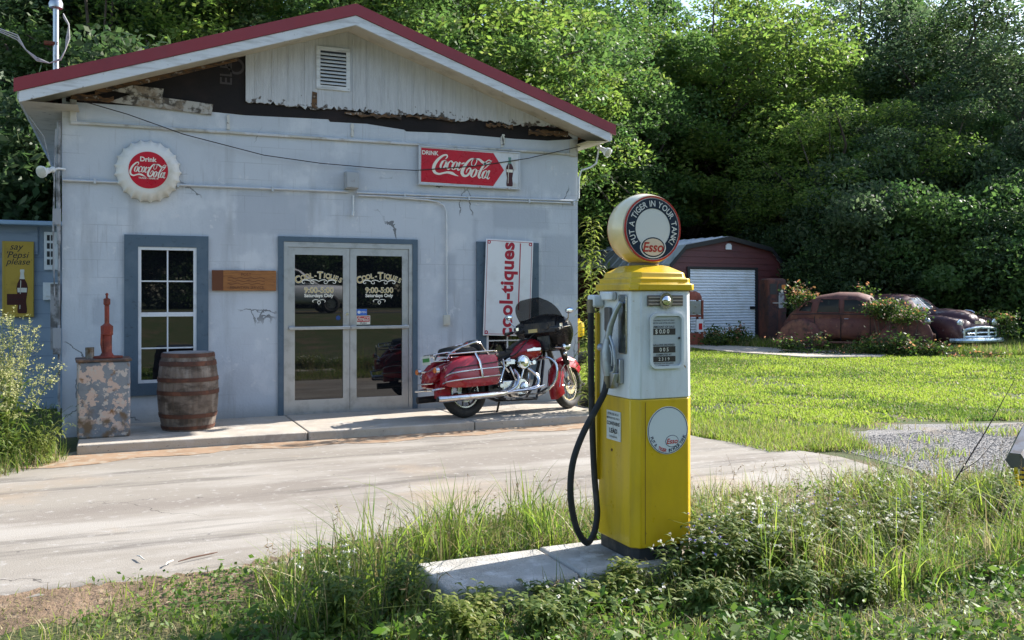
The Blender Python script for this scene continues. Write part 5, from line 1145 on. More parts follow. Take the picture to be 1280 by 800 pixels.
b = MB(); b.box((-.19,-.19,1.0),(.19,.1,1.42)); b.build('meter_box', K['steel'], o); b = MB(); b.box((.02,-.222,.45),(.26,-.212,.85)); b.build('plate', K['white'], o); b = MB(); b.box((.10,-.226,.52),(.22,-.2225,.72)); b.build('plate_mark', K['inkred'], o)

# ---- old cars
def sell(hw, z0, z1, x, p=.62, q=.7, n=24, dy=0.):
    out = []
    for j in range(n):
        a = 2*math.pi*j/n; c, s_ = math.cos(a), math.sin(a)
        out.append((x, dy+hw*math.copysign(abs(c)**p, c), (z0+z1)/2+(z1-z0)/2*math.copysign(abs(s_)**q, s_)))
    return out
def cabin_y(st, x, z):
    for (xa, ha, za0, za1), (xb, hb, zb0, zb1) in zip(st, st[1:]):
        if xa <= x <= xb:
            t = (x-xa)/(xb-xa); hw, z0, z1 = ha+(hb-ha)*t, za0+(zb0-za0)*t, za1+(zb1-za1)*t
            s_ = max(-1, min(1, (z-(z0+z1)/2)/((z1-z0)/2))); sn = abs(s_)**(1/.7); return hw*(max(0, 1-sn*sn)**.5)**.62
    return st[-1][1]
def side_window(o, st, poly, name, m, frame_m):
    P = []
    n = len(poly)
    for i in range(n):
        a, b_ = poly[i], poly[(i+1) % n]
        for k in range(4): P.append((a[0]+(b_[0]-a[0])*k/4, a[1]+(b_[1]-a[1])*k/4))
    cx, cz = sum(p[0] for p in P)/len(P), sum(p[1] for p in P)/len(P)
    w_ = None
    for s_ in (-1, 1):
        b = MB(); vs = []
        for kx in (1.0, .6, .0):
            for p in P:
                x, z = cx+(p[0]-cx)*kx, cz+(p[1]-cz)*kx; vs.append((x, s_*(cabin_y(st, x, z)+.006), z))
        L_ = len(P); fs = []
        for r in range(2):
            for i in range(L_): fs.append((r*L_+i, r*L_+(i+1) % L_, (r+1)*L_+(i+1) % L_, (r+1)*L_+i))
        if s_ < 0: fs = [f for f in fs]
        else: fs = [f[::-1] for f in fs]
        b.add(vs, fs); w_ = b.build(name, m, o, smooth=60)
        b = MB(); b.tube([(p[0], s_*(cabin_y(st, p[0], p[1])+.008), p[1]) for p in P+[P[0]]], .014, 5); b.build('window_frame', frame_m, w_)
def car_wheel(o, x, y, r=.34, sag=.05):
    b = MB(); b.torus((x,y,r-sag), r-.085, .085, 'y', 28, 10, rz=.09); w_ = b.build('wheel', mat('old_tyre_grey', (.035,.033,.03), .9, 0, [((.1,.08,.06), 6, .5, .65)]), o)
    b = MB(); b.lathe([(0,-.07),(.06,-.085),(.11,-.06),(.18,-.05),(.18,.05),(.11,.06),(.06,.085),(0,.07)], (x,y,r-sag), 'y', 20); b.build('hub', K['rust'], w_)
m_car1 = mat('maroon_rust_body', (.12,.045,.038), .75, .05, [((.21,.09,.055), 1.6, .5, .64), ((.045,.022,.02), 2.5, .52, .64), ((.2,.10,.06), 9, .62, .72), ((.19,.17,.12), 1.1, .62, .72)], (25,.25,(1,1,1),.01), rvar=.12)
m_car2 = mat('dark_maroon_body', (.07,.025,.03), .4, .15, [((.14,.06,.05), 2, .52, .7), ((.16,.15,.14), 3.2, .62, .68), ((.12,.05,.035), 10, .6, .7)], (25,.2,(1,1,1),.01), rvar=.15)
m_cglass = mat('dusty_glass', (.05,.055,.045), .12, 0, [((.20,.22,.16), 4, .52, .6), ((.02,.022,.02), 2, .5, .6)], spec=.8)
m_open = mat('dark_window_opening', (.012,.013,.011), .35, 0, [((.05,.055,.04), 3, .55, .7)], spec=.25)
def sedan():
    # nose towards +x
    p = AD(1070, 440, 26.0); o = empty('rusted_sedan', (p.x, p.y, 0), -SA-R(27), 'rusted maroon prewar sedan with round fenders, overgrown with rose bushes', 'car')
    o.scale = (.88,1,1.03)
    b = MB(); hull = [(-2.3,.30,.42,.62),(-2.15,.55,.34,.85),(-1.7,.72,.30,1.0),(-1.0,.80,.28,1.04),(0,.82,.28,1.04),(.65,.78,.28,1.04),(.95,.62,.32,1.06),(1.5,.47,.34,1.05),(2.0,.34,.36,.99),(2.18,.18,.42,.86)]
    b.loft([sell(h, a, c, x) for x, h, a, c in hull]); body = b.build('body', m_car1, o, smooth=60)
    st = [(-2.25,.25,.6,.80),(-2.0,.52,.6,1.08),(-1.6,.64,.6,1.36),(-1.1,.70,.6,1.56),(-.5,.72,.6,1.65),(.1,.71,.6,1.64),(.45,.68,.6,1.55),(.72,.62,.6,1.28),(.95,.55,.6,1.05)]
    b = MB(); b.loft([sell(h, a, c, x) for x, h, a, c in st]); b.build('cabin', m_car1, o, smooth=60)
    side_window(o, st, [(-1.72,1.10),(-1.30,1.10),(-1.24,1.36),(-1.40,1.38),(-1.6,1.26)], 'quarter_window', m_open, m_car1)
    side_window(o, st, [(-1.12,1.08),(-.42,1.08),(-.42,1.46),(-1.0,1.46)], 'window', m_open, m_car1)
    side_window(o, st, [(-.28,1.10),(.42,1.10),(.30,1.36),(.1,1.44),(-.28,1.44)], 'window', m_open, m_car1)
    b = MB(); F_ = [(.50,1.49),(.82,1.10)]
    b.loft([[(x+.03, y, z) for y in (-w2,-w2*.5,0,w2*.5,w2)] for x, z, w2 in ((.46,1.50,.42),(.62,1.36,.46),(.84,1.12,.46))], closed=False, caps=False); b.build('windscreen', m_cglass, o)
    for s_ in (-1,1):
        b = MB(); b.loft([sell(.19-.02*abs(k), .14, z1, x, .7, .8, 16, s_*(.74)) for k, (x, z1) in enumerate(((.72,.42),(.85,.62),(1.1,.86),(1.5,.98),(1.9,.93),(2.2,.78),(2.32,.55)))]); b.build('front_fender', m_car1, o, smooth=60)
        b = MB(); b.loft([sell(.14, .14, z1, x, .7, .8, 16, s_*(.76)) for x, z1 in ((-2.35,.40),(-2.2,.66),(-1.9,.86),(-1.5,.92),(-1.15,.80),(-.95,.55),(-.85,.3))]); b.build('rear_fender', m_car1, o, smooth=60)
        b = MB(); b.box((-.85,s_*.72,.24),(.72,s_*.88,.30)); b.build('running_board', m_car1, o, bevel=.02)
        b = MB(); b.ball((2.12,s_*.60,.86), (.14,.11,.11)); b.build('headlight', K['steel'], o)
        b = MB()
        for x in (-1.16,-.36,.52): b.tube([(x,s_*(.822),.32),(x,s_*.828,.70),(x,s_*.81,.98)], .012, 4)
        b.tube([(-1.9,s_*.72,1.03),(-1.1,s_*.80,1.045),(.7,s_*.79,1.045)], .012, 5); b.build('door_seam', K['inkblack'], body)
        b = MB(); b.tube([(-.24,s_*.80,.92),(-.24,s_*.86,.92),(-.12,s_*.86,.92)], .012, 6); b.build('door_handle', K['steel'], body)
        car_wheel(o, 1.5, s_*.72); car_wheel(o, -1.45, s_*.74)
    b = MB(); b.box((2.3,-.75,.42),(2.38,.75,.54)); b.build('bumper', K['rust'], o, bevel=.02)
sedan()
def coupe():
    p = AD(1206, 438, 25.3); o = empty('rusted_car', (p.x, p.y, 0), -SA-R(64), 'dark rusted postwar car with battered chrome grille, nose towards the lawn', 'car')
    o.scale = (1.04,1.04,1.1)
    X = -1.9   # put origin near the nose
    b = MB(MT := Matrix.Translation((X,0,0))); hull = [(-2.5,.50,.40,.75),(-2.3,.72,.34,.9),(-1.5,.86,.28,.98),(-.4,.90,.27,1.0),(.6,.90,.27,1.0),(1.1,.86,.30,.98),(1.7,.84,.34,.95),(2.15,.78,.36,.86),(2.3,.66,.40,.72)]
    b.loft([sell(h, a, c, x) for x, h, a, c in hull]); body = b.build('body', m_car2, o, smooth=60)
    b = MB(MT); b.loft([sell(h, a, c, x, .75, .8) for x, h, a, c in ((.55,.60,.6,1.02),(.8,.62,.6,1.10),(1.3,.55,.6,1.12),(1.8,.44,.6,1.07),(2.1,.32,.6,.98),(2.26,.16,.6,.84))]); b.build('bonnet', m_car2, o, smooth=60)
    st = [(-2.0,.35,.6,.98),(-1.7,.58,.6,1.2),(-1.2,.68,.6,1.42),(-.6,.72,.6,1.50),(0,.71,.6,1.49),(.35,.68,.6,1.38),(.62,.64,.6,1.18),(.85,.60,.6,1.02)]
    b = MB(MT); b.loft([sell(h, a, c, x) for x, h, a, c in st]); cab = b.build('cabin', m_car2, o, smooth=60)
    stx = [(x+X, a, c, d) for x, a, c, d in st]
    side_window(o, stx, [(x+X, z) for x, z in [(-.42,1.03),(.32,1.03),(.16,1.30),(-.42,1.33)]], 'window', m_cglass, m_car2); side_window(o, stx, [(x+X, z) for x, z in [(-1.3,1.03),(-.55,1.03),(-.55,1.33),(-1.1,1.29)]], 'window', m_cglass, m_car2)
    b = MB(MT); b.loft([[(x+.03-.16*(y/w2)**2, y, z) for y in [w2*(-1+.25*k) for k in range(9)]] for x, z, w2 in ((.34,1.385,.46),(.52,1.26,.52),(.76,1.08,.55))], closed=False, caps=False); ws_ = b.build('windscreen', mat('bright_dusty_glass', (.30,.33,.33), .15, 0, [((.08,.09,.09), 2.5, .48, .6), ((.5,.52,.5), 5, .55, .65)], spec=.9), o)
    b = MB(MT); b.tube([(.36,0,1.39),(.80,0,1.07)], .016, 6); b.tube([(.2,-.5,1.36),(.64,-.58,1.06)], .02, 6); b.tube([(.2,.5,1.36),(.64,.58,1.06)], .02, 6); b.build('windscreen_bar', K['chrome'], ws_)
    for s_ in (-1,1):
        b = MB(MT); b.loft([sell(hw, .22, z1, x, .7, .8, 16, s_*.70) for x, z1, hw in ((-.1,.82,.20),(.5,.90,.23),(1.2,.95,.25),(1.8,.94,.24),(2.2,.86,.20),(2.34,.70,.13))]); b.build('front_fender', m_car2, o, smooth=60)
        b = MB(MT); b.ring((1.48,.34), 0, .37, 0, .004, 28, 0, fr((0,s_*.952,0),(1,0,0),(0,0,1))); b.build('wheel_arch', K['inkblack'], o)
        b = MB(MT); b.lathe([(.0,-.1),(.10,-.08),(.115,.0),(.12,.02),(.10,.03)], (2.26,s_*.68,.74), 'x', 20); h_ = b.build('headlight', K['chrome'], o)
        b = MB(MT); b.ball((2.29,s_*.68,.74), (.03,.095,.095)); b.build('lens', K['lamp_glass'], h_)
        b = MB(MT); b.tube([(-.3,s_*.93,.74),(.6,s_*.945,.75),(1.6,s_*.95,.76)], .014, 6); b.build('side_trim', K['steel'], o)
        car_wheel(o, 1.48+X, s_*.80, .33, .10); car_wheel(o, -1.4+X, s_*.80, .33, .10)
    GM = fr((2.34+X,0,0),(0,1,0),(0,0,1))
    b = MB(); b.prism([(-.55,.40),(.55,.40),(.60,.56),(.3,.64),(-.3,.64),(-.60,.56)], -.02, .012, 0, GM); b.build('grille_opening', K['inkblack'], o)
    b = MB()
    b.tube(smooth_path([(2.30+X,-.66,.52),(2.40+X,-.5,.62),(2.43+X,0,.66),(2.40+X,.5,.62),(2.30+X,.66,.52)]), .035, 8); b.tube([(2.32+X,-.64,.42),(2.42+X,-.3,.42),(2.43+X,.3,.42),(2.32+X,.64,.42)], .04, 8); b.tube([(2.40+X,-.55,.52),(2.42+X,0,.53),(2.40+X,.55,.52)], .022, 8)
    for y in (-.62,-.25,.25,.62): b.tube([(2.36+X if abs(y)>.5 else 2.42+X,y,.40),(2.36+X if abs(y)>.5 else 2.42+X,y,.63)], .028, 8)
    m_gc = mat('battered_chrome', (.62,.72,.78), .3, .7, [((.35,.4,.42), 6, .5, .65), ((.15,.08,.05), 9, .62, .7)], rvar=.1)
    b.build('grille', m_gc, o)
    b = MB(); b.tube(smooth_path([(2.15+X,-.88,.34),(2.46+X,-.72,.34),(2.54+X,0,.34),(2.46+X,.72,.34),(2.15+X,.88,.34)]), .06, 8); b.build('bumper', m_gc, o)
    b = MB(); b.tube([(1.9+X,0,1.09),(2.12+X,0,1.06),(2.2+X,0,1.02)], [.01,.025,.012], 6); b.box((2.25+X,-.12,.74),(2.30+X,.12,.82)); b.build('bonnet_badge', K['chrome'], o)
coupe()

# pickup truck on the road behind the camera: it shows in the door glass
tk = empty('pickup_truck', (3.5,-26.3,.86), 0, 'silver pickup truck passing on the road, mirrored in the door glass', 'pickup truck')
m_tk = mat('silver_paint', (.72,.73,.75), .3, .0, coat=.5)
b = MB(); b.loft([sell(h, a, c, x, .45, .5) for x, h, a, c in ((-2.8,.90,.45,1.15),(-2.7,.95,.38,1.2),(.9,.96,.36,1.2),(1.2,.96,.36,1.2),(2.5,.92,.38,1.14),(2.78,.84,.45,1.0))]); b.build('body', m_tk, tk, smooth=50)
b = MB(); b.loft([sell(h, a, c, x, .5, .5) for x, h, a, c in ((-1.2,.80,1.1,1.3),(-1.0,.82,1.1,1.9),(.3,.80,1.1,1.92),(.7,.80,1.1,1.75),(1.35,.80,1.1,1.22))]); b.build('cab', m_tk, tk, smooth=50)
b = MB(); b.prism([(-.9,1.25),(-.1,1.25),(-.1,1.78),(-.85,1.78)], -.84, .84); b.prism([(0,1.25),(1.1,1.25),(.55,1.72),(.3,1.78),(0,1.78)], -.84, .84); b.build('window', K['glass'], tk)
for x in (-1.75,1.85):
    for s_ in (-1,1):
        b = MB(); b.torus((x,s_*.86,.38), .28, .10, 'y', 28, 8, rz=.12); w_ = b.build('wheel', K['rubber'], tk)
        b = MB(); b.lathe([(0,-.08),(.2,-.08),(.22,.0),(.2,.08),(0,.08)], (x,s_*.88,.38), 'y', 20); b.build('rim', K['steel'], w_)
# ------------------------------------------------------------------ vegetation
rng = np.random.default_rng(11)
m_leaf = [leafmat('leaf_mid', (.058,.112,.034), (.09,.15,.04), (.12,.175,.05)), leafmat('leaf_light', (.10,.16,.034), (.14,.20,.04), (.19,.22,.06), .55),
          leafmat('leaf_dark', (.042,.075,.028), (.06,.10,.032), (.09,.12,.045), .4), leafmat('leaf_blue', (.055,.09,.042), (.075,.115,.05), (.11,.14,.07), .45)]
m_bark = mat('bark', (.10,.08,.065), .9, 0, [((.05,.04,.035), 5, .5, .65, (1,1,.3)), ((.2,.18,.16), 7, .6, .7)], (20,.8,(1,1,.2),.03))
def leaf_quads(C, L_, W_, up=.5, droop=0., r=rng):
    "diamond leaves with centres C: (n,3)"
    n = len(C); d = r.normal(size=(n,3)); d[:,2] = d[:,2]*.6 - droop; d /= np.linalg.norm(d,axis=1)[:,None]
    q = r.normal(size=(n,3)); q[:,2] += up; s_ = np.cross(d, q); s_ /= np.linalg.norm(s_,axis=1)[:,None]+1e-9
    l = (L_*r.uniform(.5,1.5,n))[:,None]; w_ = (W_*r.uniform(.6,1.25,n))[:,None]
    V = np.stack([C-d*l*.5, C+s_*w_*.5-d*l*.05, C+d*l*.5, C-s_*w_*.5-d*l*.05], 1)
    return V.reshape(-1,3)
def crown_points(rx, ry, rz, nclump, per, cs, seed, hollow=.45, low=-.6):
    r = np.random.default_rng(seed); cl = []
    while len(cl) < nclump:
        v = r.normal(size=3); v /= np.linalg.norm(v); rad = r.uniform(hollow, 1)**.6 * (1+.22*math.sin(3*v[0]*2+seed)+.18*math.sin(5*v[1]+2*v[2]+seed*2))
        if v[2] < low: continue
        cl.append((v[0]*rx*rad, v[1]*ry*rad, v[2]*rz*rad))
    cl = np.array(cl); P = []
    for c in cl:
        k = int(per*r.uniform(.5,1.5)); s_ = cs*r.uniform(.6,1.4); g = r.normal(size=(k,3)); g *= (r.uniform(.2,1,k)**.4/np.linalg.norm(g,axis=1))[:,None]
        g *= np.array([1.15,1.15,.6])*s_; g[:,2] -= .12*(g[:,0]**2+g[:,1]**2)/s_; P.append(c+g)
    return cl, np.concatenate(P)
def crown_mesh(name, mt, rx, ry, rz, nc, per, cs, seed, L_=.145, W_=.085, low=-.6, hollow=.45):
    cl, P = crown_points(rx, ry, rz, nc, per, cs, seed, hollow, low)
    return cl, raw_mesh(name, leaf_quads(P, L_, W_, 1.0, .25, np.random.default_rng(seed)), 4, mt, len(P))
def trunk_mb(cl, h0, r0, seed, nb=14, lean=(0,0)):
    r = random.Random(seed); b = MB(); top = Vector((lean[0], lean[1], 1.5))
    pts = [Vector((lean[0]*t+.12*math.sin(5*t+seed), lean[1]*t+.1*math.cos(4*t+seed), -h0+(h0+1.5)*t)) for t in [i/7 for i in range(8)]]
    b.tube(pts, [r0*(1.25-.15*i) if i < 1 else r0*(1-.11*i) for i in range(8)], 9)
    for c in r.sample(list(map(tuple, cl)), min(nb, len(cl))):
        c = Vector(c); s0 = pts[r.randint(3,7)]; mid = s0.lerp(c, .5)+Vector((r.uniform(-.3,.3), r.uniform(-.3,.3), -.2)); b.tube([s0, mid, c], [r0*.38, r0*.22, .02], 6)
    return b
VAR = []
# (material, rx, ry, rz, clumps, per, clump size, seed, trunk height under centre)
specs = [(0,3.6,3.6,5.6,105,430,.86,1,7.0), (0,4.4,4.0,5.0,110,430,.92,2,6.5), (1,3.8,3.8,5.2,105,430,.88,3,6.0), (1,4.6,4.2,4.8,115,430,.92,4,6.0),
         (2,4.0,4.0,5.8,115,420,.88,5,7.0), (3,3.8,3.6,5.6,110,430,.9,6,6.5), (0,3.2,3.2,6.0,46,330,.75,7,8.0), (1,3.4,3.4,5.6,44,330,.8,8,7.5)]
for mi, rx, ry, rz, nc, per, cs, sd_, h0 in specs:
    cl, me = crown_mesh('crown', m_leaf[mi], rx, ry, rz, nc, per, cs, sd_, low=-.85)
    tb = trunk_mb(cl, h0, .22, sd_, 40).build('trunk', m_bark); tm = tb.data; bpy.data.objects.remove(tb)
    VAR.append((me, tm, h0, rz))
kinds = ['mid green broadleaf tree', 'wide mid green broadleaf tree', 'light green sunny tree', 'spreading light yellow green tree', 'dark green dense tree', 'bluish green shaded tree']
def tree(px, dep, hgt_, v, label, grp='trees behind the shop and shed', rz=None, wide=1., loc=None):
    me, tm, h0, rz_ = VAR[v]; p = AD(px, 368, dep) if loc is None else Vector(loc); full = h0+rz_*1.15; s_ = hgt_/full
    zr = random.uniform(0, 6.28) if rz is None else rz
    o = empty('tree', (p.x, p.y, 0), zr, label, 'tree', grp); o.scale = (s_*wide, s_*wide, s_)
    t1 = link('trunk', tm, o, (0,0,h0)); c1 = link('crown', me, o, (0,0,h0)); return o
random.seed(21)
TREES = [ (768,37,15.5,6,'slender open tree with a dark bare trunk left above the globe'), (655,31,13,7,'slender open tree behind the right roof slope end'), (868,40,15,7,'open crowned tree above the globe right side'), (1000,38,13,6,'open tree with visible limbs above the shed right corner'), (1150,40,14,6,'open tree with visible limbs above the dark car'), (120,24,12.5,6,'open tree with bare limbs above the left roof edge'),
   # px, depth, height, variant, label
 (-60,28,15,4,'dark tree at the far left edge behind the annex'), (10,27,14,0,'leafy tree over the blue annex roof, left of the service mast'), (75,29,15.5,4,'dark tree right behind the service mast'),
 (150,26,13.5,4,'dark green tree above the left roof slope'), (215,30,16,0,'mid green tree over the left roof slope near the peak'), (290,27,13.5,2,'light green tree left of the roof peak'), (365,31,15.5,1,'tree directly left of the roof peak'),
 (430,28,13.5,0,'tree standing behind the roof peak'), (500,32,15.5,3,'yellow green tree right of the roof peak'), (570,30,13.5,1,'mid green tree above the right roof slope'), (635,36,16.5,2,'tall sunny tree above the right roof slope'),
 (690,34,14,0,'mid green tree above the red drink sign end of the roof'), (740,41,17,1,'broad tree above the roof corner flood light'), (790,44,18,0,'tall tree left above the pump globe'), (845,43,16.5,3,'sunny tree right above the pump globe'),
 (900,46,18,0,'tall mid green tree behind the shed roof'), (945,43.5,16,3,'bright yellow green tree behind the shed peak'), (985,42,14.5,2,'bright sunlit tree right of the shed peak'), (1025,50,17,5,'bluish tree in the gap with the patch of sky'),
 (1080,47,19,5,'tall bluish tree right of the sky patch'), (1048,35.5,9.8,3,'small bright yellow green tree low in front of the dark trees'), (1130,46,18,0,'tall mid green tree above the dark car'), (1180,43,16.5,5,'tall shaded tree above the car with the chrome grille'), (1235,42,17.5,4,'dark tree towards the right edge'),
 (1105,36,8.8,5,'short bluish tree behind the gap of the cars'), (1165,36,10.5,4,'short dark tree behind the dark car'), (1225,36,9.5,0,'short green tree near the right edge'), (1275,38,13,5,'shaded tree at the right edge of the photo'),
 (860,58,18,4,'far dark tree seen between crowns above the shed'), (700,54,17,4,'far dark tree behind the roof corner trees'), (580,50,15.5,4,'far dark tree behind the right roof slope'), (460,48,15,4,'far dark tree behind the roof peak'), (330,48,15,4,'far dark tree behind the left roof slope'), (190,46,14.5,4,'far dark tree behind the left roof edge'), (40,42,13,4,'far dark tree behind the annex'),
 (960,62,18,4,'far dark tree behind the sunlit tree'), (1090,62,21,4,'far dark tree behind the tall bluish tree'), (1160,58,21,0,'far green tree behind the tall shaded tree'), (1240,56,20,4,'far dark tree at the right edge')]
for px, dep, hh, v, lb in TREES: tree(px, dep, hh, v, lb, wide=1.15 if hh < 18 else 1.0)
# understorey: bushes closing the space under the crowns
BV = []
for mi, sd_ in ((2,31),(3,32),(0,33)):
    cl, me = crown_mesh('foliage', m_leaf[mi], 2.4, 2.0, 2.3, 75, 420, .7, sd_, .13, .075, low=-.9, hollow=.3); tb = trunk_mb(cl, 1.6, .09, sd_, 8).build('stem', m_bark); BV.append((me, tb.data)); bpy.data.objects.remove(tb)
def bush(px, dep, s_, v, label, loc=None, sz=1.):
    p = AD(px, 368, dep) if loc is None else Vector(loc); me, tm = BV[v]
    o = empty('bush', (p.x, p.y, 0), random.uniform(0,6.28), label, 'bush', 'bushes under the trees'); o.scale = (s_, s_, s_*sz)
    link('stem', tm, o, (0,0,1.6)); link('foliage', me, o, (0,0,1.6)); return o
UB = [(-40,17),(20,18),(70,19),(735,42),(775,42),(820,43),(900,42),(955,41),(995,38),(985,34.5),(1020,32.5),(1055,31.5),(1090,31),(1125,31),(1160,30.5),(1195,30.5),(1230,30),(1265,29.5),(1300,28.5),(1340,28)]
PLC = ['left of the annex beyond the frame','behind the annex','behind the annex beside the corner cables','far back beside the right wall of the shop','far back behind the shed wall end','behind the shed roof left part','behind the shed peak','behind the right shed corner','right of the brown rusted pump','right of the brown rusted pump, nearer to it','behind the tail of the rusted sedan','behind the sedan roof','behind the sedan windscreen','behind the sedan bonnet','between the two cars','behind the roof of the dark car','behind the bonnet of the dark car','behind the chrome grille car nose','at the right edge behind the lawn','just past the right edge']
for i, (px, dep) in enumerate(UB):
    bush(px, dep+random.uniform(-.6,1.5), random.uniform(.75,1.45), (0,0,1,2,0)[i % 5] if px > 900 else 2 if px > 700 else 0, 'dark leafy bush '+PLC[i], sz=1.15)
for i, (px, dep) in enumerate([(1000,37),(1050,36),(1100,35),(1150,35),(1200,34.5),(1250,34),(1300,33)]):
    bush(px, dep, 1.35, (1,2,0,1,2,1,0)[i], 'big vine covered bush '+['above the rusted pump','over the sedan tail','over the sedan roof','over the gap of the two cars','over the dark car roof','over the dark car nose','over the right lawn edge'][i], sz=1.35)
# trees outside the frame on the right: they shade the cars and the lawn edge
for i, (x, y, h_) in enumerate([(33,3.8,8.5)]):
    tree(0,0,h_,4 if i % 2 else 0,'tree outside the right edge whose shade falls over the cars',loc=(x,y,0))
for i, (x, y) in enumerate([(62,-14),(66,-5),(60,3),(68,10),(62,18),(66,27),(56,33)]):
    tree(0,0,13+i%3*1.5,(0,4,5)[i % 3],'distant tree far outside the right edge of the lawn','trees beyond the lawn',loc=(x,y,0), wide=1.5)
for i, (x, y) in enumerate([(-2,20),(2.5,23),(7,25),(11,27),(60,6),(64,14)]):
    o = bush(0,0,1.7,0,'bush low behind the shop between the tree trunks' if i < 4 else 'bush under the distant trees beyond the lawn',loc=(x,y,0))
# trees across the road, mirrored in the glass
for i in range(11): tree(0,0,random.uniform(13,17),(4,0,5)[i % 3],'tree across the road mirrored in the shop glass','trees across the road',loc=(-28+i*7.5, -48+random.uniform(-3,3), 0), wide=1.4)
for i in range(12):
    o = bush(0,0,1.6,0,'bush across the road mirrored in the shop glass',loc=(-26+i*5.5,-42+random.uniform(-1,1),.8)); o['group'] = 'bushes across the road'; o.location.z = .8

# ---- grass
def blades(name, P, H_, W_, lean, mats, pick, r=rng, segs=2, curl=.5, zf=None):
    "each blade: tapering bent strip. P (n,2) roots"
    n = len(P); a = r.uniform(0, 2*np.pi, n); la = r.uniform(0, 2*np.pi, n); ln = np.abs(r.normal(0, lean, n)); H_ = np.asarray(H_)*r.uniform(.55,1.3,n); W_ = np.asarray(W_)*r.uniform(.7,1.3,n)
    z0 = np.zeros(n) if zf is None else zf
    rows = []
    for k in range(segs+1):
        t = k/segs; off = ln*H_*(t**(1+curl)); cx = P[:,0]+np.cos(la)*off; cy = P[:,1]+np.sin(la)*off; cz = z0+H_*(t-.25*np.minimum(ln,1.2)*t*t)
        w_ = W_*(1-t**1.5)*.5
        rows.append((np.stack([cx-np.cos(a)*w_, cy-np.sin(a)*w_, cz],1), np.stack([cx+np.cos(a)*w_, cy+np.sin(a)*w_, cz],1)))
    F_ = []
    for k in range(segs):
        l0, r0 = rows[k]; l1, r1 = rows[k+1]
        if k < segs-1: F_.append(np.stack([l0,r0,r1,r1, ],1)[:, :3]); F_.append(np.stack([l0,r1,l1],1))
        else: F_.append(np.stack([l0,r0,(l1+r1)/2],1))
    V = np.stack(F_,1).reshape(-1,3); nf = len(F_)
    return link(name, raw_mesh(name, V, 3, None, n*nf, mats=mats, matidx=np.repeat(pick, nf)))
mg = [leafmat('grass_bright', (.16,.22,.035), (.21,.27,.04), (.28,.30,.07), .5, scale=.4), leafmat('grass_dark', (.07,.12,.025), (.11,.16,.03), (.15,.18,.04), .45, scale=2), leafmat('grass_dry', (.28,.23,.12), (.36,.31,.18), (.22,.15,.08), .3, scale=3)]
def vnoise(P, sc, seed=0):
    from mathutils import noise as N_
    return np.array([N_.noise(Vector((x*sc+seed, y*sc, seed*.37))) for x, y in P])
# lawn: density falls with distance
def inside(P, poly):
    x, y = P[:,0], P[:,1]; c = np.zeros(len(P), bool); n = len(poly)
    for i in range(n):
        (x0,y0),(x1,y1) = poly[i], poly[(i+1) % n]
        m_ = ((y0 > y) != (y1 > y)) & (x < (x1-x0)*(y-y0)/(y1-y0+1e-12)+x0); c ^= m_
    return c
lawn_poly = [(3.7,6),(3.55,-.2),(3.45,-2.2),(3.55,-3.4),(4.0,-4.0),(4.7,-3.4),(5.0,-2.95),(5.6,-3.1),(6.2,-2.8),(7.4,-3.2),(8.6,-3.5),(10,-3.3),(14,-3.6),(22,-3.9),(32,-4),(34,12),(26,14),(19,12),(13,13.5),(9,15),(4,14)]
u = rng.random((900000,2)); dist = 8 + 24*u[:,0]**1.35; ang = rng.uniform(R(8), R(76), len(u))
Q = np.stack([CAM[0]+dist*np.sin(ang), CAM[1]+dist*np.cos(ang)],1); Q = Q[inside(Q, lawn_poly)][:330000]
slabp = [(13.2,12.9),(19.6,10.6),(18.7,8.3),(15.2,5.9),(13.4,6.6),(12.9,9)]; Q = Q[~inside(Q, slabp)]
nz_ = vnoise(Q[:60000], .5); 
dd = np.hypot(Q[:,0]-CAM[0], Q[:,1]-CAM[1]); bare = vnoise(Q, .9, 5) > np.where((Q[:,1] < -.5)&(Q[:,0] < 7), .06, .30); Q = Q[~(bare & (rng.random(len(Q)) < .85) & (Q[:,1] < 3))]; dd = np.hypot(Q[:,0]-CAM[0], Q[:,1]-CAM[1])
tag(blades('lawn_grass', Q, (.028+.0013*dd)*(1+.8*np.clip(vnoise(Q,.7,3),-.5,1)), .006+.0012*dd, .7, mg, np.where(rng.random(len(Q)) < .08, 2, np.where(vnoise(Q,.45,21)+.5*vnoise(Q,1.7,22)+rng.uniform(-.35,.35,len(Q)) > .12, 1, 0)), zf=np.full(len(Q), -.005)), 'sunlit mown yellow green lawn between gravel and old cars', 'lawn grass', kind='stuff')
# taller fringe of grass under the cars, shed and along the edges
def scatter(n, poly, r=rng):
    xs_ = [p[0] for p in poly]; ys_ = [p[1] for p in poly]; out = np.zeros((0,2))
    while len(out) < n:
        q_ = np.stack([r.uniform(min(xs_), max(xs_), n*2), r.uniform(min(ys_), max(ys_), n*2)],1); out = np.concatenate([out, q_[inside(q_, poly)]])
    return out[:n]
fr_poly = [(13,14),(14,13.5),(15.5,8.8),(16.3,6.5),(18,4.9),(21,4.3),(24,6),(22,9),(19,10.3),(15,13.4),(13.4,14.3)]
Pf = scatter(26000, fr_poly); tag(blades('tall_grass', Pf, .30, .022, .45, mg, rng.choice([0,1,1,2], len(Pf))), 'rank uncut grass growing round the old cars', 'tall grass', kind='stuff')
P5 = scatter(9000, [(3.5,-3.2),(3.9,-5.0),(5.5,-5.0),(6.5,-4.4),(9,-4.4),(15,-4.8),(15,-3.4),(9,-3.1),(6,-2.6),(4.2,-2.2)]); P5 = P5[(vnoise(P5,1.6,7)+rng.uniform(-.1,.1,len(P5))) > .16]
P5 = np.concatenate([P5]+[scatter(9000, [(3.45,-4.1),(4.6,-4.3),(5.2,-3.2),(4.2,-2.2),(3.4,-2.4)]), scatter(5000, [(3.4,-2.4),(4.1,-2.2),(4.1,2),(3.55,2)])])
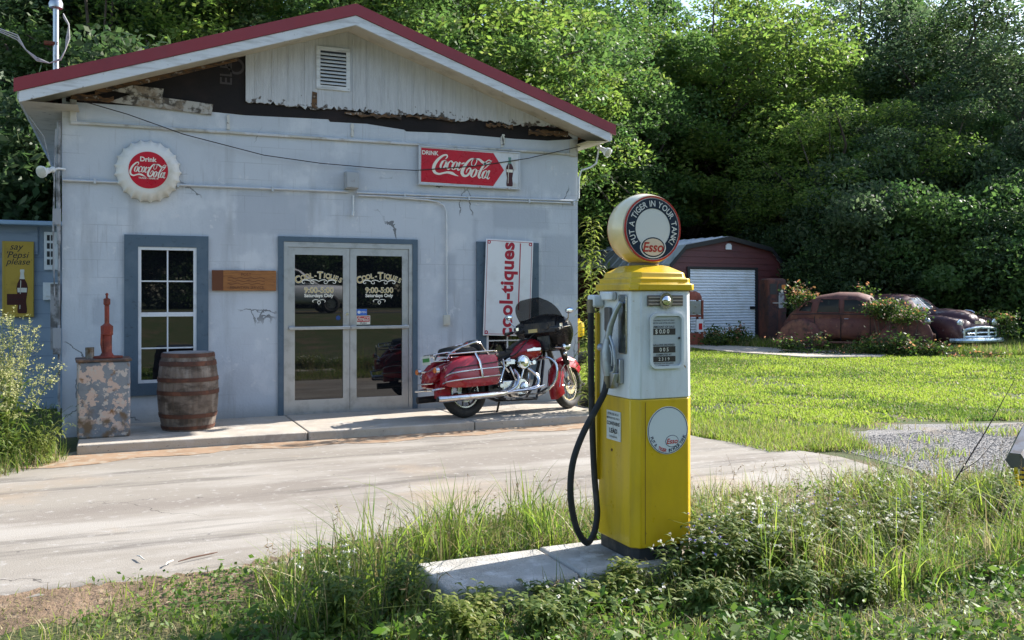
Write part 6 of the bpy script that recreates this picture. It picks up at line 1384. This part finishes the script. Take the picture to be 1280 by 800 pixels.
tag(blades('edge_grass', P5, .10, .010, .75, mg, rng.choice([0,0,1,2], len(P5))), 'ragged longer grass along the drive and gravel edge', 'grass', kind='stuff')

# foreground verge
verge = [(-6,-6.15),(-3.2,-6.0),(-2.6,-5.93),(-2.0,-6.02),(-1.6,-5.88),(-1.1,-5.7),(-.5,-5.5),(.6,-5.55),(1.9,-5.6),(3.2,-5.5),(3.9,-5.6),(5,-5.9),(7,-6.2),(10,-6.6),(10,-9.5),(2,-10),(-2,-9.4),(-6,-7.2)]
isl = [(-1.12,-7.15),(1.75,-7.15),(1.75,-6.59),(-1.12,-6.59)]
Pv = scatter(75000, verge); dn = vnoise(Pv, 1.3, 2)
keep = (dn + rng.uniform(-.35,.35,len(Pv)) > -.12); Pv = Pv[keep]; Pv = Pv[~inside(Pv, isl)]
tag(blades('short_grass', Pv, .065*(1+1.2*np.clip(vnoise(Pv,2.,8),-.4,1)), .0065, .9, mg, rng.choice([0,1,0,1,2,2], len(Pv)), segs=3), 'short mixed grass and dry stems on the verge in the foreground', 'grass', kind='stuff')
# small leaved ground cover (clover like)
Pc = scatter(95000, verge); dn = vnoise(Pc, 1.1, 9); Pc = Pc[dn + rng.uniform(-.25,.25,len(Pc)) > -.06]; Pc = Pc[~inside(Pc, isl)]
C3 = np.column_stack([Pc, rng.uniform(.01,.075,len(Pc))*(1+np.maximum(0,vnoise(Pc,2.2,4))*1.6)]); V = leaf_quads(C3, .030, .020, 2.0, 0)
m_clov = leafmat('clover_leaf', (.06,.12,.02), (.10,.17,.025), (.16,.20,.05), .35, scale=3)
tag(link('ground_cover', raw_mesh('ground_cover', V, 4, m_clov, len(Pc))), 'low small leaved green ground cover spreading over the verge', 'ground cover', kind='stuff')
Pbw = scatter(5200, verge); Pbw = Pbw[(vnoise(Pbw,.9,31)+rng.uniform(-.2,.2,len(Pbw))) > .1]; Pbw = Pbw[~inside(Pbw, isl)]; Pbw = np.repeat(Pbw, 4, 0)+rng.normal(0,.03,(len(Pbw)*4,2))
C3 = np.column_stack([Pbw, rng.uniform(.02,.11,len(Pbw))]); V = leaf_quads(C3, .07, .034, 1.6, 0)
tag(link('broad_weeds', raw_mesh('broad_weeds', V, 4, m_clov, len(Pbw))), 'broad leaved low weeds mixed through the verge', 'ground cover', kind='stuff')
# dry litter
Pd = scatter(30000, verge); Pd = Pd[~inside(Pd, isl)]; C3 = np.column_stack([Pd, rng.uniform(.002,.03,len(Pd))]); V = leaf_quads(C3, .035, .006, 1.5, 0)
tag(link('dry_thatch', raw_mesh('dry_thatch', V, 4, mg[2], len(Pd))), 'brown dry thatch lying between the verge grasses', 'thatch', kind='stuff')
# long grass band round the island
band_poly = [(-1.95,-6.15),(-1.25,-5.85),(-.6,-5.6),(.3,-5.5),(1.2,-5.5),(2.6,-5.55),(4.0,-5.9),(5.2,-6.1),(6,-6.6),(4.5,-7.4),(2.2,-7.9),(.6,-7.75),(-.1,-7.45),(-.6,-7.4),(-1.3,-7.6),(-2.0,-7.3)]
Pb = scatter(24000, band_poly); Pb = Pb[~inside(Pb, [(-1.14,-7.17),(.6,-7.17),(.6,-6.57),(-1.14,-6.57)])]; dn = vnoise(Pb, 1.5, 6); Pb = Pb[dn+rng.uniform(-.3,.3,len(Pb)) > -.2]
near = ((Pb[:,0] < .75)&(Pb[:,0] > -1.3)&(Pb[:,1] < -7.2)); hh_ = np.where(near, .12, np.where(Pb[:,0] < -.9, .14, .19))
Pt = scatter(3800, [(.45,-7.05),(1.2,-6.5),(2.2,-6.1),(4.2,-6.3),(5.5,-6.9),(3.8,-7.5),(2.2,-7.9),(1.0,-8.0),(.5,-7.7)]); Pt = Pt[(vnoise(Pt,2.4,12)+rng.uniform(-.2,.2,len(Pt))) > .0]
Pt2 = scatter(450, [(-2.0,-6.9),(-1.7,-6.2),(-1.2,-5.95),(-1.15,-6.6),(-1.2,-7.3),(-1.9,-7.3)]); Pt3 = scatter(900, [(-1.1,-6.5),(-1.0,-5.9),(0,-5.7),(0,-6.55)])
Pt = np.concatenate([Pt, Pt2, Pt3])
tag(blades('strap_grass', Pt, .34*(1+.5*np.clip(vnoise(Pt,3.,15)*2,-1,1)), .010, .75, mg, rng.choice([0,0,1,1,1,2], len(Pt)), segs=5, curl=1.0), 'tall arching strap leaved grass in the thicket round the pump', 'strap grass', kind='stuff')
tag(blades('long_grass', Pb, hh_*(1+.6*np.clip(vnoise(Pb,2.5,16)*2,-1,1)), .0065, .8, mg, rng.choice([0,1,1,2,2], len(Pb)), segs=4, curl=.8), 'long bright grass tufts round the concrete island', 'long grass', kind='stuff')
# seed head stems: thin bent stalks with dark drooping heads
def seed_stems(name, P, hmin, hmax, label, mat_s, mat_h, r=random.Random(8)):
    b = MB()
    for x, y in P:
        h = r.uniform(hmin, hmax); a = r.uniform(0,6.28); l = r.uniform(.05,.35)*h
        pts = [(x+math.cos(a)*l*t*t, y+math.sin(a)*l*t*t, h*(t-.12*t*t)) for t in (0,.33,.66,1)]
        b.tube(pts, [.0016,.0014,.001,.0007], 3, 0, caps=False)
        for k in range(r.randint(5,10)):
            t = r.uniform(.68,1.0); px_, py_, pz_ = x+math.cos(a)*l*t*t, y+math.sin(a)*l*t*t, h*(t-.12*t*t); q = Vector((r.uniform(-1,1), r.uniform(-1,1), r.uniform(-.9,.5)))*r.uniform(.012,.03)
            e = Vector((px_,py_,pz_))+q; w_ = q.orthogonal().normalized()*.0028
            b.add([(px_,py_,pz_), tuple(e*.5+Vector((px_,py_,pz_))*.5+w_), tuple(e+q*.5), tuple(e*.5+Vector((px_,py_,pz_))*.5-w_)], [(0,1,2,3)], 1)
    return tag(b.build(name, [mat_s, mat_h], smooth=0), label, 'seed grass', kind='stuff')
Ps = [tuple(p) for p in scatter(420, band_poly) if not (-1.16 < p[0] < .6 and -7.18 < p[1] < -6.57)]
Ps = [p for p in Ps if not (-1.3 < p[0] < .8 and p[1] < -7.2 and random.random() < .7)]
seed_stems('seed_grass', Ps, .2, .5, 'tall thin seeding grass stems with brown heads round the pump', mg[2], leafmat('seed_brown', (.20,.13,.06), (.12,.07,.035), (.3,.22,.12), .3))

def leafy_weed(name, loc, h, nst, spread, leafL, leafW, mt, label, cat, seed, droop=.3, nl=26, stem=.006, group=None, low=.1, flowers=None):
    r = random.Random(seed); rn = np.random.default_rng(seed); o = empty(name, loc, 0, label, cat, group); sm = MB(); Vs = []; FP = []
    for s_ in range(nst):
        a = r.uniform(0,6.28); l = r.uniform(.1,1)*spread; hh = h*r.uniform(.65,1.05) if nst > 1 else h; x0, y0 = r.uniform(-.3,.3)*spread*.4, r.uniform(-.3,.3)*spread*.4
        pt = lambda t: Vector((x0+math.cos(a)*l*t**1.6, y0+math.sin(a)*l*t**1.6, hh*t*(1-.12*t*l/max(h,.1))))
        sm.tube([pt(t/5) for t in range(6)], [stem*(1-.14*t) for t in range(6)], 5, caps=False); FP.append(pt(1))
        for k in range(nl):
            t = low+(1-low)*(k+r.random())/nl; c = pt(min(t,1)); b_ = k*2.4+r.random()
            L0 = leafL*r.uniform(.7,1.2)*(1.15-.6*t); d = Vector((math.cos(b_), math.sin(b_), .55-droop*.3)).normalized(); s1 = d.cross(Vector((0,0,1))).normalized(); w_ = leafW*r.uniform(.7,1.2)*.5
            p0 = c; p1 = c+d*L0*.5; p2 = c+d*L0*.8+Vector((0,0,-droop*L0*.35)); p3 = c+d*L0+Vector((0,0,-droop*L0*.9))
            Vs += [p0, p1+s1*w_, p1-s1*w_, p0,  p1-s1*w_, p1+s1*w_, p2+s1*w_*.6, p2-s1*w_*.6,  p2-s1*w_*.6, p2+s1*w_*.6, p3, p3]
    sm.build('stem', mt, o, smooth=60)
    V = np.array([tuple(v) for v in Vs]).reshape(-1,3); me = raw_mesh('leaves', V, 4, mt, len(V)//4); link('leaves', me, o)
    if flowers:
        fm_, rad, cnt = flowers; fb = MB()
        for p_ in FP:
            for k in range(cnt):
                c = p_+Vector((r.uniform(-1,1), r.uniform(-1,1), r.uniform(-.6,.6)))*rad*1.6; 
                for j in range(7):
                    d = Vector((r.gauss(0,1), r.gauss(0,1), r.gauss(0,1))).normalized()*rad*r.uniform(.6,1.1); w_ = d.orthogonal().normalized()*rad*.3
                    fb.add([c, c+d*.6+w_, c+d, c+d*.6-w_], [(0,1,2,3)])
        tag(fb.build('flower_head', fm_, o, smooth=0), kind='stuff')
    return o
m_wd = leafmat('weed_leaf', (.07,.12,.025), (.11,.16,.03), (.18,.20,.04), .4, scale=2); m_wy = leafmat('weed_yellow', (.12,.17,.03), (.17,.20,.04), (.26,.26,.08), .45, scale=2); m_wh = leafmat('fluffy_white', (.70,.68,.62), (.6,.57,.5), (.75,.73,.7), .3)
m_purple = mat('purple_petal', (.25,.20,.55), .6)
# the tall plant at the right wall corner
p = Vector((3.12,-1.62,0)); leafy_weed('tall_weed', (2.93,-1.27,.12), 2.5, 1, .06, .30, .04, m_wy, 'tall leafy spike shaped weed rising at the right wall corner', 'weed', 3, .5, 240, .012, low=.06)
leafy_weed('tall_weed', (2.98,-1.15,.1), 1.5, 4, .22, .2, .032, m_wy, 'bushy yellow green weed at the foot of the tall spike weed', 'weed', 4, .5, 34, .008, low=.05)
leafy_weed('tall_weed', (3.02,-1.35,.1), .75, 6, .22, .16, .03, m_wd, 'low dark weed spilling on the drive beside the motorcycle wheel', 'weed', 5, .4, 22, .006, low=.05)
# weeds at left of the pavement
def airy_weed(loc, h, n, spread, seed, label):
    r = random.Random(seed); o = empty('flowering_weed', loc, 0, label, 'weed'); sm = MB(); Vs = []; Hs = []
    for s_ in range(n):
        a = r.uniform(0,6.28); l = r.uniform(.1,1)*spread; hh = h*r.uniform(.6,1.05)
        pt = lambda t: Vector((math.cos(a)*l*t**1.5, math.sin(a)*l*t**1.5, hh*t))
        sm.tube([pt(t/4) for t in range(5)], [.005,.0045,.0035,.0025,.0015], 4, caps=False)
        for k in range(30):
            t = r.uniform(.5,1); c = pt(t); d = Vector((r.gauss(0,1), r.gauss(0,1), r.uniform(.2,1.5))).normalized()*r.uniform(.05,.17)*(1.5-t)*1.4; sm.tube([c, c+d], [.0014,.0009], 3, caps=False)
            for j in range(7): Hs.append(c+d*r.uniform(.4,1.1)+Vector((r.gauss(0,1),r.gauss(0,1),r.gauss(0,1)))*.014)
        for k in range(22):
            t = r.uniform(.05,.65); c = pt(t); b_ = r.uniform(0,6.28); Vs.append(c+Vector((math.cos(b_),math.sin(b_),-.1))*.05)
    sm.build('stem', m_wy, o, smooth=60)
    C_ = np.array([tuple(v) for v in Vs]); link('leaves', raw_mesh('leaves', leaf_quads(C_, .13, .022, 1, .3, np.random.default_rng(seed)), 4, m_wd, len(C_)), o)
    C_ = np.array([tuple(v) for v in Hs]); link('flower_buds', raw_mesh('flower_buds', leaf_quads(C_, .022, .014, .5, 0, np.random.default_rng(seed+1)), 4, leafmat('bud_cream%d' % seed, (.36,.36,.16), (.28,.30,.12), (.5,.46,.26), .35, scale=3), len(C_)), o)
airy_weed((-3.62,-1.75,0), 1.42, 16, .55, 5, 'tall airy weed with pale buds beside the peeling cabinet'); airy_weed((-4.2,-1.9,0), 1.5, 18, .6, 6, 'tall airy weed with pale buds at the left photo edge'); airy_weed((-3.9,-1.2,0), 1.45, 14, .5, 7, 'tall airy weed in front of the blue annex wall')
for i, (x, y, h_, lb) in enumerate([(-3.35,-1.85,.42,'low green grassy weed at the left end of the pavement'), (-3.75,-2.3,.45,'green weed in front of the tall airy weeds'), (-4.2,-2.5,.5,'leafy weed at the left edge by the drive'), (-3.45,-1.3,.6,'leafy weed against the left wall corner')]):
    leafy_weed('leafy_weed', (x,y,0), h_, 16, .42, .16, .018, m_wd if i % 2 else m_wy, lb, 'weed', 40+i, .6, 14, .004, low=.05)
Pl = scatter(5200, [(-5.5,-2.9),(-4.4,-2.75),(-3.6,-2.45),(-3.1,-1.75),(-3.35,-.3),(-5.5,-.3)]); tag(blades('rough_grass', Pl, .2, .009, .6, mg, rng.choice([0,1,1,2], len(Pl)), segs=3), 'rough grass under the tall weeds left of the pavement', 'grass', kind='stuff')
Pl = scatter(9000, [(-14,2.9),(-14,-2.6),(-5.2,-2.8),(-3.4,-.2),(-3.4,2.9)]); tag(blades('side_grass', Pl, .12, .012, .6, mg, rng.choice([0,1,1,2], len(Pl))), 'grass in front of the blue annex', 'grass', kind='stuff')
# weeds round the pump
fl_w = (m_wh, .016, 2); fl_p = (m_purple, .011, 1)
WD = [(.36,-7.42,.34,14,m_wd,fl_p,'leafy weed with purple flowers against the pump base'), (.62,-7.3,.38,16,m_wd,None,'dense dark green weed just right of the pump base'), (.85,-7.45,.33,16,m_wy,fl_w,'bright weed with white tufts right of the pump'), (1.1,-7.1,.34,14,m_wd,fl_p,'green weed with purple flowers over the right end of the island'),
      (.60,-7.75,.26,14,m_wd,None,'low dark green weed below the pump base'), (1.45,-7.35,.3,14,m_wy,fl_w,'white tufted weed near the right island end'), (.95,-7.85,.22,12,m_wd,None,'low weed in the bottom middle of the verge'), (1.9,-7.0,.33,14,m_wd,None,'dark weed right of the island'), (2.3,-6.7,.38,12,m_wy,fl_w,'taller weed with white tufts before the gravel'), (2.8,-6.8,.3,12,m_wy,None,'yellow green weed before the gravel strip'),
      (-1.35,-7.1,.34,14,m_wd,None,'dark green weed left of the island end'), (-1.15,-7.55,.26,12,m_wy,None,'spiky weed below the left island end'), (-.05,-7.5,.14,10,m_wy,fl_w,'small white tufted weed in front of the pump base'), (3.3,-6.9,.32,12,m_wd,None,'weed beside the striped warning post'), (-1.6,-6.6,.28,12,m_wd,fl_w,'weed with white tufts at the drive edge left of the island'), (2.9,-6.1,.34,10,m_wd,None,'dark weed behind at the gravel edge')]
WD += [(.28,-7.22,.30,26,m_wd,fl_w,'thick leafy weed hiding the front of the black pump base'), (.52,-7.12,.42,30,m_wd,None,'tall thick weed hiding the right foot of the pump'), (.9,-6.95,.38,28,m_wy,fl_w,'thick white tufted weed on the island behind the thicket'), (1.15,-6.8,.34,24,m_wd,None,'thick weed at the back of the island end'), (-.15,-7.28,.20,18,m_wy,None,'leafy weed before the island just left of the pump'), (.42,-7.28,.40,22,m_wy,fl_p,'tall weed with purple flowers leaning on the pump front'), (.75,-7.12,.36,20,m_wd,fl_w,'dark weed with white tufts on the island right of the pump'), (1.0,-7.35,.38,20,m_wy,None,'tall bright weed in the middle of the right thicket'), (1.3,-6.95,.34,20,m_wd,fl_w,'dark weed with white tufts growing over the island end'), (1.55,-7.05,.36,18,m_wy,fl_p,'bright weed with purple flowers at the far island end'), (.2,-7.35,.24,14,m_wd,None,'low dark weed touching the black pump base'),
      (-1.0,-7.28,.17,14,m_wy,None,'short weed before the left island end'), (-.6,-7.3,.14,14,m_wd,fl_w,'short white tufted weed before the island joint'), (-.3,-7.33,.15,12,m_wy,None,'short spiky weed before the island middle'), (1.2,-7.55,.3,18,m_wd,None,'dark weed low in the right thicket'), (1.7,-7.4,.32,16,m_wy,fl_w,'yellow green weed with white tufts in the right thicket'), (2.2,-7.1,.34,16,m_wd,fl_p,'dark weed with purple flowers right of the thicket'), (.1,-7.65,.2,14,m_wd,None,'low weed below the pump shadow'), (-.8,-7.6,.22,14,m_wd,None,'low dark weed at the bottom left of the island'), (-1.7,-7.2,.3,16,m_wd,None,'dark weed well left of the island')]
for i, (x, y, h_, n_, mt_, fl, lb) in enumerate(WD): leafy_weed('verge_weed', (x,y,0), h_, n_, .24, .115, .024, mt_, lb, 'weed', 60+i, .5, 20, .0028, 'weeds on the verge', low=.02, flowers=fl)
# dead twig
b = MB(); p0 = AD(1190, 607, 6.9); p1 = AD(1268, 475, 7.0); p0.z = max(p0.z, 0)
b.tube([Vector((p0.x-.12,p0.y,0)), p0.lerp(p1,.05), p0.lerp(p1,.5)+Vector((.02,0,.0)), p1], [.006,.006,.0045,.002], 6); b.tube([p0.lerp(p1,.3), p0.lerp(p1,.3)+Vector((.14,.03,.02)), p0.lerp(p1,.3)+Vector((.24,.06,.08))], [.003,.002,.001], 5); b.tube([p0.lerp(p1,.12), p0.lerp(p1,.12)+Vector((.2,0,.08)), p0.lerp(p1,.12)+Vector((.42,.02,.22))], [.004,.003,.0015], 5)
tag(b.build('dead_twig', mat('twig_bark', (.05,.035,.03), .8)), 'long bare dead twig slanting out of the weeds at the right', 'twig')
# rose bushes on the cars
m_rl_ = [leafmat('rose_leaf', (.04,.08,.02), (.07,.11,.025), (.12,.15,.03), .4, scale=2), leafmat('rose_pink_leaf', (.34,.13,.09), (.20,.12,.05), (.4,.2,.13), .45, scale=2)]
def rose(px, py, dep, rx, rz, n, pink, seed, label):
    r = np.random.default_rng(seed); c = AD(px, py, dep); o = empty('rose_bush', (c.x, c.y, 0), -SA, label, 'rose bush', 'rose bushes over the old cars')
    k = max(5, n//110); cen = r.normal(size=(k,3))*np.array([rx*.5, .25, rz*.45]); P = []
    for q in cen:
        g = r.normal(size=(n//k,3))*np.array([.16,.14,.11]); P.append(q+g)
    P = np.concatenate(P); P[:,2] = np.maximum(P[:,2]+c.z, .03); idx = (P[:,2] > c.z+rz*.5)*(r.random(len(P)) < pink*.7)+(r.random(len(P)) < pink*.08); idx = np.minimum(idx, 1)
    link('foliage', raw_mesh('foliage', leaf_quads(P, .085, .06, 1, 0, r), 4, None, len(P), mats=m_rl_, matidx=idx.astype(np.int32)), o)
    sm = MB()
    for q in cen: sm.tube([(q[0]*.3, q[1]*.3, 0), (q[0]*.7, q[1]*.6, max(.1,(c.z+q[2])*.6)), (q[0], q[1], max(.15,c.z+q[2]))], [.014,.01,.005], 5)
    sm.build('stem', m_bark, o)
for i, a in enumerate([(1004,374,26.5,.55,.25,900,.6,'pink tipped rose bush behind the sedan tail'), (1050,446,24.4,1.4,.2,2600,.3,'dark rose bush along the sedan door side'), (1000,432,24.9,.5,.3,1000,.4,'low rose bush by the sedan rear wheel'), (1106,386,24.9,.55,.2,1500,.3,'green rose clump on the sedan windscreen'), (1136,392,24.6,.35,.12,700,.4,'rose shoots over the sedan bonnet'),
                       (1120,436,24.1,.8,.25,3000,.2,'dark rose thicket before the sedan front wheel'), (1160,440,23.7,.7,.2,1500,.3,'low rose thicket between both cars'), (1210,450,23.3,1.0,.12,1500,.3,'low weeds under the chrome grille'), (1245,410,25.5,.5,.4,1600,.1,'bright green shoots right of the chrome grille'), (925,420,28.2,.55,.25,900,.6,'thin pink shoots before the white shed door'), (893,425,28.3,.5,.35,1500,.2,'dark weeds at the left foot of the shed door'), (1085,366,26.4,.25,.35,260,.8,'single pink shoot above the sedan roof')]):
    rose(*a[:7], 80+i, a[7])
